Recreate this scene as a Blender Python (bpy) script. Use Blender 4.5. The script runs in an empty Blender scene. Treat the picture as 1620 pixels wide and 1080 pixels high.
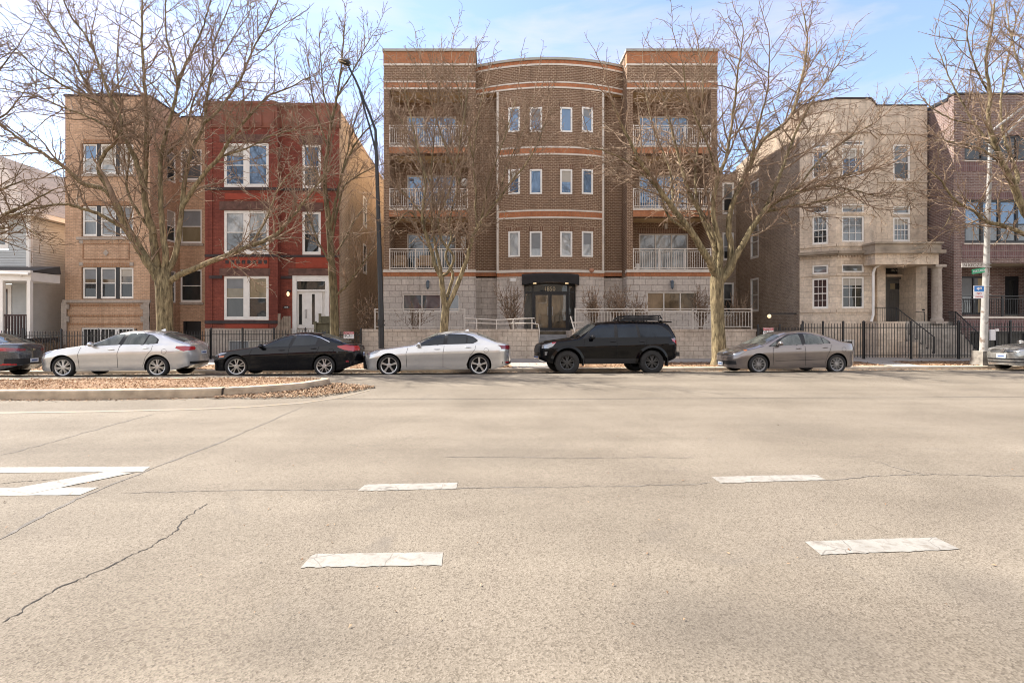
import bpy, bmesh, math, random
import numpy as np
from mathutils import Vector, Matrix

SC = bpy.context.scene
COL = SC.collection
R = math.radians

# ---------------------------------------------------------------- camera
CAM_H = 1.5
F = 810.0            # focal length in photo pixels (1620 wide)
cam_d = bpy.data.cameras.new('camera')
cam = bpy.data.objects.new('camera', cam_d)
COL.objects.link(cam)
cam.location = (0, 0, CAM_H)
cam.rotation_euler = (R(90), 0, 0)
cam_d.lens = 18.0
cam_d.sensor_width = 36.0
cam_d.sensor_fit = 'HORIZONTAL'
cam_d.shift_x = 30 / 1620
cam_d.shift_y = -24 / 1620
cam_d.clip_start = 0.05
cam_d.clip_end = 3000
SC.camera = cam

# ---------------------------------------------------------------- sky, sun, exposure
SUN_DIR = Vector((-0.79, 0.38, 1.0)).normalized()     # towards the sun
SUN_EL = math.asin(SUN_DIR.z)
SUN_AZ = math.atan2(SUN_DIR.x, SUN_DIR.y)              # from +Y towards +X
W = bpy.data.worlds.new('World')
SC.world = W
W.use_nodes = True
wn = W.node_tree
wn.nodes.clear()
w_out = wn.nodes.new('ShaderNodeOutputWorld')
w_bg = wn.nodes.new('ShaderNodeBackground')
w_sky = wn.nodes.new('ShaderNodeTexSky')
w_sky.sky_type = 'NISHITA'
w_sky.sun_disc = False
w_sky.sun_elevation = SUN_EL
w_sky.sun_rotation = SUN_AZ % (2 * math.pi)
w_sky.air_density = 1.0
w_sky.dust_density = 0.5
w_sky.ozone_density = 1.6
w_bg.inputs['Strength'].default_value = 0.105
w_tc = wn.nodes.new('ShaderNodeTexCoord')
w_map = wn.nodes.new('ShaderNodeMapping')
w_map.inputs['Scale'].default_value = (1.3, 1.0, 5.5)
w_map.inputs['Location'].default_value = (0.85, 0.35, 0.05)
w_noise = wn.nodes.new('ShaderNodeTexNoise')
w_noise.inputs['Scale'].default_value = 1.7
w_noise.inputs['Detail'].default_value = 7.0
w_noise.inputs['Roughness'].default_value = 0.55
w_noise.inputs['Distortion'].default_value = 0.35
w_ramp = wn.nodes.new('ShaderNodeValToRGB')
w_ramp.color_ramp.elements[0].position = 0.45
w_ramp.color_ramp.elements[0].color = (0, 0, 0, 1)
w_ramp.color_ramp.elements[1].position = 0.72
w_ramp.color_ramp.elements[1].color = (1, 1, 1, 1)
w_mul = wn.nodes.new('ShaderNodeMath')
w_mul.operation = 'MULTIPLY'
w_mul.inputs[1].default_value = 0.55
w_mix = wn.nodes.new('ShaderNodeMixRGB')
w_mix.inputs[2].default_value = (4.1, 3.45, 4.3, 1)      # thin white cloud
L_ = wn.links.new
L_(w_tc.outputs['Generated'], w_map.inputs['Vector'])
L_(w_map.outputs[0], w_noise.inputs['Vector'])
L_(w_noise.outputs['Fac'], w_ramp.inputs[0])
L_(w_ramp.outputs[0], w_mul.inputs[0])
w_add = wn.nodes.new('ShaderNodeMath'); w_add.operation = 'ADD'; w_add.inputs[1].default_value = 0.07   # thin even veil of high haze
L_(w_mul.outputs[0], w_add.inputs[0])
L_(w_add.outputs[0], w_mix.inputs[0])
L_(w_sky.outputs[0], w_mix.inputs[1])
# unseen bright cloud behind the viewer, added to fill the shaded facades
w_sep = wn.nodes.new('ShaderNodeSeparateXYZ'); L_(w_tc.outputs['Generated'], w_sep.inputs[0])
w_mr = wn.nodes.new('ShaderNodeMapRange'); w_mr.inputs['From Min'].default_value = 0.15; w_mr.inputs['From Max'].default_value = -0.75
w_mr.inputs['To Min'].default_value = 0.0; w_mr.inputs['To Max'].default_value = 0.8
L_(w_sep.outputs[1], w_mr.inputs['Value'])
w_mix2 = wn.nodes.new('ShaderNodeMixRGB'); w_mix2.inputs[2].default_value = (5.4, 5.15, 5.0, 1)
L_(w_mr.outputs[0], w_mix2.inputs[0]); L_(w_mix.outputs[0], w_mix2.inputs[1])
L_(w_mix2.outputs[0], w_bg.inputs['Color'])
L_(w_bg.outputs[0], w_out.inputs['Surface'])

sun_d = bpy.data.lights.new('sun', 'SUN')
sun_d.energy = 4.5
sun_d.angle = R(0.5)
sun_d.color = (1.0, 0.945, 0.86)
sun = bpy.data.objects.new('sun', sun_d)
COL.objects.link(sun)
sun.rotation_euler = (-SUN_DIR).to_track_quat('-Z', 'Y').to_euler()
sun.location = (-20, 10, 40)

SC.view_settings.view_transform = 'Standard'
SC.view_settings.look = 'None'
SC.view_settings.gamma = 1.0
SC.view_settings.exposure = 1.62
SC.cycles.filter_width = 1.05
SC.cycles.max_bounces = 7
SC.cycles.diffuse_bounces = 4
SC.cycles.glossy_bounces = 3
SC.cycles.transparent_max_bounces = 4

# ---------------------------------------------------------------- helpers
def X(px, Y): return (px - 780.0) / F * Y
def Z(py, Y): return CAM_H + (516.0 - py) / F * Y

def nrm(a):
    l = math.sqrt(a[0]*a[0] + a[1]*a[1] + a[2]*a[2]) or 1.0
    return (a[0]/l, a[1]/l, a[2]/l)

class MB:
    """collects shapes for ONE mesh"""
    def __init__(s):
        s.v = []; s.f = []
    def quad(s, a, b, c, d):
        n = len(s.v); s.v += [a, b, c, d]; s.f.append((n, n+1, n+2, n+3))
    def poly(s, pts):
        n = len(s.v); s.v += list(pts); s.f.append(tuple(range(n, n+len(pts))))
    def hexa(s, p):
        n = len(s.v); s.v += list(p)
        for q in ((0,3,2,1),(4,5,6,7),(0,1,5,4),(1,2,6,5),(2,3,7,6),(3,0,4,7)):
            s.f.append(tuple(n+i for i in q))
    def box(s, x0, x1, y0, y1, z0, z1):
        s.hexa([(x0,y0,z0),(x1,y0,z0),(x1,y1,z0),(x0,y1,z0),(x0,y0,z1),(x1,y0,z1),(x1,y1,z1),(x0,y1,z1)])
    def mbox(s, M, u0, u1, v0, v1, d0, d1, nu=1):
        """box in wall coordinates (u along, v up, d outward); nu slices for curved walls"""
        for i in range(nu):
            a = u0+(u1-u0)*i/nu; b = u0+(u1-u0)*(i+1)/nu
            s.hexa([M(a,v0,d1),M(b,v0,d1),M(b,v0,d0),M(a,v0,d0),M(a,v1,d1),M(b,v1,d1),M(b,v1,d0),M(a,v1,d0)])
    def prism(s, pts, z0, z1):
        n = len(s.v); k = len(pts)
        s.v += [(p[0],p[1],z0) for p in pts] + [(p[0],p[1],z1) for p in pts]
        s.f.append(tuple(range(n+k-1, n-1, -1))); s.f.append(tuple(range(n+k, n+2*k)))
        for i in range(k):
            j = (i+1) % k; s.f.append((n+i, n+j, n+k+j, n+k+i))
    def tube(s, pts, rad, k=8, cap=True):
        if not hasattr(rad, '__len__'): rad = [rad]*len(pts)
        n = len(s.v); m = len(pts)
        d0 = Vector(pts[-1]) - Vector(pts[0])
        ref = Vector((0,0,1)) if abs(d0.normalized().z) < 0.8 else Vector((0,1,0))
        for i in range(m):
            t = (Vector(pts[min(i+1,m-1)]) - Vector(pts[max(i-1,0)])).normalized()
            a = t.cross(ref).normalized(); b = t.cross(a)
            for j in range(k):
                w = 2*math.pi*j/k
                s.v.append(tuple(Vector(pts[i]) + (a*math.cos(w)+b*math.sin(w))*rad[i]))
        for i in range(m-1):
            for j in range(k):
                j2 = (j+1) % k
                s.f.append((n+i*k+j, n+i*k+j2, n+(i+1)*k+j2, n+(i+1)*k+j))
        if cap:
            s.f.append(tuple(n+j for j in range(k-1,-1,-1)))
            s.f.append(tuple(n+(m-1)*k+j for j in range(k)))
    def lathe(s, prof, k=24, axis='z', c=(0,0,0), closed=False):
        """prof: list of (r, h)"""
        n = len(s.v); m = len(prof)
        for r, h in prof:
            for j in range(k):
                w = 2*math.pi*j/k; a, b = r*math.cos(w), r*math.sin(w)
                p = (a,b,h) if axis == 'z' else ((a,h,b) if axis == 'y' else (h,a,b))
                s.v.append((c[0]+p[0], c[1]+p[1], c[2]+p[2]))
        for i in range(m if closed else m-1):
            i2 = (i+1) % m
            for j in range(k):
                j2 = (j+1) % k
                s.f.append((n+i*k+j, n+i*k+j2, n+i2*k+j2, n+i2*k+j))
    def ellipsoid(s, c, r, k=14, m=8):
        n = len(s.v)
        for i in range(m+1):
            th = math.pi*i/m
            for j in range(k):
                w = 2*math.pi*j/k
                s.v.append((c[0]+r[0]*math.sin(th)*math.cos(w), c[1]+r[1]*math.sin(th)*math.sin(w), c[2]+r[2]*math.cos(th)))
        for i in range(m):
            for j in range(k):
                j2 = (j+1) % k
                s.f.append((n+i*k+j, n+(i+1)*k+j, n+(i+1)*k+j2, n+i*k+j2))

def root_loc(o):
    return Vector(o.location) if o is not None else Vector((0,0,0))

def obj(name, mb, mat, parent=None, smooth=False, local=False, origin=None, sharp=None):
    """ONE mesh object; verts are world coordinates unless local"""
    if name in SPLIT and parent is not None:
        ps = split_parts(mb)
        if len(ps) > 1:
            for m in ps[:-1]: obj(name, m, mat, parent, smooth, local, origin, sharp)
            mb = ps[-1]
    me = bpy.data.meshes.new(name)
    off = Vector((0,0,0))
    if not local:
        p = parent
        off = origin if origin is not None else Vector((0,0,0))
        if p is not None:
            off = Vector((0,0,0))
            while p is not None:
                off = off + Vector(p.location); p = p.parent
    vs = [(v[0]-off[0], v[1]-off[1], v[2]-off[2]) for v in mb.v] if off.length > 0 else mb.v
    me.from_pydata(vs, [], mb.f)
    if smooth:
        me.polygons.foreach_set('use_smooth', [True]*len(me.polygons))
        if sharp: me.set_sharp_from_angle(angle=R(sharp))
    if mat is not None: me.materials.append(mat)
    me.update()
    o = bpy.data.objects.new(name, me)
    COL.objects.link(o)
    if parent is not None: o.parent = parent
    elif origin is not None and not local: o.location = origin
    return o

SPLIT = {'side_return','orange_band','stone_band','soldier_course','soffit','stone_lintel','stone_course','terracotta_panel','balcony_floor','balcony_fascia','balcony_edge','downpipe','limestone_trim','pilaster','brick_panel','porch_pier','coping','trim_board','curtain','stone_ledge','porch_beam','parapet_cap','porch_slab','mud_flap'}
def split_parts(mb):
    par = {}
    def find(a):
        while par[a] != a: par[a] = par[par[a]]; a = par[a]
        return a
    key = [tuple(round(c, 3) for c in v) for v in mb.v]
    for k in key: par.setdefault(k, k)
    for f in mb.f:
        a = find(key[f[0]])
        for i in f[1:]: par[find(key[i])] = a
    out = {}
    for f in mb.f: out.setdefault(find(key[f[0]]), []).append(f)
    res = []
    for fs in out.values():
        m = MB(); mp = {}
        for f in fs:
            q = []
            for i in f:
                if i not in mp: mp[i] = len(m.v); m.v.append(mb.v[i])
                q.append(mp[i])
            m.f.append(tuple(q))
        res.append(m)
    return res

def tag(o, label=None, cat=None, group=None, kind=None):
    if label: o['label'] = label
    if cat: o['category'] = cat
    if group: o['group'] = group
    if kind: o['kind'] = kind
    return o

def thing(name, label, cat, loc, group=None, rz=0.0):
    o = bpy.data.objects.new(name, None)
    o.empty_display_size = 0.3
    o.location = loc; o.rotation_euler = (0,0,rz)
    COL.objects.link(o)
    return tag(o, label, cat, group)

def struct(name, mb, mat, smooth=False):
    return tag(obj(name, mb, mat, smooth=smooth), kind='structure')

def np_mesh(name, verts, quads, mat, parent=None, smooth=False):
    me = bpy.data.meshes.new(name)
    verts = np.asarray(verts, np.float32); quads = np.asarray(quads, np.int32)
    me.vertices.add(len(verts)); me.vertices.foreach_set('co', verts.ravel())
    me.loops.add(quads.size); me.loops.foreach_set('vertex_index', quads.ravel())
    me.polygons.add(len(quads))
    me.polygons.foreach_set('loop_start', np.arange(0, quads.size, quads.shape[1], dtype=np.int32))
    if smooth: me.polygons.foreach_set('use_smooth', np.ones(len(quads), bool))
    me.update(calc_edges=True)
    me.validate()
    me.materials.append(mat)
    o = bpy.data.objects.new(name, me); COL.objects.link(o)
    if parent is not None: o.parent = parent
    return o

def text_obj(name, s, size, mat, parent, loc, rot=(R(90),0,0), depth=0.003, sx=1.0):
    cu = bpy.data.curves.new(name, 'FONT'); cu.body = s; cu.size = size
    cu.align_x = 'CENTER'; cu.align_y = 'CENTER'; cu.extrude = depth
    t = bpy.data.objects.new(name, cu); COL.objects.link(t)
    bpy.context.view_layer.update()
    me = bpy.data.meshes.new_from_object(t.evaluated_get(bpy.context.evaluated_depsgraph_get()))
    bpy.data.objects.remove(t)
    me.materials.clear(); me.materials.append(mat)
    o = bpy.data.objects.new(name, me); COL.objects.link(o)
    o.parent = parent; o.location = loc; o.rotation_euler = rot; o.scale = (sx, 1, 1)
    return o

# ---------------------------------------------------------------- materials
def new_mat(name):
    m = bpy.data.materials.new(name); m.use_nodes = True
    nt = m.node_tree; b = nt.nodes['Principled BSDF']
    return m, nt, b

def node(nt, t, **kw):
    n = nt.nodes.new(t)
    for k, v in kw.items():
        if hasattr(n, k): setattr(n, k, v)
        else: n.inputs[k].default_value = v
    return n

def rgba(c): return (c[0], c[1], c[2], 1.0)

def noise(nt, scale, detail=4, rough=0.55, vec=None, dist=0.0):
    n = node(nt, 'ShaderNodeTexNoise')
    n.inputs['Scale'].default_value = scale; n.inputs['Detail'].default_value = detail
    n.inputs['Roughness'].default_value = rough; n.inputs['Distortion'].default_value = dist
    if vec is None:
        g = node(nt, 'ShaderNodeNewGeometry'); vec = g.outputs['Position']
    nt.links.new(vec, n.inputs['Vector'])
    return n

def ramp(nt, src, stops):
    r = node(nt, 'ShaderNodeValToRGB')
    e = r.color_ramp.elements
    while len(e) < len(stops): e.new(0.5)
    for i, (p, c) in enumerate(stops):
        e[i].position = p; e[i].color = rgba(c) if len(c) == 3 else c
    nt.links.new(src, r.inputs[0])
    return r

def mixc(nt, fac, a, b, mode='MIX'):
    m = node(nt, 'ShaderNodeMixRGB'); m.blend_type = mode
    for i, s in ((0, fac), (1, a), (2, b)):
        if isinstance(s, (int, float)): m.inputs[i].default_value = s
        elif isinstance(s, tuple): m.inputs[i].default_value = rgba(s)
        else: nt.links.new(s, m.inputs[i])
    return m.outputs[0]

def bump(nt, b, height, strength=0.3, dist=0.02):
    n = node(nt, 'ShaderNodeBump'); n.inputs['Strength'].default_value = strength
    n.inputs['Distance'].default_value = dist
    nt.links.new(height, n.inputs['Height']); nt.links.new(n.outputs[0], b.inputs['Normal'])

def m_plain(name, c, rough=0.6, metal=0.0, var=0.12, scale=3.0, spec=0.4, coat=0.0):
    m, nt, b = new_mat(name)
    n = noise(nt, scale, 5)
    lo = tuple(x*(1-var) for x in c); hi = tuple(min(1, x*(1+var)) for x in c)
    r = ramp(nt, n.outputs['Fac'], [(0.3, lo), (0.7, hi)])
    nt.links.new(r.outputs[0], b.inputs['Base Color'])
    b.inputs['Roughness'].default_value = rough; b.inputs['Metallic'].default_value = metal
    b.inputs['Specular IOR Level'].default_value = spec
    if coat: b.inputs['Coat Weight'].default_value = coat; b.inputs['Coat Roughness'].default_value = 0.03
    return m

def wall_uv(nt):
    g = node(nt, 'ShaderNodeNewGeometry')
    sp = node(nt, 'ShaderNodeSeparateXYZ'); nt.links.new(g.outputs['Position'], sp.inputs[0])
    sn = node(nt, 'ShaderNodeSeparateXYZ'); nt.links.new(g.outputs['True Normal'], sn.inputs[0])
    ab = node(nt, 'ShaderNodeMath', operation='ABSOLUTE'); nt.links.new(sn.outputs[0], ab.inputs[0])
    gt = node(nt, 'ShaderNodeMath', operation='GREATER_THAN'); gt.inputs[1].default_value = 0.75
    nt.links.new(ab.outputs[0], gt.inputs[0])
    mx = node(nt, 'ShaderNodeMix'); mx.data_type = 'FLOAT'
    nt.links.new(gt.outputs[0], mx.inputs[0]); nt.links.new(sp.outputs[0], mx.inputs[2]); nt.links.new(sp.outputs[1], mx.inputs[3])
    cb = node(nt, 'ShaderNodeCombineXYZ')
    nt.links.new(mx.outputs[0], cb.inputs[0]); nt.links.new(sp.outputs[2], cb.inputs[1])
    return cb.outputs[0], g

def m_brick(name, c1, c2, mortar, bw=0.2, rh=0.075, ms=0.010, stain=0.25, rough=0.85, vertical=False, dirt=(0.10,0.085,0.075), bstr=0.5, offset=0.5, stain_scale=0.45):
    m, nt, b = new_mat(name)
    uv, g = wall_uv(nt)
    if vertical:
        s = node(nt, 'ShaderNodeSeparateXYZ'); nt.links.new(uv, s.inputs[0])
        cb = node(nt, 'ShaderNodeCombineXYZ'); nt.links.new(s.outputs[1], cb.inputs[0]); nt.links.new(s.outputs[0], cb.inputs[1]); uv = cb.outputs[0]
    t = node(nt, 'ShaderNodeTexBrick'); t.offset = offset
    t.inputs['Color1'].default_value = rgba(c1); t.inputs['Color2'].default_value = rgba(c2); t.inputs['Mortar'].default_value = rgba(mortar)
    t.inputs['Scale'].default_value = 1.0; t.inputs['Mortar Size'].default_value = ms; t.inputs['Mortar Smooth'].default_value = 0.2
    t.inputs['Brick Width'].default_value = bw; t.inputs['Row Height'].default_value = rh; t.inputs['Bias'].default_value = -0.1
    nt.links.new(uv, t.inputs['Vector'])
    n1 = noise(nt, stain_scale, 6, 0.62, dist=0.6)
    r1 = ramp(nt, n1.outputs['Fac'], [(0.42, (0,0,0)), (0.75, (1,1,1))])
    mm = node(nt, 'ShaderNodeMath', operation='MULTIPLY'); mm.inputs[1].default_value = stain
    nt.links.new(r1.outputs[0], mm.inputs[0])
    c = mixc(nt, mm.outputs[0], t.outputs['Color'], dirt)
    mps = node(nt, 'ShaderNodeMapping'); mps.inputs['Scale'].default_value = (1.7, 1.7, 0.16); nt.links.new(g.outputs['Position'], mps.inputs[0])
    ns = noise(nt, 1.0, 6, 0.65, mps.outputs[0], 0.4); rs = ramp(nt, ns.outputs['Fac'], [(0.50, (1,1,1)), (0.72, (0.70,0.68,0.66))])
    c = mixc(nt, 0.85, c, rs.outputs[0], 'MULTIPLY')     # rain streaks
    n2 = noise(nt, 9.0, 3); r2 = ramp(nt, n2.outputs['Fac'], [(0.25, (0.80,0.80,0.80)), (0.75, (1.15,1.15,1.15))])
    c = mixc(nt, 1.0, c, r2.outputs[0], 'MULTIPLY')
    nt.links.new(c, b.inputs['Base Color'])
    b.inputs['Roughness'].default_value = rough; b.inputs['Specular IOR Level'].default_value = 0.25
    inv = node(nt, 'ShaderNodeMath', operation='SUBTRACT'); inv.inputs[0].default_value = 1.0; nt.links.new(t.outputs['Fac'], inv.inputs[1])
    bump(nt, b, inv.outputs[0], bstr, 0.008)
    return m

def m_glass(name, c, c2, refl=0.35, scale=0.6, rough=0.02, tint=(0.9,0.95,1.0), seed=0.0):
    """window glass: dim interior tones, painted sky blue in glass_sky, under a strong clear reflection"""
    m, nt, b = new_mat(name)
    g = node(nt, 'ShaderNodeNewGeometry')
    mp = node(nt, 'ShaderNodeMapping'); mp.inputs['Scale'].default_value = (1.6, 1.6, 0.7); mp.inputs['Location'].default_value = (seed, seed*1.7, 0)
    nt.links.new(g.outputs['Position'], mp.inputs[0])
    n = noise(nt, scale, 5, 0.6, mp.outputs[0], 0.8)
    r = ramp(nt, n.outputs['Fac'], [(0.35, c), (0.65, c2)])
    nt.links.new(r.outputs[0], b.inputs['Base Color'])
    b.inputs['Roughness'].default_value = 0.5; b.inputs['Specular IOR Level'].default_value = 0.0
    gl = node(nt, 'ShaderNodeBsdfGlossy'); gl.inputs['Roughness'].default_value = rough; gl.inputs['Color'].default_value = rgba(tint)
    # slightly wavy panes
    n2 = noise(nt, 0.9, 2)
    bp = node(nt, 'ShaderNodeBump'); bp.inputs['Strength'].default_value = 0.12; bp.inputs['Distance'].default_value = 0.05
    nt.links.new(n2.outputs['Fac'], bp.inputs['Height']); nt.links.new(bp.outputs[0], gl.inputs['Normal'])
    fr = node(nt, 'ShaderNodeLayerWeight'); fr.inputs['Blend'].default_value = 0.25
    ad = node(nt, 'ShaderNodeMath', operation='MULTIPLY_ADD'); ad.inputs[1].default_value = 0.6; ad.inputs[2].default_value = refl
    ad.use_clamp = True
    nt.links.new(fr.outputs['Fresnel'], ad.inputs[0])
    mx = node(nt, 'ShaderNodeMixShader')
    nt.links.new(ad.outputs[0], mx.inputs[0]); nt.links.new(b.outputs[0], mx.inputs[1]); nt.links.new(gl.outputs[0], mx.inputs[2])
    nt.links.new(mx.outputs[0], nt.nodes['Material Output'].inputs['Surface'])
    return m

def m_paint(name, c, metal=0.0, rough=0.3, coat=1.0, spec=0.5):
    m, nt, b = new_mat(name)
    n = noise(nt, 2.5, 6, 0.6)
    r = ramp(nt, n.outputs['Fac'], [(0.3, tuple(x*0.93 for x in c)), (0.7, tuple(min(1,x*1.05) for x in c))])
    nt.links.new(r.outputs[0], b.inputs['Base Color'])
    b.inputs['Metallic'].default_value = metal; b.inputs['Roughness'].default_value = rough
    b.inputs['Specular IOR Level'].default_value = spec
    b.inputs['Coat Weight'].default_value = coat; b.inputs['Coat Roughness'].default_value = 0.04
    # dust film raises roughness in patches
    rr = ramp(nt, noise(nt, 5.0, 4).outputs['Fac'], [(0.35, (0.008,)*3), (0.8, (0.06,)*3)])
    nt.links.new(rr.outputs[0], b.inputs['Coat Roughness'])
    return m

def m_leaf(name, cols, rough=0.8):
    m, nt, b = new_mat(name)
    g = node(nt, 'ShaderNodeNewGeometry')
    st = [(i/(len(cols)-1), c) for i, c in enumerate(cols)]
    r = ramp(nt, g.outputs['Random Per Island'], st)
    nt.links.new(r.outputs[0], b.inputs['Base Color']); b.inputs['Roughness'].default_value = rough
    b.inputs['Specular IOR Level'].default_value = 0.2
    return m

def m_bark(name, c1, c2, c3, scale=6.0, bstr=0.6):
    m, nt, b = new_mat(name)
    g = node(nt, 'ShaderNodeNewGeometry')
    mp = node(nt, 'ShaderNodeMapping'); mp.inputs['Scale'].default_value = (1, 1, 0.22)
    nt.links.new(g.outputs['Position'], mp.inputs[0])
    n = noise(nt, scale*2.2, 6, 0.65, mp.outputs[0], 0.5)
    r = ramp(nt, n.outputs['Fac'], [(0.32, c1), (0.52, c2), (0.75, c3)])
    n2 = noise(nt, 1.3, 4); r2 = ramp(nt, n2.outputs['Fac'], [(0.3, (0.75,0.78,0.72)), (0.7, (1.12,1.08,1.0))])
    c = mixc(nt, 1.0, r.outputs[0], r2.outputs[0], 'MULTIPLY')
    nt.links.new(c, b.inputs['Base Color']); b.inputs['Roughness'].default_value = 0.9; b.inputs['Specular IOR Level'].default_value = 0.15
    bump(nt, b, n.outputs['Fac'], bstr, 0.03)
    return m

MT = {}
MT['main_brick'] = m_brick('main_brick', (0.205,0.12,0.075), (0.16,0.093,0.059), (0.42,0.315,0.22), 0.22, 0.085, 0.013, 0.12)
MT['orange_brick'] = m_brick('orange_brick', (0.47,0.18,0.08), (0.42,0.155,0.07), (0.36,0.2,0.12), 0.22, 0.085, 0.008, 0.1, vertical=True)
MT['orange_plain'] = m_brick('orange_plain', (0.47,0.20,0.095), (0.40,0.165,0.08), (0.36,0.2,0.13), 0.22, 0.085, 0.006, 0.2)
MT['soldier'] = m_brick('soldier', (0.19,0.105,0.066), (0.145,0.08,0.053), (0.42,0.31,0.22), 0.30, 0.095, 0.012, 0.1, vertical=True, offset=0.0)
MT['block'] = m_brick('block', (0.60,0.53,0.465), (0.52,0.455,0.40), (0.30,0.255,0.22), 0.62, 0.30, 0.012, 0.22, dirt=(0.26,0.225,0.205), bstr=0.6)
MT['ret_block'] = m_brick('ret_block', (0.59,0.50,0.41), (0.52,0.44,0.36), (0.31,0.26,0.21), 0.42, 0.21, 0.010, 0.45, dirt=(0.30,0.235,0.19), bstr=0.6, stain_scale=0.7)
MT['trim'] = m_plain('trim', (0.64,0.575,0.50), 0.7)
MT['coping'] = m_plain('coping', (0.36,0.35,0.31), 0.5, 0.1)
MT['white'] = m_plain('white_paint', (0.80,0.775,0.73), 0.45, var=0.06)
MT['rail'] = m_plain('rail_paint', (0.66,0.60,0.53), 0.4, var=0.06)
MT['rail_grey'] = m_plain('rail_grey', (0.52,0.48,0.43), 0.45, 0.0, var=0.1)
MT['black'] = m_plain('black_iron', (0.018,0.018,0.019), 0.45, spec=0.5)
MT['dark_frame'] = m_plain('dark_frame', (0.02,0.02,0.022), 0.4)
MT['soffit'] = m_plain('soffit', (0.62,0.44,0.24), 0.8)
MT['concrete'] = m_plain('concrete', (0.52,0.445,0.35), 0.85, var=0.2, scale=1.6)
MT['roofing'] = m_plain('roofing', (0.07,0.065,0.06), 0.9)
MT['tan_brick'] = m_brick('tan_brick', (0.64,0.425,0.285), (0.54,0.345,0.22), (0.40,0.28,0.19), 0.21, 0.075, 0.010, 0.25)
MT['tan_side'] = m_brick('tan_side', (0.64,0.50,0.35), (0.55,0.42,0.29), (0.40,0.28,0.19), 0.21, 0.075, 0.010, 0.3)
MT['tan_soldier'] = m_brick('tan_soldier', (0.42,0.23,0.12), (0.33,0.17,0.09), (0.40,0.28,0.2), 0.30, 0.085, 0.01, 0.25, vertical=True, offset=0.0)
MT['lime'] = m_brick('lime', (0.46,0.40,0.34), (0.42,0.36,0.31), (0.33,0.28,0.24), 0.9, 0.42, 0.008, 0.35, dirt=(0.26,0.22,0.19), bstr=0.3)
MT['red_brick'] = m_brick('red_brick', (0.285,0.082,0.055), (0.215,0.06,0.042), (0.14,0.045,0.034), 0.2, 0.07, 0.006, 0.5, dirt=(0.10,0.03,0.026))
MT['red_terra'] = m_plain('red_terra', (0.30,0.055,0.03), 0.8, var=0.22, scale=2.2)
MT['red_stone'] = m_plain('red_stone', (0.13,0.07,0.055), 0.85, var=0.35, scale=4.5)
MT['dark_stone'] = m_plain('dark_stone', (0.055,0.042,0.042), 0.85, var=0.3, scale=4)
MT['rust_metal'] = m_plain('rust_metal', (0.225,0.085,0.055), 0.65, var=0.35, scale=1.1)
MT['grey_stone'] = m_brick('grey_stone', (0.76,0.64,0.51), (0.66,0.545,0.425), (0.48,0.39,0.31), 0.60, 0.29, 0.008, 0.6, dirt=(0.34,0.285,0.23), bstr=0.5, stain_scale=0.9)
MT['sooty_stone'] = m_plain('sooty_stone', (0.33,0.275,0.215), 0.9, var=0.45, scale=1.4)
MT['common_brick'] = m_brick('common_brick', (0.40,0.31,0.225), (0.26,0.195,0.15), (0.46,0.38,0.30), 0.21, 0.075, 0.012, 0.35, dirt=(0.07,0.055,0.048))
MT['cream_brick'] = m_brick('cream_brick', (0.46,0.38,0.29), (0.38,0.31,0.235), (0.36,0.31,0.25), 0.21, 0.075, 0.01, 0.2)
MT['purple_brick'] = m_brick('purple_brick', (0.235,0.15,0.128), (0.13,0.077,0.068), (0.33,0.285,0.26), 0.24, 0.075, 0.011, 0.12)
MT['purple_soldier'] = m_brick('purple_soldier', (0.21,0.12,0.115), (0.14,0.075,0.075), (0.25,0.21,0.2), 0.30, 0.085, 0.011, 0.12, vertical=True, offset=0.0)
MT['siding'] = m_plain('siding', (0.46,0.48,0.48), 0.55, var=0.07)
MT['siding_side_lit'] = m_plain('siding_side_lit', (0.60,0.585,0.54), 0.55, var=0.07)  # same siding, lighter and warmer: bounced light put into its colour
MT['shingle'] = m_brick('shingle', (0.19,0.135,0.11), (0.14,0.10,0.085), (0.08,0.06,0.05), 0.3, 0.14, 0.012, 0.3)
MT['wood'] = m_plain('weathered_wood', (0.27,0.215,0.165), 0.85, var=0.3, scale=5)
MT['wood_green'] = m_plain('mossy_wood', (0.15,0.135,0.085), 0.85, var=0.3, scale=5)
MT['awning'] = m_plain('awning_canvas', (0.022,0.02,0.021), 0.75)
MT['grey_door'] = m_plain('grey_door', (0.10,0.097,0.09), 0.5)
MT['galv'] = m_plain('galvanised', (0.42,0.41,0.39), 0.5, 0.3, var=0.25, scale=2.5)
MT['glass_sky'] = m_glass('glass_sky', (0.05,0.08,0.13), (0.10,0.15,0.23), 0.16, tint=(0.55,0.75,1.0))  # reflected sky's blue put into the base colour and the reflection tint
MT['glass_dark'] = m_glass('glass_dark', (0.012,0.014,0.016), (0.045,0.045,0.042), 0.05, seed=3)
MT['glass_mid'] = m_glass('glass_mid', (0.05,0.055,0.06), (0.17,0.18,0.18), 0.08, seed=7)
MT['glass_curtain'] = m_glass('glass_curtain', (0.20,0.22,0.23), (0.50,0.50,0.48), 0.06, 1.1, seed=11)
MT['glass_brown'] = m_glass('glass_brown', (0.035,0.028,0.02), (0.24,0.17,0.10), 0.06, 0.8, seed=5)
MT['glass_blind'] = m_glass('glass_blind', (0.20,0.165,0.10), (0.30,0.25,0.165), 0.04, 0.7, seed=9)
MT['bark'] = m_bark('bark', (0.06,0.047,0.030), (0.22,0.173,0.108), (0.46,0.38,0.235))
MT['bark_dark'] = m_bark('bark_dark', (0.06,0.048,0.03), (0.165,0.132,0.082), (0.30,0.25,0.15))
MT['twig'] = m_bark('twig', (0.15,0.10,0.075), (0.285,0.205,0.155), (0.47,0.36,0.28), 3.0, 0.2)
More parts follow.
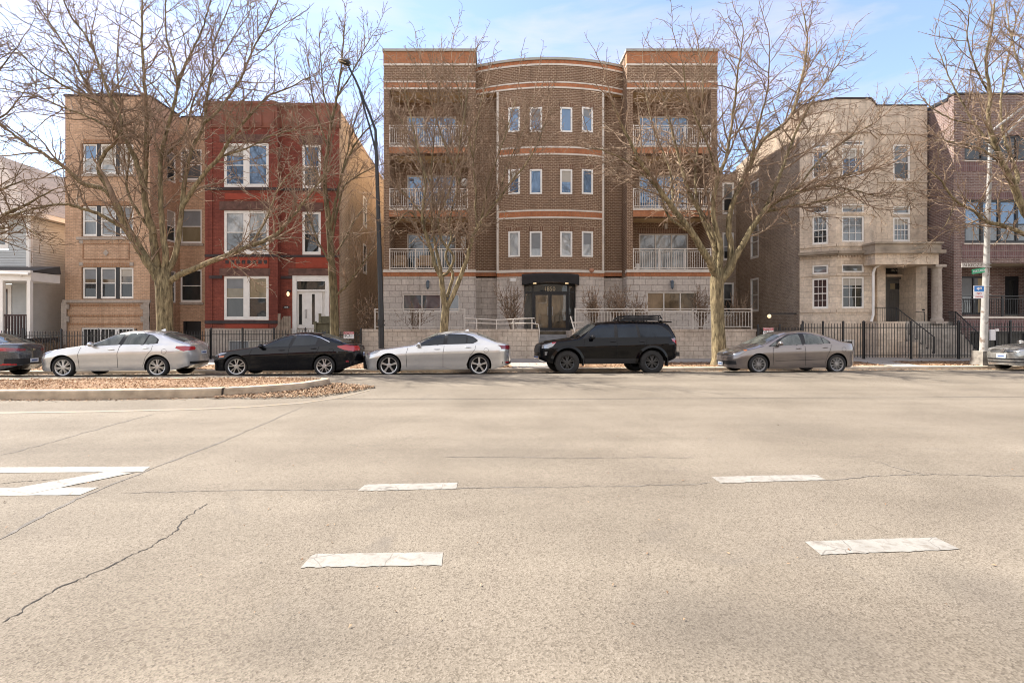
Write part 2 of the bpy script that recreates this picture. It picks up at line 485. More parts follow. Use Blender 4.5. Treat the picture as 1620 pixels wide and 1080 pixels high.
MT['twig_dark'] = m_bark('twig_dark', (0.11,0.075,0.05), (0.20,0.14,0.095), (0.33,0.24,0.165), 3.0, 0.2)
MT['shrub_twig'] = m_bark('shrub_twig', (0.15,0.10,0.075), (0.27,0.19,0.14), (0.38,0.28,0.20), 3.0, 0.2)
MT['seedhead'] = m_leaf('seedhead', [(0.38,0.25,0.16), (0.50,0.36,0.25), (0.30,0.2,0.13)])
MT['leaves'] = m_leaf('dry_leaves', [(0.12,0.065,0.038), (0.26,0.15,0.082), (0.37,0.245,0.145), (0.19,0.105,0.058), (0.43,0.315,0.205), (0.09,0.052,0.032)])
# ================================================================ GROUND
TH = math.atan(0.064)
CT, ST = math.cos(TH), math.sin(TH)
def SP(u, v):                       # street frame -> world xy (u along the kerb, v away from the camera)
    return (u*CT - v*ST, 16.33 + u*ST + v*CT)
def SV(x, y):
    return -x*ST + (y-16.33)*CT
def sstep(a, b, t):
    t = max(0.0, min(1.0, (t-a)/(b-a))); return t*t*(3-2*t)
def road_z(v):
    if v < -1.0: return 0.06*sstep(-9, -1.0, v)
    return 0.06 - 0.15*sstep(-1.0, 0.3, v) - 0.05*sstep(0.9, 2.1, v)
def gz(x, y): return road_z(SV(x, y))
def side_z(v):                      # parkway and pavement
    return -0.02 + 0.10*sstep(2.2, 5.5, v)

def m_asphalt(name, c1, c2, c3, stains=True):
    m, nt, b = new_mat(name)
    g = node(nt, 'ShaderNodeNewGeometry')
    vo = node(nt, 'ShaderNodeTexVoronoi'); vo.inputs['Scale'].default_value = 120.0
    nt.links.new(g.outputs['Position'], vo.inputs['Vector'])
    vr = ramp(nt, vo.outputs['Color'], [(0.05, c1), (0.42, c2), (0.95, c3)])
    n1 = noise(nt, 0.55, 7, 0.6, dist=0.4)
    r1 = ramp(nt, n1.outputs['Fac'], [(0.3, (0.80,0.78,0.755)), (0.7, (1.12,1.11,1.09))])
    c = mixc(nt, 1.0, vr.outputs[0], r1.outputs[0], 'MULTIPLY')
    n4 = noise(nt, 30.0, 6, 0.75); r4 = ramp(nt, n4.outputs['Fac'], [(0.3, (0.88,0.87,0.86)), (0.6, (1.04,1.035,1.03))])
    c = mixc(nt, 1.0, c, r4.outputs[0], 'MULTIPLY')
    # long tyre-polished streaks along the street
    mp = node(nt, 'ShaderNodeMapping'); mp.inputs['Rotation'].default_value = (0, 0, -TH); mp.inputs['Scale'].default_value = (0.05, 0.9, 1)
    nt.links.new(g.outputs['Position'], mp.inputs[0])
    n3 = noise(nt, 1.0, 4, 0.5, mp.outputs[0])
    r3 = ramp(nt, n3.outputs['Fac'], [(0.35, (0.84,0.83,0.82)), (0.65, (1.08,1.08,1.07))])
    c = mixc(nt, 1.0, c, r3.outputs[0], 'MULTIPLY')
    if stains:   # oil drips and dark specks
        n2 = noise(nt, 0.9, 5, 0.6, dist=1.2)
        r2 = ramp(nt, n2.outputs['Fac'], [(0.60, (0,0,0)), (0.76, (0.5,0.5,0.5))])
        c = mixc(nt, r2.outputs[0], c, (0.11,0.095,0.08))
        v2 = node(nt, 'ShaderNodeTexVoronoi'); v2.inputs['Scale'].default_value = 2.3
        nt.links.new(g.outputs['Position'], v2.inputs['Vector'])
        rs = ramp(nt, v2.outputs['Distance'], [(0.012, (0.75,)*3), (0.03, (0,0,0))])
        c = mixc(nt, rs.outputs[0], c, (0.05,0.04,0.035))
    v4 = node(nt, 'ShaderNodeTexVoronoi'); v4.inputs['Scale'].default_value = 34.0; nt.links.new(g.outputs['Position'], v4.inputs['Vector'])
    lt = node(nt, 'ShaderNodeMath', operation='GREATER_THAN'); lt.inputs[1].default_value = 0.80
    sc4 = node(nt, 'ShaderNodeSeparateColor'); nt.links.new(v4.outputs['Color'], sc4.inputs[0]); nt.links.new(sc4.outputs[0], lt.inputs[0])
    r5 = ramp(nt, v4.outputs['Distance'], [(0.10, (0.75,)*3), (0.30, (0,0,0))])
    m5 = node(nt, 'ShaderNodeMath', operation='MULTIPLY'); nt.links.new(r5.outputs[0], m5.inputs[0]); nt.links.new(lt.outputs[0], m5.inputs[1])
    c = mixc(nt, m5.outputs[0], c, (0.045,0.037,0.03))      # pits between the stones
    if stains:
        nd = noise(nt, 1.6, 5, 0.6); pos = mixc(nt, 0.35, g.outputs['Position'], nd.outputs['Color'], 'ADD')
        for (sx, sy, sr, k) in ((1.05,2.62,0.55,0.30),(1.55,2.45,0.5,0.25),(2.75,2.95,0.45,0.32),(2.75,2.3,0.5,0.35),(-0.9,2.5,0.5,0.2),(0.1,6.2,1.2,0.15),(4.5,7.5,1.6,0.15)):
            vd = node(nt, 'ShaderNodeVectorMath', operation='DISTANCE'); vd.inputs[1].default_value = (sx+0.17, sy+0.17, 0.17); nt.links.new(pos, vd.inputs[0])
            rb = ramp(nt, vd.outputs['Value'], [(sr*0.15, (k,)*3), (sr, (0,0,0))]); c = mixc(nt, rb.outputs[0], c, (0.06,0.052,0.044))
    nt.links.new(c, b.inputs['Base Color'])
    b.inputs['Roughness'].default_value = 0.88; b.inputs['Specular IOR Level'].default_value = 0.25
    v3 = node(nt, 'ShaderNodeTexVoronoi'); v3.inputs['Scale'].default_value = 120.0; nt.links.new(g.outputs['Position'], v3.inputs['Vector'])
    bump(nt, b, v3.outputs['Distance'], 0.35, 0.006)
    return m
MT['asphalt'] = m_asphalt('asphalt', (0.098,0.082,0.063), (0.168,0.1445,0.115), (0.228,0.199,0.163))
MT['asphalt_patch'] = m_asphalt('asphalt_patch', (0.105,0.092,0.078), (0.245,0.212,0.178), (0.37,0.33,0.285), False)
MT['crack'] = m_plain('crack', (0.035,0.03,0.026), 0.95, var=0.3, scale=20)
MT['seam'] = m_plain('seam_tar', (0.12,0.105,0.09), 0.9, var=0.35, scale=14)
MT['road_white'] = (lambda: None)
def m_roadpaint(name, c, under, lo=0.36, hi=0.5):
    m, nt, b = new_mat(name)
    n = noise(nt, 14.0, 7, 0.7, dist=0.5)
    r = ramp(nt, n.outputs['Fac'], [(lo, (1,1,1)), (hi, (0,0,0))])
    n2 = noise(nt, 5.0, 6, 0.65); r2 = ramp(nt, n2.outputs['Fac'], [(0.3, tuple(x*0.78 for x in c)), (0.65, c)])
    col = mixc(nt, r.outputs[0], r2.outputs[0], under)
    g = node(nt, 'ShaderNodeNewGeometry'); nz = noise(nt, 3.0, 3); wv = mixc(nt, 0.12, g.outputs['Position'], nz.outputs['Color'])
    ve = node(nt, 'ShaderNodeTexVoronoi'); ve.feature = 'DISTANCE_TO_EDGE'; ve.inputs['Scale'].default_value = 2.6; nt.links.new(wv, ve.inputs['Vector'])
    rc = ramp(nt, ve.outputs['Distance'], [(0.003, (0.7,0.7,0.7)), (0.009, (0,0,0))]); col = mixc(nt, rc.outputs[0], col, tuple(x*0.55 for x in under))
    fl = noise(nt, 70.0, 4, 0.7); rf = ramp(nt, fl.outputs['Fac'], [(0.60, (0,0,0)), (0.70, (0.7,0.7,0.7))]); col = mixc(nt, rf.outputs[0], col, under)
    nt.links.new(col, b.inputs['Base Color']); b.inputs['Roughness'].default_value = 0.7
    bump(nt, b, n.outputs['Fac'], 0.3, 0.004)
    return m
MT['road_white'] = m_roadpaint('road_white', (0.268,0.252,0.222), (0.17,0.148,0.122), 0.35, 0.52)
MT['road_yellow'] = m_roadpaint('road_yellow', (0.25,0.18,0.095), (0.18,0.155,0.125), 0.44, 0.62)
MT['walk'] = m_brick('walk', (0.48,0.44,0.39), (0.44,0.405,0.36), (0.30,0.27,0.24), 1.5, 1.5, 0.012, 0.25, dirt=(0.36,0.32,0.28), bstr=0.2)
def flat_uv_walk():
    m, nt, b = new_mat('pavement_concrete')
    g = node(nt, 'ShaderNodeNewGeometry')
    mp = node(nt, 'ShaderNodeMapping'); mp.inputs['Rotation'].default_value = (0,0,-TH)
    nt.links.new(g.outputs['Position'], mp.inputs[0])
    t = node(nt, 'ShaderNodeTexBrick'); t.offset = 0.0
    t.inputs['Color1'].default_value = (0.33,0.30,0.265,1); t.inputs['Color2'].default_value = (0.30,0.27,0.24,1); t.inputs['Mortar'].default_value = (0.2,0.18,0.16,1)
    t.inputs['Scale'].default_value = 1.0; t.inputs['Brick Width'].default_value = 1.5; t.inputs['Row Height'].default_value = 1.7; t.inputs['Mortar Size'].default_value = 0.012
    nt.links.new(mp.outputs[0], t.inputs['Vector'])
    r = ramp(nt, noise(nt, 3, 6).outputs['Fac'], [(0.3, (0.85,)*3), (0.7, (1.08,)*3)])
    nt.links.new(mixc(nt, 1.0, t.outputs['Color'], r.outputs[0], 'MULTIPLY'), b.inputs['Base Color']); b.inputs['Roughness'].default_value = 0.85
    return m
MT['walk'] = flat_uv_walk()
MT['mulch'] = (lambda: None)
def m_soil():
    m, nt, b = new_mat('leafy_soil')
    n = noise(nt, 30, 6, 0.75)
    r = ramp(nt, n.outputs['Fac'], [(0.3, (0.14,0.085,0.05)), (0.5, (0.33,0.20,0.115)), (0.7, (0.47,0.32,0.2))])
    nt.links.new(r.outputs[0], b.inputs['Base Color']); b.inputs['Roughness'].default_value = 0.95
    bump(nt, b, n.outputs['Fac'], 0.8, 0.03)
    return m
MT['mulch'] = m_soil()
MT['soil'] = m_plain('yard_soil', (0.10,0.08,0.055), 0.95, var=0.35, scale=4)

def sheet_uv(us, vs, zf, dz=0.0):
    mb = MB()
    for v in vs:
        for u in us:
            x, y = SP(u, v); mb.v.append((x, y, zf(v)+dz))
    k = len(us)
    for j in range(len(vs)-1):
        for i in range(k-1):
            a = j*k+i; mb.f.append((a, a+1, a+k+1, a+k))
    return mb
us = [-400,-120] + [x*6.0 for x in range(-12, 13)] + [120, 400]
vs = [-60,-40,-30,-24] + [-20+0.5*i for i in range(0, 30)] + [-5+0.25*i for i in range(0, 29)] + [2.1]
vs = sorted(set(vs))
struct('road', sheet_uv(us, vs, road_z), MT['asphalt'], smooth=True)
# base ground to the horizon
g_ = MB(); g_.quad((-1500,-900,-0.6),(1500,-900,-0.6),(1500,1500,-0.6),(-1500,1500,-0.6))
struct('ground', g_, MT['soil'])
# far kerb (real step), parkway, pavement
kb = MB()
kp = [(2.1,-0.22),(2.1,-0.035),(2.125,-0.015),(2.26,-0.012),(2.26,-0.22)]
kus = [x*1.2 for x in range(-60, 61)]
for (va,za),(vb,zb) in zip(kp[:-1], kp[1:]):
    for ua, ub in zip(kus[:-1], kus[1:]):
        g1 = 0.006
        kb.quad(SP(ua+g1,va)+(za,), SP(ub-g1,va)+(za,), SP(ub-g1,vb)+(zb,), SP(ua+g1,vb)+(zb,))
struct('kerb', kb, MT['concrete'])
struct('parkway', sheet_uv(us, [2.26,2.6,3,3.5,4.0], lambda v: side_z(v)-0.015), MT['mulch'])
struct('pavement', sheet_uv(us, [4.0,4.5,5,5.5,6.0,6.5,7.0], side_z), MT['walk'])
yd = MB()
yd.quad(SP(-60,6.98)+(0.052,), SP(60,6.98)+(0.052,), SP(60,50)+(0.052,), SP(-60,50)+(0.052,))
struct('front_yards', yd, MT['soil'])
# driveway-like carriage walks crossing the parkway (pale concrete)
cw = MB()
for u0, u1 in ((0.9,3.2),(-11.7,-10.6),(15.5,16.8)):
    for va, vb in ((2.27,3.1),(3.1,4.0)):
        cw.quad(SP(u0,va)+(side_z(va)+0.004,), SP(u1,va)+(side_z(va)+0.004,), SP(u1,vb)+(side_z(vb)+0.004,), SP(u0,vb)+(side_z(vb)+0.004,))
struct('carriage_walk', cw, MT['walk'])

# ---- road markings (thin sheets draped 4-8 mm above the asphalt)
def gpt(px, py):
    """photo pixel -> road point (solves the crowned surface)"""
    z = 0.0
    for _ in range(6):
        Y = F*(CAM_H - z)/(py-516.0); x = X(px, Y); z = gz(x, Y)
    return (x, Y, z)
def lerp2(a, b, t): return tuple(a[i]+(b[i]-a[i])*t for i in range(len(a)))
def drape(mb, A, B, n=24, dz=0.004, jag=0.0, rnd=None):
    """strip between polylines A and B of pixels"""
    def samp(P, t):
        k = t*(len(P)-1); i = min(int(k), len(P)-2); return lerp2(P[i], P[i+1], k-i)
    pa = []; pb = []
    for i in range(n+1):
        t = i/n
        a = gpt(*samp(A, t)); b = gpt(*samp(B, t))
        if rnd:
            b = (b[0], b[1]+rnd.uniform(-jag, jag), b[2]); a = (a[0], a[1]+rnd.uniform(-jag, jag)*0.5, a[2])
        pa.append((a[0],a[1],gz(a[0],a[1])+dz)); pb.append((b[0],b[1],gz(b[0],b[1])+dz))
    for i in range(n): mb.quad(pa[i], pb[i], pb[i+1], pa[i+1])
rn = random.Random(5)
for top, bot in (
    ([(577,767),(580,766.5),(724,763.5)], [(566,776.5),(600,776),(722,773)]),
    ([(1126,754.5),(1200,752.5),(1292,751)], [(1140,764.5),(1200,762),(1307,759.5)]),
    ([(492,880),(500,876.5),(701,873.5)], [(476,897.5),(540,897),(699,894)]),
    ([(1273,857),(1380,853),(1480,850)], [(1298,877.5),(1400,874),(1518,868.5)])):
    mk = MB(); drape(mk, top, bot, 26, 0.004, 0.009, rn)
    struct('lane_dash', mk, MT['road_white'])
ch = MB()
drape(ch, [(-300,741),(238,738)], [(-300,750),(226,746.5)], 30, 0.004, 0.004, rn)
drape(ch, [(-300,773.5),(156,771)], [(-300,787),(126,783)], 24, 0.004, 0.004, rn)
struct('chevron_line', ch, MT['road_white'])
ch2 = MB()
drape(ch2, [(10,775),(166,747)], [(44,782),(214,747.5)], 24, 0.006, 0.004, rn)
struct('chevron_line', ch2, MT['road_white'])
yl = MB()
yA = [(-250,655),(0,652),(150,650),(300,646.5),(400,642),(480,636),(540,627),(585,615.5)]
drape(yl, yA, [(p[0], p[1]+2.0) for p in yA], 60, 0.004, 0.006, rn)
struct('edge_line', yl, MT['road_yellow'])
# asphalt patch on the near left, with its seam and cracks
pt = MB()
sA = [(-420,1010),(0,852),(120,790),(240,742),(370,690),(480,643)]
pts = [gpt(*p) for p in sA]
def densify(P, n):
    out = []
    for a, b in zip(P[:-1], P[1:]):
        for i in range(n): out.append(lerp2(a, b, i/n))
    return out + [P[-1]]
def crack(px, w, jit, mat, seed, dz=0.003, n=14):
    r = random.Random(seed); P = densify([gpt(*p) for p in px], n); mb = MB(); prev = None
    off = 0
    for i, p in enumerate(P):
        q = P[min(i+1, len(P)-1)]; o = P[max(i-1, 0)]
        dx, dy = q[0]-o[0], q[1]-o[1]; l = math.hypot(dx, dy) or 1; nx, ny = -dy/l, dx/l
        off = off*0.6 + r.uniform(-jit, jit); ww = w*r.uniform(0.35, 1.4)*(0.3 if i in (0, len(P)-1) else 1)
        c = (p[0]+nx*off, p[1]+ny*off)
        a = (c[0]+nx*ww, c[1]+ny*ww); b = (c[0]-nx*ww, c[1]-ny*ww)
        a = a+(gz(*a)+dz,); b = b+(gz(*b)+dz,)
        if prev: mb.quad(prev[0], prev[1], b, a)
        prev = (a, b)
    return struct('road_crack', mb, mat)
crack(sA, 0.013, 0.012, MT['seam'], 2)
crack([(0,985),(95,930),(200,885),(265,850),(300,815),(327,796)], 0.0048, 0.018, MT['crack'], 3)
crack([(200,779),(330,777),(560,774),(800,771),(1000,768),(1130,764)], 0.006, 0.02, MT['seam'], 4)
crack([(1300,760),(1400,752),(1500,750),(1620,754),(1800,757)], 0.006, 0.02, MT['seam'], 6)
crack([(0,720),(60,705),(150,680),(240,655)], 0.011, 0.02, MT['seam'], 7)
crack([(1380,728),(1440,745),(1470,752)], 0.006, 0.02, MT['seam'], 8)
crack([(700,722),(900,724),(1100,723)], 0.007, 0.02, MT['seam'], 9)
crack([(0,765),(40,761),(90,758)], 0.006, 0.012, MT['crack'], 10)
crack([(500,631),(900,631),(1300,629),(1700,627)], 0.018, 0.02, MT['seam'], 11)

# ---- median island with kerb and leaf litter
mz = 0.215
front = [(-900,618),(0,617.5),(200,616.5),(352,613.5),(430,609.5),(480,605.5),(500,602.5)]
def mpt(px, py): Y = F*(CAM_H-mz)/(py-516.0); return (X(px, Y), Y)
A_ = [mpt(*p) for p in front]
tip = [(-4.02,12.55),(-4.2,12.86),(-4.75,13.02),(-6.0,13.0),(-9.0,12.8),(-14,12.5),(-30,11.5)]
outl = A_ + tip
def smooth_closed(P, n=5):
    out = []
    for i in range(len(P)-1):
        p0 = P[max(i-1,0)]; p1 = P[i]; p2 = P[i+1]; p3 = P[min(i+2,len(P)-1)]
        for k in range(n):
            t = k/n
            out.append(tuple(0.5*((2*p1[j]) + (-p0[j]+p2[j])*t + (2*p0[j]-5*p1[j]+4*p2[j]-p3[j])*t*t + (-p0[j]+3*p1[j]-3*p2[j]+p3[j])*t**3) for j in range(2)))
    return out + [P[-1]]
O = smooth_closed(outl, 6)
def inset(P, d):
    out = []
    for i, p in enumerate(P):
        a = P[max(i-1,0)]; b = P[min(i+1,len(P)-1)]
        dx, dy = b[0]-a[0], b[1]-a[1]; l = math.hypot(dx, dy) or 1
        out.append((p[0]-dy/l*d, p[1]+dx/l*d))
    return out
I0 = inset(O, 0.02); I1 = inset(O, 0.19)
mk = MB()
prof = [(inset(O,-0.015), -0.05), (O, mz-0.045), (inset(O,0.012), mz-0.015), (I0, mz-0.004), (inset(O,0.05), mz), (I1, mz), (I1, mz-0.06)]
for (Pa, za), (Pb, zb) in zip(prof[:-1], prof[1:]):
    for i in range(len(O)-1):
        mk.quad((Pa[i][0],Pa[i][1],za), (Pa[i+1][0],Pa[i+1][1],za), (Pb[i+1][0],Pb[i+1][1],zb), (Pb[i][0],Pb[i][1],zb))
MT['kerb_tan'] = m_plain('kerb_tan', (0.42,0.34,0.245), 0.9, var=0.3, scale=3.5)
struct('median_kerb', mk, MT['kerb_tan'], smooth=True)
# joint gap in the kerb
jg = MB()
jx, jy = mpt(352, 613.5)
jg.hexa([(jx-0.015,jy-0.03,-0.02),(jx+0.01,jy-0.03,-0.02),(jx+0.04,jy+0.22,-0.02),(jx+0.0,jy+0.22,-0.02),(jx-0.005,jy-0.022,mz+0.003),(jx+0.02,jy-0.022,mz+0.003),(jx+0.05,jy+0.2,mz+0.003),(jx+0.02,jy+0.2,mz+0.003)])
struct('kerb_joint', jg, MT['crack'])
md = MB(); md.poly([(p[0],p[1],mz-0.03) for p in I1])
struct('median_bed', md, MT['mulch'])

def leaf_mesh(name, spots, mat, seed, size=(0.03,0.07), tilt=0.5, lift=0.02):
    """spots: array of (x,y,z); small bent leaves"""
    r = np.random.RandomState(seed); n = len(spots)
    P = np.array(spots, float)
    L = r.uniform(size[0], size[1], n); w = L*r.uniform(0.35, 0.6, n); a = r.uniform(0, 2*np.pi, n)
    d = np.stack([np.cos(a), np.sin(a), r.uniform(-tilt, tilt, n)], 1); d /= np.linalg.norm(d, axis=1)[:,None]
    s = np.stack([-np.sin(a), np.cos(a), r.uniform(-tilt, tilt, n)], 1); s /= np.linalg.norm(s, axis=1)[:,None]
    P[:,2] += r.uniform(0.004, lift, n)
    v0 = P - d*L[:,None]/2; v1 = P + s*w[:,None]/2 + np.array([0,0,0.008]); v2 = P + d*L[:,None]/2; v3 = P - s*w[:,None]/2 + np.array([0,0,0.004])
    V = np.stack([v0, v1, v2, v3], 1).reshape(-1, 3)
    V[:,2] = np.maximum(V[:,2], np.repeat(np.array(spots)[:,2]+0.003, 4))
    Q = np.arange(4*n).reshape(-1, 4)
    return tag(np_mesh(name, V, Q, mat), kind='stuff')
def inside(P, x, y):
    c = False; j = len(P)-1
    for i in range(len(P)):
        if (P[i][1] > y) != (P[j][1] > y) and x < (P[j][0]-P[i][0])*(y-P[i][1])/(P[j][1]-P[i][1])+P[i][0]: c = not c
        j = i
    return c
rr = random.Random(11)
sp = []
while len(sp) < 19000:
    x = rr.uniform(-16, -3.9); y = rr.uniform(10.2, 13.2)
    if inside(I1, x, y) and rr.random() < 0.35+0.65*(0.5+0.5*math.sin(x*1.7+1.3*math.sin(y*2.9)))*(0.5+0.5*math.sin(y*3.7+x*0.9)):
        sp.append((x, y, mz-0.03+0.035*abs(math.sin(x*2.1+y*3.3))*rr.random()))
leaf_mesh('leaf_litter', sp, MT['leaves'], 1, (0.02,0.06), 0.6, 0.045)
sp = []
while len(sp) < 15000:
    u = rr.uniform(-21, 23); v = 2.28 + (1.75)*rr.random()
    if any(a-0.1 < u < b+0.1 for a, b in ((0.9,3.2),(-11.7,-10.6),(15.5,16.8))) and rr.random() > 0.08: continue
    x, y = SP(u, v); sp.append((x, y, side_z(v)-0.015))
leaf_mesh('leaf_litter', sp, MT['leaves'], 2, (0.04,0.10), 0.5, 0.04)
sp = []
while len(sp) < 3600:                      # gutter drift under the parked cars
    u = rr.uniform(-21, 23); v = 2.08 - abs(rr.gauss(0, 0.35))
    if v < 0.2: continue
    x, y = SP(u, v); sp.append((x, y, road_z(v)))
leaf_mesh('leaf_litter', sp, MT['leaves'], 3, (0.04,0.09), 0.5, 0.03)
sp = []
tri = [gpt(*p) for p in ((335,631),(420,631),(500,629),(560,620),(597,613),(520,607),(490,607),(440,612),(360,620))]
tri = [(p[0],p[1]) for p in tri]
while len(sp) < 4200:                      # pile swept off the median nose
    x = rr.uniform(-7, -2); y = rr.uniform(10, 14.2)
    if inside(tri, x, y) and not inside(O, x, y): sp.append((x, y, gz(x, y)+0.02*rr.random()))
leaf_mesh('leaf_litter', sp, MT['leaves'], 4, (0.03,0.075), 0.5, 0.04)
sp = []
while len(sp) < 900:                       # stray leaves at the foot of the median kerb
    i = rr.randrange(6, 30); p = O[min(i, len(O)-1)]
    x = rr.uniform(-15, -5.2); y = np.interp(x, [q[0] for q in O[:30]], [q[1] for q in O[:30]]) - abs(rr.gauss(0, 0.10)) - 0.02
    sp.append((x, y, gz(x, y)))
leaf_mesh('leaf_litter', sp, MT['leaves'], 5, (0.03,0.06), 0.4, 0.02)
sp = []
for _ in range(90):
    px, py = rr.uniform(0, 1620), rr.uniform(600, 1000); p = gpt(px, py); sp.append(p)
leaf_mesh('leaf_litter', sp, MT['leaves'], 6, (0.012,0.03), 0.3, 0.008)
# ================================================================ BUILDING HELPERS
def front(Y):  return lambda u, v, d: (u, Y-d, v)
def leftw(Xw): return lambda u, v, d: (Xw-d, u, v)       # wall facing -X, u runs along Y
def rightw(Xw):return lambda u, v, d: (Xw+d, u, v)
def skew(p0, p1):                                        # wall between two plan points, u = metres from p0
    dx, dy = p1[0]-p0[0], p1[1]-p0[1]; l = math.hypot(dx, dy); dx /= l; dy /= l
    return (lambda u, v, d: (p0[0]+dx*u+dy*d, p0[1]+dy*u-dx*d, v)), l

def wall(mb, M, u0, u1, v0, v1, holes=(), depth=0.14, extra=(), back=False):
    U = sorted({u0, u1} | {x for h in holes for x in h[:2] if u0 < x < u1} | {e for e in extra if u0 < e < u1})
    V = sorted({v0, v1} | {x for h in holes for x in h[2:4] if v0 < x < v1})
    for i in range(len(U)-1):
        for j in range(len(V)-1):
            cu, cv = (U[i]+U[i+1])/2, (V[j]+V[j+1])/2
            if any(h[0] < cu < h[1] and h[2] < cv < h[3] for h in holes): continue
            mb.quad(M(U[i],V[j],0), M(U[i+1],V[j],0), M(U[i+1],V[j+1],0), M(U[i],V[j+1],0))
    for a, b, c, e in [h[:4] for h in holes]:
        mb.quad(M(a,c,0), M(b,c,0), M(b,c,-depth), M(a,c,-depth))
        mb.quad(M(a,e,0), M(a,e,-depth), M(b,e,-depth), M(b,e,0))
        mb.quad(M(a,c,0), M(a,c,-depth), M(a,e,-depth), M(a,e,0))
        mb.quad(M(b,c,0), M(b,e,0), M(b,e,-depth), M(b,c,-depth))

BL = random.Random(77)
MT['blind'] = m_plain('blind', (0.42,0.39,0.34), 0.7, var=0.08); MT['blind_grey'] = m_plain('blind_grey', (0.22,0.23,0.24), 0.7, var=0.1)
def window(par, M, u0, u1, v0, v1, pane='glass_mid', frame='white', fw=0.065, cols=1, rail=0.5, grid=None, d=-0.11, pane2=None, mull=None, name='window', label=None, ft=0.06):
    fr = MB(); m = mull if mull is not None else fw*0.9
    e = 0.004
    fr.mbox(M, u0+e, u1-e, v0+e, v0+fw, d, d+ft); fr.mbox(M, u0+e, u1-e, v1-fw, v1-e, d, d+ft)
    fr.mbox(M, u0+e, u0+fw, v0+fw, v1-fw, d, d+ft); fr.mbox(M, u1-fw, u1-e, v0+fw, v1-fw, d, d+ft)
    w = (u1-u0-2*fw-(cols-1)*m)/cols
    zr = v0+(v1-v0)*rail if rail else None
    for c in range(cols):
        a = u0+fw+c*(w+m); b = a+w
        if c < cols-1: fr.mbox(M, b, b+m, v0+fw, v1-fw, d, d+ft)
        if rail: fr.mbox(M, a, b, zr-0.022, zr+0.022, d, d+ft-0.008)
        if rail:   # lower sash stands a little proud
            fr.mbox(M, a, b, v0+fw, v0+fw+0.035, d, d+ft-0.012)
        if grid:
            gx, gzr = grid
            for k in range(1, gx): x = a+(b-a)*k/gx; fr.mbox(M, x-0.010, x+0.010, v0+fw, v1-fw, d+0.005, d+ft-0.02)
            for k in range(1, gzr):
                z = v0+fw+(v1-v0-2*fw)*k/gzr
                if rail and abs(z-zr) < 0.06: continue
                fr.mbox(M, a, b, z-0.010, z+0.010, d+0.006, d+ft-0.019)
    o = obj(name, fr, MT[frame], par)
    if name == 'window' and (u1-u0) < 2.3:
        for c in range(cols):
            if BL.random() < 0.55:
                a = u0+fw+c*(w+m); q = BL.choice((0.25,0.35,0.5,0.5,0.7)); bl = MB(); zt_ = v1-fw; zb_ = zt_-(v1-v0-2*fw)*q
                bl.quad(M(a,zb_,d+0.0185), M(a+w,zb_,d+0.0185), M(a+w,zt_,d+0.0185), M(a,zt_,d+0.0185)); obj('blind', bl, MT[BL.choice(('blind','blind_grey','blind_grey'))], o)
    if label: o['label'] = label
    if pane2 and rail:
        p1 = MB(); p1.quad(M(u0+0.01,zr,d+0.012), M(u1-0.01,zr,d+0.012), M(u1-0.01,v1-0.01,d+0.012), M(u0+0.01,v1-0.01,d+0.012))
        p2 = MB(); p2.quad(M(u0+0.01,v0+0.01,d+0.018), M(u1-0.01,v0+0.01,d+0.018), M(u1-0.01,zr,d+0.018), M(u0+0.01,zr,d+0.018))
        obj('pane', p1, MT[pane], o); obj('pane', p2, MT[pane2], o)
    else:
        p = MB(); p.quad(M(u0+0.01,v0+0.01,d+0.015), M(u1-0.01,v0+0.01,d+0.015), M(u1-0.01,v1-0.01,d+0.015), M(u0+0.01,v1-0.01,d+0.015))
        obj('pane', p, MT[pane], o)
    return o

def railing(M, u0, u1, v0, v1, mat, parent=None, name='railing', sp=0.115, post=1.45, bot=0.09, d0=-0.02, r=0.010, rr=0.024, posts=True, origin=None, sub=False):
    mb = MB()
    mb.mbox(M, u0, u1, v1-0.045, v1, d0-rr, d0+rr)
    mb.mbox(M, u0, u1, v1-0.16, v1-0.13, d0-rr*0.7, d0+rr*0.7)
    mb.mbox(M, u0, u1, v0+bot, v0+bot+0.035, d0-rr*0.8, d0+rr*0.8)
    n = max(2, int((u1-u0)/sp))
    for i in range(1, n):
        u = u0+(u1-u0)*i/n; mb.mbox(M, u-r, u+r, v0+bot+0.03, v1-0.135, d0-r, d0+r)
    if posts:
        k = max(1, round((u1-u0)/post))
        for i in range(k+1):
            u = u0+(u1-u0)*i/k; mb.mbox(M, u-0.026, u+0.026, v0, v1+0.012, d0-0.026, d0+0.026)
    return obj(name, mb, mat, parent, origin=origin)

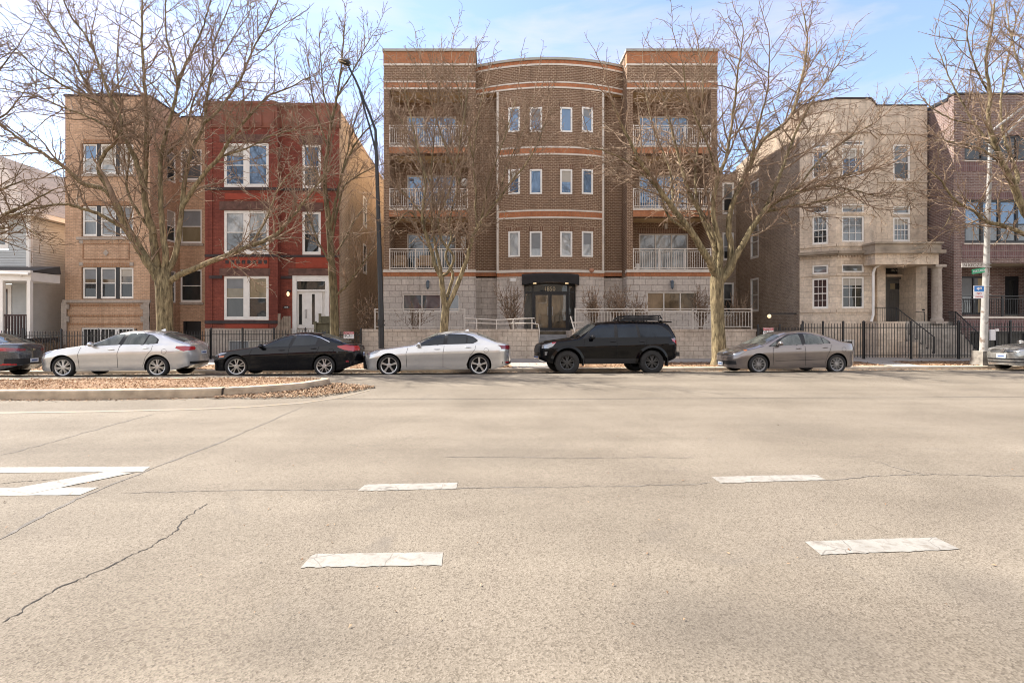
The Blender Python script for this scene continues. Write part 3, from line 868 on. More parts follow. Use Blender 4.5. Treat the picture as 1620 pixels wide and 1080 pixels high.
# ================================================================ MAIN CONDOMINIUM BLOCK
D = thing('apartment_building', 'four storey brown brick condominium block with curved centre bay and stacked balconies', 'building', (3.0, 26.0, 0.0))
YT = 26.0                      # front plane of the two towers
MF = front(YT)
zt = lambda py: Z(py, YT)
TX = [X(607,YT), X(752,YT), X(992,YT), X(1135,YT)]        # tower edges
TOP = zt(78); GB = 0.9
def tower(x0, x1, ox0, ox1):
    """brick tower with three balcony recesses between piers ox0..ox1"""
    ops = [(ox0, ox1, zt(228)+0.0, zt(142)), (ox0, ox1, zt(328), zt(344)+0.0), (ox0, ox1, zt(425), zt(344))]
    open4 = (ox0, ox1, zt(230), zt(142)); open3 = (ox0, ox1, zt(329), zt(243.5)); open2 = (ox0, ox1, zt(426.5), zt(343.5))
    b = MB()
    wall(b, MF, x0, x1, zt(426.8), zt(101), [open4, open3, open2], 0.32)
    obj('brick_wall', b, MT['main_brick'], D)
    # recess: back wall, sides, ceilings
    rb = MB(); yb = YT+1.55; MBk = front(yb)
    dx0, dx1 = (X(644,yb), X(721.5,yb)) if x0 < 0 else (X(1011,yb), X(1089,yb))
    hz = []
    for (o, fl) in ((open4, zt(230)), (open3, zt(329)), (open2, zt(426.5))):
        hz.append((dx0, dx1, fl+0.08, fl+2.10))
    wall(rb, MBk, ox0-0.3, ox1+0.3, zt(426.5), zt(141), hz, 0.12)
    for xs_ in (ox0-0.006, ox1+0.006):
        rb.quad((xs_,YT+0.3,zt(426.5)), (xs_,yb,zt(426.5)), (xs_,yb,zt(141)), (xs_,YT+0.3,zt(141)))
    obj('recess_wall', rb, MT['main_brick'], D)
    sl = MB()
    for zz in (zt(141.5), zt(242.5), zt(342.5)): sl.box(ox0-0.02, ox1+0.02, YT+0.05, yb-0.01, zz, zz+0.06)
    obj('soffit', sl, MT['soffit'], D)
    fl_ = MB()
    for zz in (zt(233), zt(332), zt(429)): fl_.box(ox0-0.01, ox1+0.01, YT-0.02, yb-0.005, zz, zz+0.10)
    obj('balcony_floor', fl_, MT['trim'], D)
    sd = MB()
    for (a, b_, c, e) in hz: sd.mbox(MBk, a-0.1, b_+0.1, e+0.02, e+0.30, 0.0, 0.012)
    obj('soldier_course', sd, MT['soldier'], D)
    for i, (a, b_, c, e) in enumerate(hz):
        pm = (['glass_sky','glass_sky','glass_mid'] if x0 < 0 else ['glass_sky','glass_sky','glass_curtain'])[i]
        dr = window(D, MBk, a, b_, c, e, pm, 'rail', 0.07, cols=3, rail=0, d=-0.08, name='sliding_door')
    # slab fascias
    of = MB(); wf = MB()
    for y0, y1 in ((233,243),(333,343)): of.mbox(MF, ox0, ox1, zt(y1), zt(y0), -0.30, 0.035)
    for y0, y1 in ((230,233),(329.5,333)): wf.mbox(MF, ox0-0.004, ox1+0.004, zt(y1), zt(y0), -0.30, 0.06)
    obj('balcony_fascia', of, MT['orange_plain'], D); obj('balcony_edge', wf, MT['trim'], D)
    for y0, y1 in ((198,230),(298,329.5),(393,427)):
        railing(MF, ox0+0.02, ox1-0.02, zt(y1), zt(y0), MT['rail'], D)
    # cap bands
    ob = MB(); wb = MB(); cp = MB()
    ob.mbox(MF, x0-0.012, x1+0.012, zt(101), zt(82), -0.3, 0.012)
    ob.mbox(MF, x0-0.01, x1+0.01, zt(139), zt(131), -0.001, 0.012)
    obj('orange_band', ob, MT['orange_plain'], D)
    wb.mbox(MF, x0-0.02, x1+0.02, zt(104), zt(101), -0.3, 0.03)
    wb.mbox(MF, x0-0.02, x1+0.02, zt(131), zt(128.5), -0.001, 0.03); wb.mbox(MF, x0-0.02, x1+0.02, zt(141.5), zt(139), -0.001, 0.03)
    obj('stone_band', wb, MT['trim'], D)
    cp.box(x0-0.06, x1+0.06, YT-0.07, YT+5.0, zt(82), TOP)
    obj('coping', cp, MT['coping'], D)
    ls = MB(); ls.mbox(MF, x0-0.03, x1+0.03, zt(431), zt(426.8), -0.3, 0.06); obj('stone_ledge', ls, MT['trim'], D)
    lo = MB(); lo.mbox(MF, x0-0.01, x1+0.01, zt(437), zt(431), -0.3, 0.025); obj('orange_band', lo, MT['orange_brick'], D)
ox = (X(616,YT), X(740,YT), X(1001.5,YT), X(1125,YT))
tower(TX[0], TX[1], ox[0], ox[1]); tower(TX[2], TX[3], ox[2], ox[3])
# ground storey of towers
for x0, x1, w0, w1, wy0, wy1, pm in ((TX[0], TX[1], X(637,YT), X(727,YT), 493, 465, 'glass_mid'), (TX[2], TX[3], X(1023.5,YT), X(1104,YT), 493, 462, 'glass_brown')):
    b = MB(); hole = (w0, w1, zt(wy0), zt(wy1))
    wall(b, MF, x0-0.015, x1+0.015, GB, zt(437), [hole], 0.14)
    obj('stone_base', b, MT['block'], D)
    window(D, MF, hole[0], hole[1], hole[2], hole[3], pm, 'rail', 0.06, cols=3, rail=0, d=-0.10)
# tower side returns and outer side walls
sd = MB()
for xx in (TX[0], TX[3]): sd.quad((xx,YT,GB), (xx,YT+26,GB), (xx,YT+26,zt(82)-0.3), (xx,YT,zt(82)-0.3))
rt = MB()
for xx in (TX[1], TX[2]): rt.quad((xx,YT,zt(437)), (xx,YT+4.9,zt(437)), (xx,YT+4.9,zt(82)), (xx,YT,zt(82)))
obj('side_return', rt, MT['main_brick'], D)
rt = MB()
for xx in (TX[1], TX[2]): rt.quad((xx,YT,GB), (xx,YT+1.2,GB), (xx,YT+1.2,zt(437)), (xx,YT,zt(437)))
obj('stone_base', rt, MT['block'], D)
sd.quad((TX[0],YT+4.95,13), (TX[1],YT+4.95,13), (TX[1],YT+4.95,zt(82)), (TX[0],YT+4.95,zt(82)))
sd.quad((TX[2],YT+4.95,13), (TX[3],YT+4.95,13), (TX[3],YT+4.95,zt(82)), (TX[2],YT+4.95,zt(82)))
sd.quad((TX[0],YT+26,GB), (TX[3],YT+26,GB), (TX[3],YT+26,15), (TX[0],YT+26,15))
for xx in (TX[0], TX[3]): sd.quad((xx,YT,zt(82)-0.3),(xx,YT+4.9,zt(82)-0.3),(xx,YT+4.9,zt(82)),(xx,YT,zt(82)))
obj('side_wall', sd, MT['tan_side'], D)
rf = MB(); rf.box(TX[0]+0.1, TX[3]-0.1, YT+2.5, YT+25.9, 14.0, 14.2); obj('roof', rf, MT['roofing'], D)
# curved centre bay
BX0, BX1, BXC = X(752,26.9)-0.05, X(985,26.9)+0.12, 2.93
def bow_y(u): return 26.05 + 0.056*(u-BXC)**2
def MBow(u, v, d):
    s = 2*0.056*(u-BXC); l = math.hypot(1, s)
    return (u + d*s/l, bow_y(u) - d/l, v)
bx = [BX0+(BX1-BX0)*i/48 for i in range(49)]
zb = lambda py: Z(py, 26.1)
MX0, MX1 = X(786,26.45), X(955.5,26.45)
wins = []
wcols = [(804,822.5),(838,857.5),(886,905.5),(920,938.5)]
rows = [(170,209.5),(268,307.5),(366,406.5)]
for ci, (a, b) in enumerate(wcols):
    for ri, (t, m) in enumerate(rows):
        yy = 26.12 if ci in (1,2) else 26.28
        wins.append((X(a,yy), X(b,yy), Z(m,yy), Z(t,yy), ci, ri))
bw = MB()
wall(bw, MBow, BX0, BX1, zb(141), zb(104.5), [], 0.1, bx)
wall(bw, MBow, MX0, MX1, zb(426.8), zb(141), [w[:4] for w in wins], 0.12, bx)
# recessed flanks beside the bay
for x0, x1 in ((BX0, MX0), (MX1, BX1)):
    bw.quad((x0,27.05,zb(426.8)), (x1,27.05,zb(426.8)), (x1,27.05,zb(141)), (x0,27.05,zb(141)))
for x in (MX0, MX1): bw.quad((x,bow_y(x),zb(437)), (x,27.05,zb(437)), (x,27.05,zb(141)), (x,bow_y(x),zb(141)))
obj('bay_wall', bw, MT['main_brick'], D)
us_ = MB()
wall(us_, MBow, BX0, BX1, zb(141), zb(141)+0.001, [], 0.1, bx)
for i in range(48): us_.quad(MBow(bx[i],zb(141),0), MBow(bx[i+1],zb(141),0), (bx[i+1],27.05,zb(141)), (bx[i],27.05,zb(141)))
obj('bay_soffit', us_, MT['soffit'], D)
og = MB(); st = MB(); cpb = MB(); sold = MB()
nu = 40
og.mbox(MBow, BX0, BX1, zb(101.5), zb(96), -0.2, 0.012, nu)
og.mbox(MBow, BX0, BX1, zb(138), zb(132), -0.001, 0.012, nu)
for y0, y1 in ((234.5,243),(334.5,343)): og.mbox(MBow, MX0, MX1, zb(y1), zb(y0), -0.001, 0.012, 28)
og.mbox(MBow, MX0, MX1, zb(437), zb(431), -0.2, 0.022, 28)
for x0, x1 in ((BX0, MX0-0.03), (MX1+0.03, BX1)):
    og.mbox(front(27.05), x0, x1, Z(437,27.05), Z(431.2,27.05), 0, 0.015); st.mbox(front(27.05), x0, x1, Z(431.2,27.05), Z(428,27.05), 0, 0.04)
st.mbox(MBow, BX0, BX1, zb(104.5), zb(101.5), -0.2, 0.03, nu)
st.mbox(MBow, BX0, BX1, zb(132), zb(129.7), -0.001, 0.03, nu); st.mbox(MBow, BX0, BX1, zb(140.6), zb(138), -0.001, 0.03, nu)
for y0, y1 in ((232,234.5),(243,245.5),(332,334.5),(343,345.5)): st.mbox(MBow, MX0, MX1, zb(y1), zb(y0), -0.001, 0.03, 28)
st.mbox(MBow, MX0, MX1, zb(431), zb(426.8), -0.2, 0.06, 28)
for x in (MX0+0.05, MX1-0.05): st.mbox(MBow, x-0.05, x+0.05, zb(426.8), zb(141), -0.1, 0.045)
cpb.mbox(MBow, BX0, BX1, zb(96), zb(92), -0.35, 0.07, nu)
for (a, b, c, e, ci, ri) in wins: sold.mbox(MBow, a-0.1, b+0.1, e+0.015, e+0.25, -0.001, 0.008)
obj('orange_band', og, MT['orange_brick'], D); obj('stone_band', st, MT['trim'], D); obj('coping', cpb, MT['coping'], D); obj('soldier_course', sold, MT['soldier'], D)
for (a, b, c, e, ci, ri) in wins:
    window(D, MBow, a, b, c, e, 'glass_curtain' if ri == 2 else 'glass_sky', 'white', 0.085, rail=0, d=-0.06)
# bay ground storey with entrance
ex0, ex1, ez0, ez1 = X(829,26.2), X(911.5,26.2), Z(522.5,26.2), Z(447,26.2)
bg = MB()
wall(bg, MBow, MX0, MX1, GB, zb(437), [(ex0, ex1, ez0, ez1)], 0.35, bx)
for x0, x1 in ((BX0, MX0), (MX1, BX1)): bg.quad((x0,27.05,GB), (x1,27.05,GB), (x1,27.05,zb(437)), (x0,27.05,zb(437)))
for x in (MX0, MX1): bg.quad((x,bow_y(x),GB), (x,27.05,GB), (x,27.05,zb(437)), (x,bow_y(x),zb(437)))
obj('stone_base', bg, MT['block'], D)
ME = front(26.36); zE = lambda py: Z(py, 26.36); xE = lambda px: X(px, 26.36)
ef = MB()
ef.mbox(ME, ex0, ex0+0.06, ez0, ez1, -0.06, 0.04); ef.mbox(ME, ex1-0.06, ex1, ez0, ez1, -0.06, 0.04)
for a, b in ((841.5,844.5),(897.5,900.5)): ef.mbox(ME, xE(a), xE(b), ez0, ez1, -0.06, 0.05)
ef.mbox(ME, ex0+0.06, ex1-0.06, zE(463.5), zE(461), -0.06, 0.045)
arc = []
for i in range(21):
    t = i/20; u = ex0+(ex1-ex0)*t; arc.append((u, zE(452)+ (zE(447.2)-zE(452))*(1-(2*t-1)**2)))
for (a, b) in zip(arc[:-1], arc[1:]): ef.hexa([ME(a[0],a[1]-0.08,0.04), ME(b[0],b[1]-0.08,0.04), ME(b[0],b[1]-0.08,-0.06), ME(a[0],a[1]-0.08,-0.06), ME(a[0],ez1+0.02,0.04), ME(b[0],ez1+0.02,0.04), ME(b[0],ez1+0.02,-0.06), ME(a[0],ez1+0.02,-0.06)])
en = obj('entrance_frame', ef, MT['dark_frame'], D)
pg = MB(); pg.quad(ME(ex0,ez0,-0.02), ME(ex1,ez0,-0.02), ME(ex1,ez1,-0.02), ME(ex0,ez1,-0.02)); obj('pane', pg, MT['glass_dark'], en)
for a, b in ((844.5,870),(870,897.5)):
    df = MB(); u0, u1 = xE(a)+0.01, xE(b)-0.01; z0, z1 = ez0+0.01, zE(463.5)-0.01
    df.mbox(ME, u0, u0+0.075, z0, z1, 0.0, 0.045); df.mbox(ME, u1-0.075, u1, z0, z1, 0.0, 0.045)
    df.mbox(ME, u0+0.075, u1-0.075, z0, z0+0.12, 0.0, 0.045); df.mbox(ME, u0+0.075, u1-0.075, z1-0.09, z1, 0.0, 0.045)
    dd = obj('glass_door', df, MT['dark_frame'], D)
    p = MB(); p.quad(ME(u0+0.05,z0+0.05,0.02), ME(u1-0.05,z0+0.05,0.02), ME(u1-0.05,z1-0.05,0.02), ME(u0+0.05,z1-0.05,0.02)); obj('pane', p, MT['glass_brown'], dd)
    h = MB(); hu = u1-0.11 if a < 850 else u0+0.11
    h.tube([ME(hu,z0+0.75,0.05), ME(hu,z0+0.75,0.09), ME(hu,z0+1.2,0.09), ME(hu,z0+1.2,0.05)], 0.014, 6); obj('handle', h, MT['galv'], dd)
text_obj('house_number', '1850', 0.30, m_plain('gilt', (0.62,0.52,0.36), 0.5), D, Vector((X(869.5,26.3), 26.36-0.05, Z(457.2,26.3)))-Vector(D.location))
# awning with arched lower edge
aw = MB(); a0, a1 = X(826.5,25.7), X(916.5,25.7); yf = 25.72
n = 24
zt_ = lambda t: Z(435.8,25.75)+0.05*(1-(2*t-1)**2); zl_ = lambda t: Z(450.5,25.75)+(Z(446.0,25.75)-Z(450.5,25.75))*(1-(2*t-1)**2)
for i in range(n):
    t0, t1 = i/n, (i+1)/n; u0, u1 = a0+(a1-a0)*t0, a0+(a1-a0)*t1
    yb0, yb1 = bow_y(u0)+0.02, bow_y(u1)+0.02
    aw.quad((u0,yf,zl_(t0)), (u1,yf,zl_(t1)), (u1,yf-0.02,zt_(t1)), (u0,yf-0.02,zt_(t0)))
    aw.quad((u0,yf-0.02,zt_(t0)), (u1,yf-0.02,zt_(t1)), (u1,yb1,zt_(t1)+0.12), (u0,yb0,zt_(t0)+0.12))
    aw.quad((u0,yf+0.03,zl_(t0)+0.06), (u0,yb0,zl_(t0)+0.06), (u1,yb1,zl_(t1)+0.06), (u1,yf+0.03,zl_(t1)+0.06))
for u, t in ((a0,0),(a1,1)): aw.quad((u,yf,zl_(t)), (u,yf-0.02,zt_(t)), (u,bow_y(u)+0.02,zt_(t)+0.12), (u,bow_y(u)+0.02,zl_(t)))
obj('awning', aw, MT['awning'], D)
lampm = m_plain('lamp_glow', (0.9,0.7,0.4)); 
lb = lampm.node_tree.nodes['Principled BSDF']; lb.inputs['Emission Color'].default_value = (1,0.72,0.4,1); lb.inputs['Emission Strength'].default_value = 0.45
for px in (846, 897):
    l = MB(); l.lathe([(0.0,0.0),(0.09,0.0),(0.07,0.05),(0.0,0.05)], 12, c=(X(px,25.8), 25.85, Z(448.5,25.8))); obj('downlight', l, lampm, D)
# wall lanterns, sign plate, siren, meter boxes
for px, py in ((677,451),(1063,451)):
    l = MB(); x, y, z = X(px,25.9), 25.9, Z(py,25.9)
    l.box(x-0.04, x+0.04, y+0.02, YT, z+0.12, z+0.24); l.lathe([(0.02,0.26),(0.10,0.16),(0.085,0.14),(0.075,-0.12),(0.03,-0.2),(0.0,-0.22)], 8, c=(x, y-0.06, z)); obj('wall_lantern', l, m_plain('lantern', (0.10,0.13,0.16), 0.3), D)
pl = MB(); pl.mbox(MBow, X(807.5,26.3), X(816,26.3), Z(445,26.3), Z(440.5,26.3), 0.0, 0.02); obj('wall_plaque', pl, MT['white'], D)
be = MB(); be.ellipsoid((X(936,26.2), bow_y(X(936,26.2))-0.08, Z(427.5,26.2)), (0.13,0.09,0.11)); obj('alarm_bell', be, m_plain('terracotta_bell', (0.42,0.2,0.12)), D)
vent = MB(); vent.mbox(front(YT+1.55), X(729,27.5), X(737,27.5), Z(393,27.5), Z(374,27.5), 0, 0.05); obj('wall_vent', vent, MT['white'], D)
for px, py in ((1053.5,358),):
    l = MB(); l.mbox(front(YT+1.55), X(px-2,27.5), X(px+2,27.5), Z(py+4,27.5), Z(py-4,27.5), 0, 0.09); obj('wall_lamp', l, MT['rail'], D)
dn = MB()
for px in (751.5, 986.5): dn.box(X(px,26.9)-0.03, X(px,26.9)+0.03, 26.95, 27.04, Z(430,26.9), Z(143,26.9))
obj('downpipe', dn, MT['trim'], D)

# balcony contents
def patio_chair(x, y, z, label, mat):
    t = thing('patio_chair', label, 'chair', (x,y,z), 'wicker seats on the lower left balcony')
    b = MB(); b.box(x-0.32,x+0.32,y-0.3,y+0.3,z+0.22,z+0.40); obj('seat', b, mat, t)
    b = MB(); b.hexa([(x-0.34,y+0.18,z+0.40),(x+0.34,y+0.18,z+0.40),(x+0.34,y+0.32,z+0.40),(x-0.34,y+0.32,z+0.40),(x-0.3,y+0.3,z+0.85),(x+0.3,y+0.3,z+0.85),(x+0.3,y+0.4,z+0.85),(x-0.3,y+0.4,z+0.85)]); obj('backrest', b, mat, t)
    for sx in (-1,1):
        b = MB(); b.box(x+sx*0.36-0.04,x+sx*0.36+0.04,y-0.3,y+0.3,z+0.1,z+0.62); obj('armrest', b, mat, t)
    for sx in (-1,1):
        for sy in (-1,1):
            b = MB(); b.box(x+sx*0.28-0.025,x+sx*0.28+0.025,y+sy*0.25-0.025,y+sy*0.25+0.025,z,z+0.22); obj('leg', b, MT['black'], t)
zf2 = zt(429)+0.10; wick = m_plain('wicker', (0.38,0.27,0.17), 0.8, var=0.3, scale=30)
patio_chair(X(632,26.7), 26.7, zf2, 'tan wicker armchair at the left end of the lowest left balcony', wick)
patio_chair(X(672,26.7), 26.7, zf2, 'tan wicker armchair in the middle of the lowest left balcony', wick)
fp = MB(); fp.lathe([(0.0,0.0),(0.10,0.0),(0.14,0.32),(0.12,0.32),(0.10,0.28),(0.0,0.28)], 14, c=(X(1008,26.4),26.4,zt(429)+0.10))
tag(obj('flower_pot', fp, MT['white'], origin=Vector((X(1008,26.4),26.4,zt(429)+0.10))), 'small white pot on the lower right balcony beside its brick pier', 'flower pot')
gt_ = thing('globe_lamp', 'white globe lamp on a stand on the third floor left balcony', 'lamp', (X(736,26.9),26.9,zt(332)+0.1))
gl_ = MB(); gl_.ellipsoid((X(736,26.9),26.9,Z(289,26.9)), (0.24,0.24,0.22)); obj('globe', gl_, MT['white'], gt_)
gl_ = MB(); gl_.tube([(X(736,26.9),26.9,zt(332)+0.1),(X(736,26.9),26.9,Z(294,26.9))], 0.03, 8); gl_.lathe([(0.0,0.0),(0.18,0.0),(0.16,0.04),(0,0.05)], 12, c=(X(736,26.9),26.9,zt(332)+0.1)); obj('stand', gl_, MT['black'], gt_)

# terrace, retaining walls, entry steps, railings
YW = 22.5; WT = Z(520.5, YW)
tr = MB()
for x0, x1 in ((X(573,YW)+0.02, X(852,YW)-0.02), (X(905,YW)+0.02, X(1196,YW)-0.02)): tr.box(x0, x1, YW+0.3, 27.0, 0.0, WT-0.14)
tr.box(X(852,YW)-0.02, X(905,YW)+0.02, 24.4, 27.0, 0.0, Z(523,25.9)); struct('terrace', tr, MT['soil'])
for x0, x1, lab in ((X(573,YW), X(852,YW), 'long pale block retaining wall behind the silver grey saloon with the dark grille'), (X(905,YW), X(1196,YW), 'pale block retaining wall behind the black off-roader')):
    w = thing('retaining_wall', lab, 'wall', ((x0+x1)/2, YW, 0), 'block retaining walls of the condominium')
    b = MB(); b.box(x0, x1, YW, YW+0.3, -0.1, WT-0.09); b.box(x0, x0+0.3, YW+0.3, YW+2.5, -0.1, WT-0.09); b.box(x1-0.3, x1, YW+0.3, YW+2.5, -0.1, WT-0.09); obj('block_face', b, MT['ret_block'], w)
    b = MB(); b.box(x0-0.02, x1+0.02, YW-0.025, YW+0.33, WT-0.09, WT); obj('cap', b, MT['ret_block'], w)
es = MB(); nst = 7; ztop = Z(523,25.9)
for i in range(nst): es.box(X(852,YW)+0.004, X(905,YW)-0.004, YW+0.25+0.28*i, 25.0 if i == nst-1 else YW+0.25+0.28*(i+1)+0.02, 0.0, 0.07+(ztop-0.07)*(i+1)/nst)
es.box(X(852,YW)+0.004, X(905,YW)-0.004, 24.9, 26.9, 0.0, ztop+0.002)
tag(obj('entry_steps', es, m_plain('grey_step', (0.27,0.27,0.275), 0.85, var=0.2), origin=Vector((X(878,YW),YW+0.3,0))), 'grey concrete steps up to the arched glass entrance', 'steps')
MW = front(YW+0.15)
r1 = railing(MW, X(592,YW), X(735,YW), WT, Z(488,YW), MT['rail_grey'], None, 'terrace_railing', 0.13, 2.0, r=0.009, rr=0.02, origin=Vector((X(665,YW),YW,WT)))
tag(r1, 'pale grey picket railing on the wall left of the entrance ramp', 'railing', 'picket railings on the retaining walls')
r1 = railing(MW, X(911,YW), X(1192,YW), WT, Z(487.5,YW), MT['rail_grey'], None, 'terrace_railing', 0.13, 2.4, r=0.009, rr=0.02, origin=Vector((X(1050,YW),YW,WT)))
tag(r1, 'pale grey picket railing on the wall right of the entrance', 'railing', 'picket railings on the retaining walls')
hr = MB(); zz = lambda py: Z(py,YW)
hr.tube([(X(735,YW),YW+0.16,zz(503)),(X(785,YW),YW+0.16,zz(506)),(X(846,YW),YW+0.16,zz(503)),(X(848,YW),YW+0.16,zz(512)),(X(843,YW),YW+0.16,zz(512))], 0.024, 8)
hr.tube([(X(735,YW),YW+0.16,zz(510)),(X(785,YW),YW+0.16,zz(512)),(X(843,YW),YW+0.16,zz(511)),(X(851.5,YW),YW+0.0,zz(513)),(X(853,YW),YW-0.05,zz(522)),(X(853,YW),YW-0.05,zz(540))], 0.022, 8)
for px in (754,785.5,812,842): hr.tube([(X(px,YW),YW+0.16,WT),(X(px,YW),YW+0.16,zz(504.5))], 0.024, 8)
tag(obj('ramp_handrail', hr, MT['rail'], origin=Vector((X(790,YW),YW+0.15,WT)), smooth=True, sharp=40), 'bent white pipe handrail along the ramp beside the entrance', 'handrail')
hr = MB()
hr.tube([(X(903,YW),YW+0.1,zz(500)),(X(905,YW),YW+0.1,zz(507)),(X(909,YW),YW-0.1,zz(525))], 0.03, 8); hr.tube([(X(904,YW),YW+0.1,zz(510)),(X(925,YW),YW+0.3,zz(510))], 0.025, 8)
tag(obj('step_handrail', hr, MT['rail'], origin=Vector((X(905,YW),YW,WT)), smooth=True, sharp=40), 'short white handrail leaning at the right of the entry steps', 'handrail')

# ================================================================ RED BRICK HOUSE
C = thing('red_brick_house', 'red brick three storey house with brown metal cornice and white double windows', 'building', (-10.9, 25.5, 0))
YB, YC = 25.2, 25.5
cx0, cx1, cx2 = X(325,YB), X(440,YB), X(537,YC)
MBy, MCy = front(YB), front(YC)
zB = lambda py: Z(py,YB); zC = lambda py: Z(py,YC)
whB = [(X(354,YB), X(425,YB), zB(b), zB(t)) for t, b in ((226.5,296),(333,402),(436.5,506))]
whC = [(X(478,YC), X(507.5,YC), zC(b), zC(t)) for t, b in ((229,298),(335,403))]
dhC = (X(463,YC), X(521,YC), zC(533), zC(436))
b = MB()
wall(b, MBy, cx0, cx1, zB(519), zB(203), whB, 0.15)
wall(b, MCy, cx1, cx2, zC(519), zC(203), whC+[(dhC[0], dhC[1], zC(519)-0.001, dhC[3])], 0.15)
b.quad((cx1,YB,zB(519)), (cx1,YC,zB(519)), (cx1,YC,zB(203)), (cx1,YB,zB(203))); b.quad((cx0,YB,0), (cx0,YB+2.3,0), (cx0,YB+2.3,zB(203)), (cx0,YB,zB(203)))
obj('brick_wall', b, MT['red_brick'], C)
b = MB()
bas = (X(360,YB), X(425,YB), zB(575), zB(538))
wall(b, MBy, cx0-0.03, cx1+0.03, 0.0, zB(519), [bas], 0.15); wall(b, MCy, cx1+0.03, cx2+0.02, 0.0, zC(519), [(dhC[0], dhC[1], dhC[2], zC(519)+0.001)], 0.15)
obj('stone_base', b, MT['lime'], C)
window(C, MBy, *bas, 'glass_dark', 'white', 0.06, cols=2, rail=0)
cn = MB()
def cornice(mb, M, u0, u1, z0, z1):
    pr = [(0.0,z0),(0.05,z0+0.02),(0.10,z0+0.25),(0.12,z0+0.6),(0.17,z1-0.25),(0.24,z1-0.12),(0.24,z1),( -0.2,z1)]
    for (da, za), (db, zb_) in zip(pr[:-1], pr[1:]): mb.quad(M(u0,za,da), M(u1,za,da), M(u1,zb_,db), M(u0,zb_,db))
    for u in (u0, u1): mb.poly([M(u,za,da) for da, za in pr] + [M(u,z0,-0.2)])
cornice(cn, MBy, cx0, cx1, zB(203), zB(163)); cornice(cn, MCy, cx1, cx2, zC(203), zC(166))
for u in [cx0+0.3+0.62*i for i in range(6)]: cn.mbox(MBy, u, u+0.05, zB(200), zB(170), 0.05, 0.16)
obj('cornice', cn, MT['rust_metal'], C)
pil = MB(); pil.mbox(MBy, cx1-0.42, cx1, zB(519), zB(203), -0.02, 0.035); pil.mbox(MBy, cx0, cx0+0.36, zB(519), zB(203), -0.02, 0.035); obj('pilaster', pil, MT['red_brick'], C)
tp = MB()
for t, bt in ((306,316),(405,424),(511,519)): tp.mbox(MBy, X(356,YB), X(425,YB), zB(bt), zB(t), 0, 0.03)
for t, bt in ((307,322),(405,424)): tp.mbox(MCy, X(468,YC), X(520,YC), zC(bt), zC(t), 0, 0.025)
obj('terracotta_panel', tp, MT['red_terra'], C)
dn = MB(); ls = MB()
for t, bt in ((213,225),(319,332.5),(424.5,436)): ls.mbox(MBy, X(348,YB), X(428,YB), zB(bt), zB(t), 0, 0.05)
for t, bt in ((215,228.5),(321,334)): ls.mbox(MCy, X(474,YC), X(511,YC), zC(bt), zC(t), 0, 0.045)
ls.mbox(MCy, X(457,YC), X(524,YC), zC(436), zC(425), 0, 0.05); obj('stone_lintel', ls, MT['red_stone'], C)
for t, bt in ((297,301),(402.5,406.5),(507,512)): dn.mbox(MBy, cx0-0.01, cx1+0.01, zB(bt), zB(t), 0, 0.06)
for t, bt in ((298.5,302),(403.5,407)): dn.mbox(MCy, cx1+0.012, cx2+0.01, zC(bt), zC(t), 0, 0.05)
dn.mbox(MCy, cx1+0.012, X(462,YC), zC(441), zC(436.5), 0, 0.04); dn.mbox(MBy, X(332,YB), X(352,YB), zB(441), zB(436), 0.036, 0.05)
for i in range(8): dn.mbox(MBy, X(357,YB)+0.27*i, X(357,YB)+0.27*i+0.17, zB(417.5), zB(411.5), 0.03, 0.036)
obj('stone_course', dn, MT['dark_stone'], C)
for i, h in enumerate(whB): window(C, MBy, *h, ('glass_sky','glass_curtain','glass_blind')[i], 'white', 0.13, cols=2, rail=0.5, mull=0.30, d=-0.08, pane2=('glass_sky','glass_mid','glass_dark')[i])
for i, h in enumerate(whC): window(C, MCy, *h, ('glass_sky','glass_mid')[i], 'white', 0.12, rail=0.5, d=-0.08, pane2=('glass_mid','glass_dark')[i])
dd = MB(); a, b_, c, e = dhC
dd.mbox(MCy, a, b_, c, e, -0.14, -0.10); dd.mbox(MCy, a, a+0.2, c, e, -0.10, 0.03); dd.mbox(MCy, b_-0.2, b_, c, e, -0.10, 0.03); dd.mbox(MCy, a+0.2, b_-0.2, e-0.28, e, -0.10, 0.02); dd.mbox(MCy, a+0.2, b_-0.2, zC(460.5), zC(458), -0.10, 0.0)
dw = obj('door_surround', dd, MT['white'], C)
p = MB(); p.mbox(MCy, a+0.2, b_-0.2, zC(458), e-0.28, -0.10, -0.085)
for px0, px1 in ((472,476.5),(514,518)): p.mbox(MCy, X(px0,YC), X(px1,YC), zC(513), zC(465), -0.10, -0.085)
obj('pane', p, MT['glass_dark'], dw)
d_ = MB(); d_.mbox(MCy, X(481.5,YC), X(509.5,YC), c, zC(461.5), -0.10, -0.05); dr = obj('front_door', d_, MT['white'], C)
p = MB(); p.mbox(MCy, X(493,YC), X(497.5,YC), zC(513), zC(465), -0.05, -0.044); obj('pane', p, MT['glass_dark'], dr)
p = MB(); p.mbox(MCy, X(482.5,YC), X(484.5,YC), zC(503), zC(489), -0.05, 0.01); obj('handle', p, MT['galv'], dr)
l = MB(); x, z = X(456,YC-0.1), Z(465,YC-0.1); l.ellipsoid((x,YC-0.12,z), (0.07,0.07,0.12)); wl = obj('wall_lamp', l, lampm, C)
l = MB(); l.mbox(MCy, x-0.06, x+0.1, z+0.1, z+0.2, 0, 0.14); obj('bracket', l, MT['black'], wl)
l = MB(); l.lathe([(0.0,-0.01),(0.16,-0.01),(0.16,0.01),(0.0,0.01)], 20, 'y', c=(X(453,YC),YC-0.015,zC(486))); 
for i in range(len(l.v)): v = l.v[i]; l.v[i] = (v[0], v[1], zC(486)+(v[2]-zC(486))*0.45)
np_ = obj('number_plate', l, MT['black'], C)
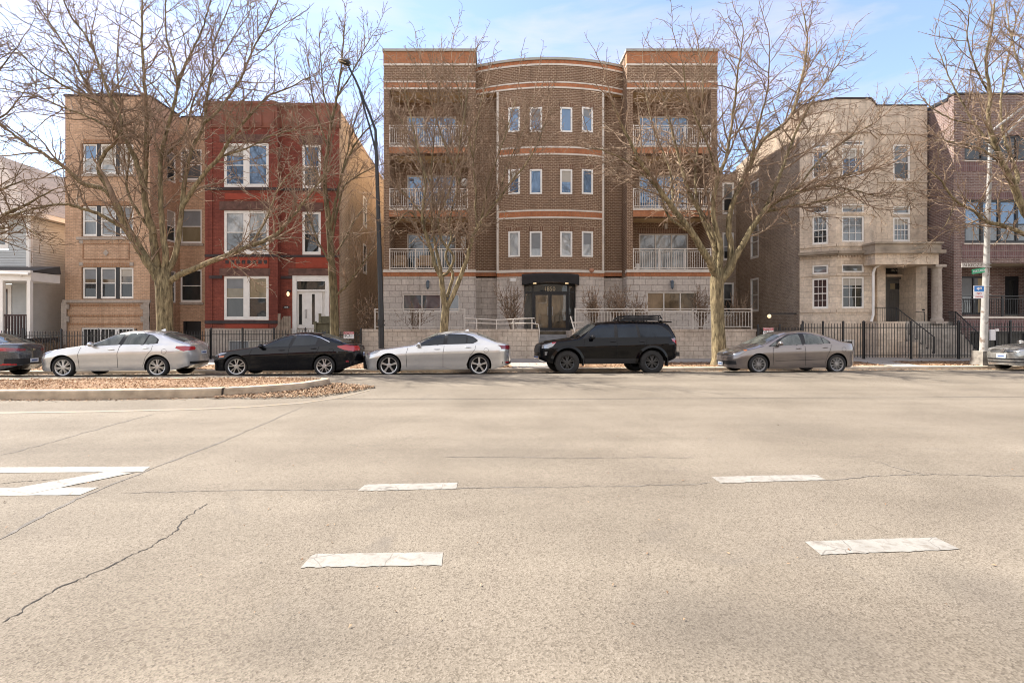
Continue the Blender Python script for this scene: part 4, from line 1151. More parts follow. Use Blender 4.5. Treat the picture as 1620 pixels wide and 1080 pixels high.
text_obj('house_number', '1838', 0.10, MT['white'], C, Vector((X(453,YC),YC-0.03,zC(486)))-Vector(C.location))
# side wall and roof
s = MB(); RX = cx2
def slope(y): return 12.35 - (y-YC)*0.055
hs = (X(578,30.5), 0)
MR = rightw(RX)
wv = [(30.1,31.0,zC(300)-0.9,zC(300)+0.9), (30.1,31.0,4.6,6.4), (34.0,34.9,zC(300)-0.9,zC(300)+0.9)]
wall(s, MR, YC, 42, 0, 11.4, wv, 0.1)
s.quad((RX,YC,11.4), (RX,42,11.4), (RX,42,slope(42)), (RX,YC,slope(YC)))
s.quad((cx0,42,0), (RX,42,0), (RX,42,11), (cx0,42,11))
obj('side_wall', s, MT['tan_side'], C)
for h in wv: window(C, MR, *h, 'glass_mid', 'white', 0.12, d=-0.04)
rf = MB(); rf.quad((cx0,YB,zB(166)), (cx2-0.05,YC,zB(170)), (cx2-0.05,42,slope(42)-0.1), (cx0,42,slope(42)-0.1)); obj('roof', rf, MT['roofing'], C)
# wooden stoop
stp = thing('wooden_stoop', 'weathered wooden stoop with plank sides at the white front door', 'stoop', (X(490,24.6),24.6,0))
pl = MB(); pl.box(X(463,24.8), X(522,24.8), 24.3, YC-0.15, zC(535), zC(532)); obj('platform', pl, MT['wood'], stp)
pl = MB()
x0, x1 = X(430,24.3), X(460,24.3)
for i in range(8):
    a = x0+(x1-x0)*i/8; b_ = x0+(x1-x0)*(i+1)/8-0.012
    t0, t1 = i/8, (i+1)/8
    pl.hexa([(a,24.3,0.25),(b_,24.3,0.25),(b_,24.34,0.25),(a,24.34,0.25),(a,24.3,Z(528,24.3)+(Z(500,24.3)-Z(528,24.3))*min(1,t0*1.6)),(b_,24.3,Z(528,24.3)+(Z(500,24.3)-Z(528,24.3))*min(1,t1*1.6)),(b_,24.34,Z(528,24.3)+(Z(500,24.3)-Z(528,24.3))*min(1,t1*1.6)),(a,24.34,Z(528,24.3)+(Z(500,24.3)-Z(528,24.3))*min(1,t0*1.6))])
pl.box(X(440,24.3), X(443.5,24.3), 24.26, 24.36, 0.1, Z(496,24.3)); obj('plank_side', pl, MT['wood'], stp)
pl = MB(); pl.box(X(500,24.2), X(523,24.2), 24.2, 24.24, Z(540,24.2), Z(512,24.2)); pl.box(X(506,24.6), X(523,24.6), 24.6, 24.64, Z(512,24.6), Z(500,24.6)); pl.box(X(497.5,24.15), X(500.5,24.15), 24.1, 24.2, 0.1, Z(508,24.2)); pl.box(X(521,24.15), X(524,24.15), 24.1, 24.2, 0.1, Z(508,24.2)); pl.box(X(496,24.2), X(525,24.2), 24.12, 24.28, Z(512,24.2), Z(510,24.2)); pl.box(X(504.5,24.6), X(508,24.6), 24.55, 24.65, 0.1, Z(496,24.6)); obj('plank_box', pl, MT['wood_green'], stp)
for i in range(4):
    pass

# ================================================================ TAN BRICK THREE FLAT
B = thing('tan_brick_house', 'tan brick three flat with projecting bay behind the broad bare tree', 'building', (-18.5, 25.0, 0))
YB = 25.0; YR = 27.4; MB1 = front(YB); MR1 = front(YR)
zB = lambda py: Z(py,YB); zR = lambda py: Z(py,YR)
bx0, bx1, bx2 = X(103,YB), X(237,YB), X(325,25.2)-0.03
wh = [(X(128.5,YB), X(211,YB), zB(b), zB(t)) for t, b in ((227,275.5),(325,374),(422.5,473))]
bsm = (X(128,YB), X(212,YB), 0.35, zB(518))
b = MB(); wall(b, MB1, bx0, bx1, zB(476), zB(153), wh, 0.16)
b.quad((bx0,YB,0), (bx0,45,0), (bx0,45,11.9), (bx0,YB,zB(153)))
Mret = rightw(bx1); wr = [(26.32, 27.08, Z(b,26.7), Z(t,26.7)) for t, b in ((240,288),(333,383),(428,479))]
wall(b, Mret, YB, YR, zB(476), zB(153), wr, 0.12)
whr = [(X(285,YR), X(319,YR), zR(b), zR(t)) for t, b in ((236,285),(331,385),(426,478))]
dr_ = (X(290,YR), X(318,YR), 0.2, zR(508))
wall(b, MR1, bx1, bx2, 0.0, zR(186), whr+[dr_], 0.14)
obj('brick_wall', b, MT['tan_brick'], B)
lw = MB()
wall(lw, MB1, bx0-0.03, bx1+0.03, 0.0, zB(476), [bsm], 0.16)
lw.quad((bx1+0.03,YB,0), (bx1+0.03,YR,0), (bx1+0.03,YR,zB(476)), (bx1+0.03,YB,zB(476)))
obj('brick_base', lw, MT['tan_brick'], B)
li = MB()
li.mbox(MB1, bx0-0.06, bx1+0.06, zB(479), zB(474.5), 0.0, 0.10); li.mbox(MB1, X(122,YB), X(215,YB), zB(379.5), zB(375), 0, 0.06); li.mbox(MB1, X(122,YB), X(215,YB), zB(279.5), zB(276), 0, 0.06)
for a, b_ in ((99,107),(228,237.5)):
    li.mbox(MB1, X(a,YB), X(b_,YB), 0.0, zB(479), 0.03, 0.09)
    for t, bt in ((481,489),(500,509)): li.mbox(MB1, X(a,YB)+(0.0 if a < 150 else -0.12), X(b_,YB)+(0.12 if a < 150 else 0), zB(bt), zB(t), 0.028, 0.085)
for px in (125.5, 205.5):
    for t in (415, 380): li.mbox(MB1, X(px,YB), X(px+6,YB), zB(t+5.5), zB(t), 0, 0.03)
u, v = X(168,YB), zB(400); li.poly([MB1(u-0.14,v,0.03), MB1(u,v-0.17,0.03), MB1(u+0.14,v,0.03), MB1(u,v+0.17,0.03)])
li.mbox(MR1, X(283,YR), X(322,YR), zR(482), zR(478.5), 0, 0.06); li.mbox(MR1, X(283,YR), X(322,YR), zR(389), zR(385.5), 0, 0.06); li.mbox(MR1, X(283,YR), X(322,YR), zR(288.5), zR(285.5), 0, 0.06)
obj('limestone_trim', li, MT['lime'], B)
so = MB()
for t, bt in ((416,422),(319,324.8),(221,226.8)): so.mbox(MB1, X(131.5,YB), X(205,YB), zB(bt), zB(t), 0, 0.012)
for t in (482,498,511): so.mbox(MB1, X(108,YB), X(227,YB), zB(t+3), zB(t), 0, 0.012)
obj('soldier_course', so, MT['tan_soldier'], B)
pn = MB()
for t, bt in ((385,411),): 
    for (x0, x1, y0, y1) in ((131,205,385,386.5),(131,205,409.5,411),(131,132.5,386.5,409.5),(203.5,205,386.5,409.5)): pn.mbox(MB1, X(x0,YB), X(x1,YB), zB(y1), zB(y0), 0, 0.02)
obj('brick_panel', pn, MT['tan_soldier'], B)
for i, h in enumerate(wh):
    su = MB(); su.mbox(MB1, h[0], h[1], h[2], h[3], -0.15, -0.135); 
    for px in (152.5, 182.5): su.mbox(MB1, X(px,YB), X(px+5.5,YB), h[2], h[3], -0.135, -0.03)
    o = obj('window_surround', su, MT['dark_frame'], B)
    for (a, b_) in ((130,152.5),(158,182.5),(188,210)):
        window(B, MB1, X(a,YB), X(b_,YB), h[2]+0.02, h[3]-0.02, ('glass_sky','glass_curtain','glass_brown')[i], 'white', 0.07, rail=0.5, d=-0.12, pane2=('glass_curtain','glass_mid','glass_dark')[i])
window(B, MB1, *bsm, 'glass_dark', 'white', 0.09, cols=3, rail=0, grid=(4,1), d=-0.1, mull=0.2)
for i, h in enumerate(wr): window(B, Mret, *h, 'glass_dark', 'white', 0.07, d=-0.09)
for i, h in enumerate(whr): window(B, MR1, *h, ('glass_mid','glass_mid','glass_dark')[i], 'white', 0.08, d=-0.1, pane2=('glass_mid','glass_blind','glass_dark')[i])
bd = MB(); bd.mbox(MR1, dr_[0], dr_[1], dr_[2], dr_[3], -0.13, -0.09); bd.mbox(MR1, dr_[0], dr_[0]+0.12, dr_[2], dr_[3], -0.09, 0.0); bd.mbox(MR1, dr_[1]-0.12, dr_[1], dr_[2], dr_[3], -0.09, 0.0); obj('basement_door', bd, MT['black'], B)
cp = MB(); cp.mbox(MB1, bx0-0.05, X(134,YB), zB(153), zB(150), -0.3, 0.05); cp.mbox(MB1, X(134,YB)+0.003, X(203,YB), zB(153), zB(148.5), -0.3, 0.05); cp.mbox(MB1, X(203,YB)+0.003, bx1+0.05, zB(153), zB(150.5), -0.3, 0.05)
cp.mbox(MR1, bx1+0.06, bx2, zR(186), zR(184), -0.3, 0.05); cp.box(bx1-0.25, bx1+0.05, YB+0.31, YR-0.06, zB(153), zB(150.5)); obj('coping', cp, MT['dark_stone'], B)
rf = MB(); rf.box(bx0+0.05, bx1-0.05, YB+0.3, YR+0.3, 11.7, 11.9); rf.box(bx0+0.05, bx2, YR+0.3, 45, 11.7, 11.9); obj('roof', rf, MT['roofing'], B)

# ================================================================ GREY SIDING HOUSE (left edge)
A = thing('siding_house', 'grey clapboard house with white porch columns and brown shingle roof', 'house', (-26.0, 24.5, 0))
YA = 24.5; ax1 = X(47,YA); ax0 = ax1-11.0; ez = Z(343,YA)
def laps(M, u0, u1, v0, v1, holes=(), h=0.125):
    mb = MB(); n = int((v1-v0)/h)
    for i in range(n):
        a, b = v0+i*h, min(v1, v0+(i+1)*h)
        segs = [(u0, u1)]
        for (p, q, r_, t) in holes:
            if b > r_ and a < t:
                ns = []
                for (s0, s1) in segs:
                    if q <= s0 or p >= s1: ns.append((s0, s1))
                    else:
                        if p > s0: ns.append((s0, p))
                        if q < s1: ns.append((q, s1))
                segs = ns
        for s0, s1 in segs:
            mb.quad(M(s0,a,0.022), M(s1,a,0.022), M(s1,b,0.0), M(s0,b,0.0)); mb.quad(M(s0,a,0.0), M(s1,a,0.0), M(s1,a,0.022), M(s0,a,0.022))
    return mb
zA = lambda py: Z(py,YA)
MA = front(YA)
aw_ = (X(-22,YA), X(14,YA), zA(393), zA(352)); ad = (X(-2,YA), X(19,YA), zA(520), zA(450))
obj('siding', laps(MA, ax0, ax1, 0.9, ez, [aw_, ad]), MT['siding'], A)
obj('siding', laps(rightw(ax1), YA, 40, 0.7, ez), MT['siding_side_lit'], A)
window(A, MA, *aw_, 'glass_mid', 'white', 0.14, d=-0.03)
dm = MB(); dm.mbox(MA, ad[0], ad[1], ad[2], ad[3], -0.05, 0.0); dm.mbox(MA, ad[1]-0.16, ad[1], ad[2], ad[3], 0.0, 0.05); dm.mbox(MA, ad[0], ad[1]-0.16, ad[3]-0.18, ad[3], 0.0, 0.05); do = obj('front_door', dm, MT['white'], A)
p = MB(); p.mbox(MA, ad[0], X(14,YA), ad[2], zA(457), 0.0, 0.02); obj('door_leaf', p, m_plain('brown_door', (0.06,0.03,0.025), 0.5), do)
p = MB(); p.mbox(MA, ad[0], X(11,YA), zA(512), zA(462), 0.02, 0.026); obj('pane', p, MT['glass_mid'], do)
tr = MB(); tr.box(ax1-0.14, ax1+0.035, YA-0.035, YA+0.14, 0.6, ez); tr.box(ax0, ax1+0.45, YA-0.48, YA-0.40, ez-0.02, ez+0.22); tr.box(ax1+0.40, ax1+0.48, YA-0.40, 40, ez-0.02, ez+0.22)
obj('trim_board', tr, MT['white'], A)
sf = MB(); sf.box(ax0, ax1+0.40, YA-0.40, YA+0.0, ez-0.005, ez+0.03); sf.box(ax1, ax1+0.40, YA, 40, ez-0.005, ez+0.03); obj('soffit', sf, m_plain('soffit_tan', (0.55,0.45,0.33)), A)
rf = MB(); rx, ry, rz = X(-2,28.8), 28.8, Z(246,28.8); e0, e1 = ax0-0.5, ax1+0.5; ef_ = YA-0.5; ze = ez+0.2
rf.poly([(e0,ef_,ze), (e1,ef_,ze), (rx,ry,rz)]); rf.quad((e1,ef_,ze), (e1,40,ze), (rx,40,rz), (rx,ry,rz)); rf.quad((e0,ef_,ze), (rx,ry,rz), (rx,40,rz), (e0,40,ze)); obj('roof', rf, MT['shingle'], A)
bs = MB(); bs.box(ax0, ax1-0.01, YA+0.01, 40, 0.0, 0.95); obj('foundation', bs, MT['concrete'], A)
# porch
YP = 22.9; px1 = X(45,YP)+0.1
po = MB(); po.box(ax0, px1, YP, YA-0.05, Z(444,YP), Z(430,YP)); po.box(ax0, px1+0.08, YP-0.1, YP+0.02, Z(432,YP), Z(428,YP)); obj('porch_beam', po, MT['white'], A)
pr = MB(); pr.hexa([(ax0,YP-0.05,Z(429,YP)),(px1+0.05,YP-0.05,Z(429,YP)),(px1+0.05,YA-0.05,Z(429,YP)),(ax0,YA-0.05,Z(429,YP)),(ax0,YP,Z(428.5,YP)),(px1,YP,Z(428.5,YP)),(px1,YA-0.04,Z(422,YA)),(ax0,YA-0.04,Z(422,YA))]); obj('porch_roof', pr, MT['roofing'], A)
for px in (1.5, 45, -60):
    c = MB(); c.box(X(px,YP)-0.075, X(px,YP)+0.075, YP, YP+0.15, 0.0 if px == 45 else 0.9, Z(444,YP)); obj('porch_column', c, MT['white'], A)
pf = MB(); pf.box(ax0, px1, YP-0.1, YA-0.03, 0.75, 0.95); pf.box(ax0, px1-0.1, YP, YP+0.05, 0.0, 0.75); obj('porch_floor', pf, m_plain('porch_dark', (0.045,0.04,0.04)), A)
pb = MB(); z0, z1 = 1.0, Z(497,YP)
pb.box(X(5,YP), X(41,YP), YP+0.04, YP+0.10, z1-0.08, z1); pb.box(X(5,YP), X(41,YP), YP+0.04, YP+0.10, z0, z0+0.07)
for i in range(8): x = X(6,YP)+0.135*i; pb.box(x, x+0.07, YP+0.05, YP+0.09, z0+0.07, z1-0.08)
obj('porch_balustrade', pb, m_plain('porch_brown', (0.05,0.03,0.028)), A)
gt = MB(); gt.tube([(X(50.5,YA)-0.02,YA-0.1,ez),(X(50.5,YA)-0.02,YA-0.1,Z(432,YA)),(X(44,YP+0.3),YP-0.05,Z(437,YP))], 0.05, 6); gt.tube([(X(-40,YP),YP-0.12,Z(431,YP)),(px1+0.02,YP-0.12,Z(434,YP))], 0.06, 6); obj('gutter', gt, MT['white'], A)

# ================================================================ GREY STONE HOUSE
E = thing('greystone_house', 'weathered greystone house with angled bay, stone porch column and white sash windows', 'building', (18.2, 25.3, 0))
YE = 25.3; YF = 24.5
el, er = X(1265,YE), X(1467,YE)
b0 = (el, YE); b1 = (X(1323,YF), YF); b2 = (X(1377,YF), YF); b3 = (18.95, YE)
ME0, l0 = skew(b0, b1); ME1, l1 = skew(b1, b2); ME2, l2 = skew(b2, b3); MEf = front(YE)
def yl(px): # depth on left bay face for a pixel
    a = (px-780)/F; dx, dy = b1[0]-b0[0], b1[1]-b0[1]
    t = (a*b0[1]-b0[0])/(dx-a*dy); return t*l0, b0[1]+t*dy
def hole0(pxa, pxb, t, b): ua, ya = yl(pxa); ub, yb_ = yl(pxb); ym = (ya+yb_)/2; return (ua, ub, Z(b,ym), Z(t,ym))
def hole1(pxa, pxb, t, b): return (X(pxa,YF)-b1[0], X(pxb,YF)-b1[0], Z(b,YF), Z(t,YF))
def holeF(pxa, pxb, t, b): return (X(pxa,YE), X(pxb,YE), Z(b,YE), Z(t,YE))
H0 = [hole0(1285,1310.5,*r) for r in ((419,433.5),(440,488.5),(325,337.5),(341,387),(225,234),(238,282))]
H1 = [hole1(1332,1367.5,*r) for r in ((417.5,431),(437.5,487.5),(322,337.5),(341.5,382.5),(222,230),(234,279))]
HF = [holeF(1413,1440.5,*r) for r in ((325.5,339),(343.5,383),(228,286))]
topE = Z(157,YF); topF = Z(167.5,YE)
b = MB()
wall(b, ME0, 0, l0, 0.0, topE, H0, 0.14); wall(b, ME1, 0, l1, 0.0, topE, H1, 0.14); wall(b, ME2, 0, l2, 0.0, topE, [], 0.1)
YD = YE+1.1
wall(b, MEf, b3[0], er, Z(396,YE), topF, HF, 0.14)
obj('stone_wall', b, MT['grey_stone'], E)
wi = 0
for M, H in ((ME0, H0), (ME1, H1)):
    for i, h in enumerate(H):
        if i in (0, 2, 4): window(E, M, *h, 'glass_mid', 'white', 0.075, rail=0, d=-0.09)
        else: window(E, M, *h, ('glass_dark','glass_mid','glass_sky')[i//2], 'white', 0.08, rail=0.5 if M is ME0 else 0, grid=(3,4) if M is ME0 else (3,3), d=-0.09, pane2=('glass_dark','glass_dark','glass_dark')[i//2] if M is ME0 else None)
window(E, MEf, *HF[0], 'glass_mid', 'white', 0.08, rail=0, d=-0.09); window(E, MEf, *HF[1], 'glass_mid', 'white', 0.09, rail=0.5, grid=(4,4), d=-0.09); window(E, MEf, *HF[2], 'glass_mid', 'white', 0.09, rail=0.5, d=-0.09, pane2='glass_dark')
cur = MB()
for px0, px1 in ((1333,1340),(1351,1364)): cur.mbox(ME1, X(px0,YF)-b1[0], X(px1,YF)-b1[0], Z(486,YF), Z(440,YF), -0.092, -0.088)
obj('curtain', cur, m_plain('curtain', (0.55,0.54,0.52)), E)
tr = MB()
for M, l, lo, hi in ((ME0, l0, 0.0, 0.1), (ME1, l1, 0.0, 0.0), (ME2, l2, 0.0, 0.0)):
    for t, bt, dd in ((490,494,0.05),(386.5,391,0.05),(311,314,0.03),(434,437,0.04),(338,341,0.04)):
        tr.mbox(M, 0.0, l, Z(bt,YF+0.3), Z(t,YF+0.3), 0.0, dd)
    tr.mbox(M, -0.02, l+0.02, Z(214,YF+0.3), Z(211,YF+0.3), 0.0, 0.05)
tr.mbox(MEf, b3[0]+0.05, er-0.01, Z(289,YE), Z(286,YE), 0, 0.05); tr.mbox(MEf, b3[0]+0.05, er-0.01, Z(213,YE), Z(211,YE), 0, 0.04)
obj('stone_course', tr, MT['grey_stone'], E)
pc = MB()
for M, l, zt0 in ((ME0, l0, topE), (ME1, l1, topE), (ME2, l2, topE)): pc.mbox(M, -0.02, l+0.02, zt0, zt0+0.07, -0.3, 0.05)
pc.mbox(MEf, b3[0]+0.06, er, topF, topF+0.05, -0.3, 0.04); obj('parapet_cap', pc, MT['dark_stone'], E)
# belt cornice with dentils
ct = MB()
for M, l in ((ME0, l0), (ME1, l1), (ME2, l2)):
    ct.mbox(M, -0.05, l+0.06, Z(402.5,YF+0.2), Z(398,YF+0.2), -0.05, 0.24); ct.mbox(M, -0.03, l+0.03, Z(405,YF+0.2), Z(402.5,YF+0.2), -0.05, 0.14)
obj('belt_cornice', ct, MT['sooty_stone'], E)
dt = MB()
for M, l in ((ME0, l0), (ME1, l1)):
    k = int(l/0.14)
    for i in range(k): dt.mbox(M, i*0.14+0.03, i*0.14+0.10, Z(408,YF+0.2), Z(405,YF+0.2), 0.0, 0.07)
obj('dentils', dt, MT['grey_stone'], E)
# porch: entablature, column, piers, recessed door
YPo = 23.75; xp0, xp1 = X(1381,YPo), X(1485,YPo)
pe = MB(); pe.box(xp0+0.1, xp1, YPo, YE-0.02, Z(418,YPo), Z(401,YPo)); obj('porch_entablature', pe, MT['grey_stone'], E)
pk = MB(); pk.box(xp0-0.02, xp1+0.2, YPo-0.18, YE-0.03, Z(401,YPo), Z(396,YPo)); pk.box(xp0+0.05, xp1+0.08, YPo-0.06, YE-0.04, Z(396,YPo), Z(386,YPo)); pk.box(xp0, xp1+0.14, YPo-0.13, YE-0.05, Z(386,YPo), Z(383,YPo)); obj('porch_cornice', pk, MT['sooty_stone'], E)
cl = MB(); cxx, cyy = X(1482.5,YPo+0.25), YPo+0.27; zb0 = Z(508,YPo); zc1 = Z(418,YPo)
cl.lathe([(0.25,zb0),(0.25,zb0+0.1),(0.215,zb0+0.13),(0.20,zb0+0.2),(0.205,zb0+0.9),(0.185,zc1-0.25),(0.195,zc1-0.2),(0.23,zc1-0.12)], 24, c=(cxx,cyy,0)); cl.box(cxx-0.25,cxx+0.25,cyy-0.25,cyy+0.25,zc1-0.12,zc1+0.001); cl.box(cxx-0.27,cxx+0.27,cyy-0.27,cyy+0.27,zb0-0.12,zb0+0.001); obj('column', cl, MT['lime'], E, smooth=True, sharp=35)
pr = MB()
for a, b_, yy in ((1388,1401,YE-0.55),(1449,1467,YE-0.55)): pr.box(X(a,yy), X(b_,yy), yy, YE+0.9, 1.2, Z(404,YPo)-0.1)
pr.box(xp0+0.2, er, YE+0.9, YE+1.0, 1.0, Z(396,YE)); pr.box(X(1448,24.9), er, YE, YE+0.02, 1.2, Z(396,YE)); obj('porch_pier', pr, MT['grey_stone'], E)
YDo = YE+0.35; MDo = front(YDo)
ld = MB(); ld.mbox(MDo, X(1400,YDo), X(1450,YDo), Z(438,YDo), Z(434,YDo), -0.05, 0.12); obj('door_lintel', ld, MT['grey_stone'], E)
dm = MB(); zd0, zd1 = Z(507,YDo), Z(441.5,YDo)
dm.mbox(MDo, X(1401,YDo), X(1450,YDo), zd0-0.2, Z(438,YDo), -0.3, -0.26); dm.mbox(MDo, X(1401,YDo), X(1404,YDo), zd0, Z(438,YDo), -0.26, 0); dm.mbox(MDo, X(1404,YDo), X(1448,YDo), zd1, Z(438.2,YDo), -0.26, 0); dm.mbox(MDo, X(1430,YDo), X(1436,YDo), zd0, zd1, -0.26, -0.03); dm.mbox(MDo, X(1440,YDo), X(1450,YDo), zd0, zd1, -0.26, -0.06)
fd = obj('door_frame', dm, MT['grey_door'], E)
dm = MB(); dm.mbox(MDo, X(1404,YDo), X(1430,YDo), zd0, zd1, -0.2, -0.12)
for i in range(6): u = X(1410,YDo)+0.095*i; dm.mbox(MDo, u, u+0.075, zd0+0.12, Z(461,YDo), -0.12, -0.108)
dl = obj('front_door', dm, MT['grey_door'], E)
p = MB(); p.mbox(MDo, X(1411,YDo), X(1418.5,YDo), Z(457,YDo), Z(448,YDo), -0.12, -0.105); o = obj('pane', p, MT['glass_blind'], dl)
p = MB(); p.mbox(MDo, X(1419.5,YDo), X(1428,YDo), Z(457,YDo), Z(448,YDo), -0.12, -0.105); obj('pane', p, MT['glass_dark'], dl)
p = MB(); p.mbox(MDo, X(1436,YDo), X(1440,YDo), zd0+0.3, zd1-0.05, -0.2, -0.15); obj('sidelight', p, MT['glass_dark'], E)
p = MB(); p.mbox(MDo, X(1433,YDo), X(1434.5,YDo), Z(470,YDo), Z(464,YDo), -0.03, 0.02); obj('handle', p, MT['black'], dl)
p = MB(); p.mbox(MDo, X(1401,YDo), X(1450,YDo), Z(434,YDo), Z(404,YDo), -0.25, -0.22); obj('transom_pane', p, MT['glass_dark'], E)
text_obj('house_number', '1874', 0.18, m_plain('gilt2', (0.55,0.5,0.4)), E, Vector((X(1419,YDo),YDo+0.2,Z(427,YDo)))-Vector(E.location))
# downpipe
dp = MB(); yy = 24.2
dp.tube([(X(1392,yy),yy,Z(419,yy)),(X(1384,yy),yy,Z(424,yy)),(X(1381.5,yy),yy,Z(432,yy)),(X(1381.5,yy),yy,Z(498,yy)),(X(1376,yy),yy-0.1,Z(508,yy)),(X(1375.5,yy),yy-0.15,Z(556,yy)),(X(1380,yy),yy-0.2,Z(560,yy)),(X(1436,yy),yy-0.5,Z(562,yy))], 0.055, 10); obj('downpipe', dp, MT['white'], E, smooth=True, sharp=50)
# side walls
s = MB(); MLe = leftw(el)
hs = [(29.2, 30.15, Z(b_,29.7), Z(t,29.7)) for t, b_ in ((286,326),(357,409),(440,493))]
wall(s, MLe, YE, 31.9, 0.0, 10.4, hs, 0.12)
s.quad((el,YE,10.4), (el,31.9,10.4), (el,31.9,11.4), (el,YE,12.3))
Mj = front(31.9); xj = el-2.6
hj = [(X(1143,31.9), X(1161,31.9), Z(b_,31.9), Z(t,31.9)) for t, b_ in ((289,339),(368,412),(447,500))]
wall(s, Mj, xj, el, 0.0, 11.0, hj, 0.12)
s.quad((xj,31.9,0), (xj,46,0), (xj,46,10.5), (xj,31.9,11.0))
obj('side_wall', s, MT['common_brick'], E)
for i, h in enumerate(hs): window(E, MLe, *h, 'glass_dark', 'white', 0.11, d=-0.06)
for i, h in enumerate(hj): window(E, Mj, *h, 'glass_mid', 'white', 0.11, d=-0.06, pane2='glass_dark')
rf = MB(); rf.box(el+0.05, er-0.05, YE+0.4, 46, 11.2, 11.3); obj('roof', rf, MT['roofing'], E)
s = MB(); s.quad((er,YE,0), (er,46,0), (er,46,11.5), (er,YE,12.2)); obj('side_wall', s, MT['common_brick'], E)
sl = MB(); x, y, z = X(1217,25.6), 25.6, Z(500,25.6); sl.ellipsoid((x,y,z), (0.09,0.09,0.1)); wl = obj('wall_lamp', sl, lampm, E); sl = MB(); sl.box(x-0.06, el, y-0.05, y+0.05, z+0.1, z+0.16); obj('bracket', sl, MT['black'], wl)
bw_ = MB(); M = ME1; h = hole1(1330,1350,537,590)
window(E, ME1, h[0], h[1], h[2]+0.2, h[3], 'glass_mid', 'white', 0.09, d=0.01)
# entrance steps with cheek wall and iron handrails
ST_ = thing('stone_steps', 'broad stone steps with cheek wall up to the greystone porch', 'steps', (X(1455,23.4),23.4,0))
tb = MB(); s0, s1 = X(1434,23.2), X(1530,23.4); zl = Z(508,24.0); n = 8
for i in range(n): tb.box(s0+0.2, min(s1, 21.6)-0.02, 22.62+0.2*i, 24.35 if i == n-1 else 22.62+0.2*(i+1)+0.03, 0.0, 0.07+(zl-0.07)*(i+1)/n)
tb.box(X(1388,24.3), 21.58, 24.35, YE-0.03, 0.0, zl+0.002); obj('tread', tb, m_plain('step_stone', (0.40,0.36,0.31), 0.85, var=0.3, scale=3), ST_)
ck = MB(); ck.box(X(1384,23.7), s0+0.2, 23.5, 24.8, 0.0, zl-0.02); ck.box(s0-0.15, s0+0.2, 22.8, 23.5, 0.0, 0.8); obj('cheek_wall', ck, MT['grey_stone'], ST_)
def stair_rail(xa, ya, za, xb, yb, zb_, xc, lab):
    """level length xc..xa then down to b"""
    mb = MB(); hh = 0.0
    mb.tube([(xc,ya,za),(xa,ya,za),(xb,yb,zb_)], 0.022, 6); mb.tube([(xc,ya,za-0.75),(xa,ya,za-0.75),(xb,yb,zb_-0.75)], 0.018, 6)
    for i in range(15):
        t = i/14; mb.tube([(xa+(xb-xa)*t, ya+(yb-ya)*t, za+(zb_-za)*t-0.76), (xa+(xb-xa)*t, ya+(yb-ya)*t, za+(zb_-za)*t)], 0.009, 4)
    for i in range(1, 9):
        x = xc+(xa-xc)*i/9; mb.tube([(x,ya,za-0.76),(x,ya,za)], 0.009, 4)
    mb.tube([(xb,yb,0.1),(xb,yb,zb_+0.02)], 0.025, 6); mb.tube([(xa,ya,za-0.9),(xa,ya,za)], 0.022, 6)
    tag(obj('stair_railing', mb, MT['black'], origin=Vector((xb,yb,0.1))), lab, 'railing', 'black iron stair railings')
stair_rail(X(1418,24.1),24.1,Z(486.5,24.1), X(1478,22.75),22.75,Z(533,22.75), X(1385,24.1), 'black iron railing down the left side of the greystone steps')
mb = MB(); mb.tube([(X(1449,24.3),24.3,Z(493,24.3)),(X(1462,24.3),24.3,Z(493,24.3)),(X(1462.5,24.25),24.25,zl)], 0.022, 6); mb.ellipsoid((X(1461,24.3),24.3,Z(490,24.3)), (0.07,0.05,0.04)); tag(obj('porch_rail', mb, MT['black'], origin=Vector((X(1460,24.3),24.3,zl))), 'short black iron rail on the landing beside the porch column', 'railing')

# ================================================================ PURPLE BRICK HOUSE (right edge)
G = thing('purple_brick_house', 'purplish brick modern flats with black framed windows and recessed porch', 'building', (27.0, 24.0, 0))
YG = 24.0; gx0 = X(1509,YG); gx1 = gx0+12; MG = front(YG); zG = lambda py: Z(py,YG)
# the left pier stands at px 1509..; side wall recedes behind it
gt0, gt1 = zG(150), 0.0
h2 = (X(1526,YG), X(1668,YG), zG(384.5), zG(316)); h3 = (X(1526,YG), X(1668,YG), zG(254), zG(214)); hp = (X(1521.5,YG), X(1668,YG), zG(501), zG(416)); hb = (X(1534,YG), X(1668,YG), 0.2, zG(524))
b = MB(); wall(b, MG, gx0, gx1, 0.0, gt0, [h2, h3, hp, hb], 0.15)
obj('brick_wall', b, MT['purple_brick'], G)
sg = MB(); sg.quad((gx0,YG,0), (gx0,45,0), (gx0,45,11.6), (gx0,YG,gt0)); obj('side_wall', sg, MT['purple_brick'], G)
so = MB()
for t, bt in ((386,396),(397.5,408)): so.mbox(MG, X(1521.5,YG), gx1, zG(bt), zG(t), 0, 0.012)
so.mbox(MG, X(1510,YG), gx1, zG(271), zG(256), 0, 0.012); so.mbox(MG, X(1521.5,YG), gx1, zG(315.5), zG(305), 0, 0.012); so.mbox(MG, X(1521.5,YG), gx1, zG(523), zG(505), 0, 0.012); obj('soldier_course', so, MT['purple_soldier'], G)
window(G, MG, *h2, 'glass_sky', 'dark_frame', 0.10, cols=5, rail=0.44, d=-0.12, mull=0.12, pane2='glass_mid'); window(G, MG, *h3, 'glass_dark', 'dark_frame', 0.10, cols=5, rail=0, d=-0.12)
window(G, MG, *hb, 'glass_dark', 'dark_frame', 0.08, cols=6, rail=0, d=-0.12)
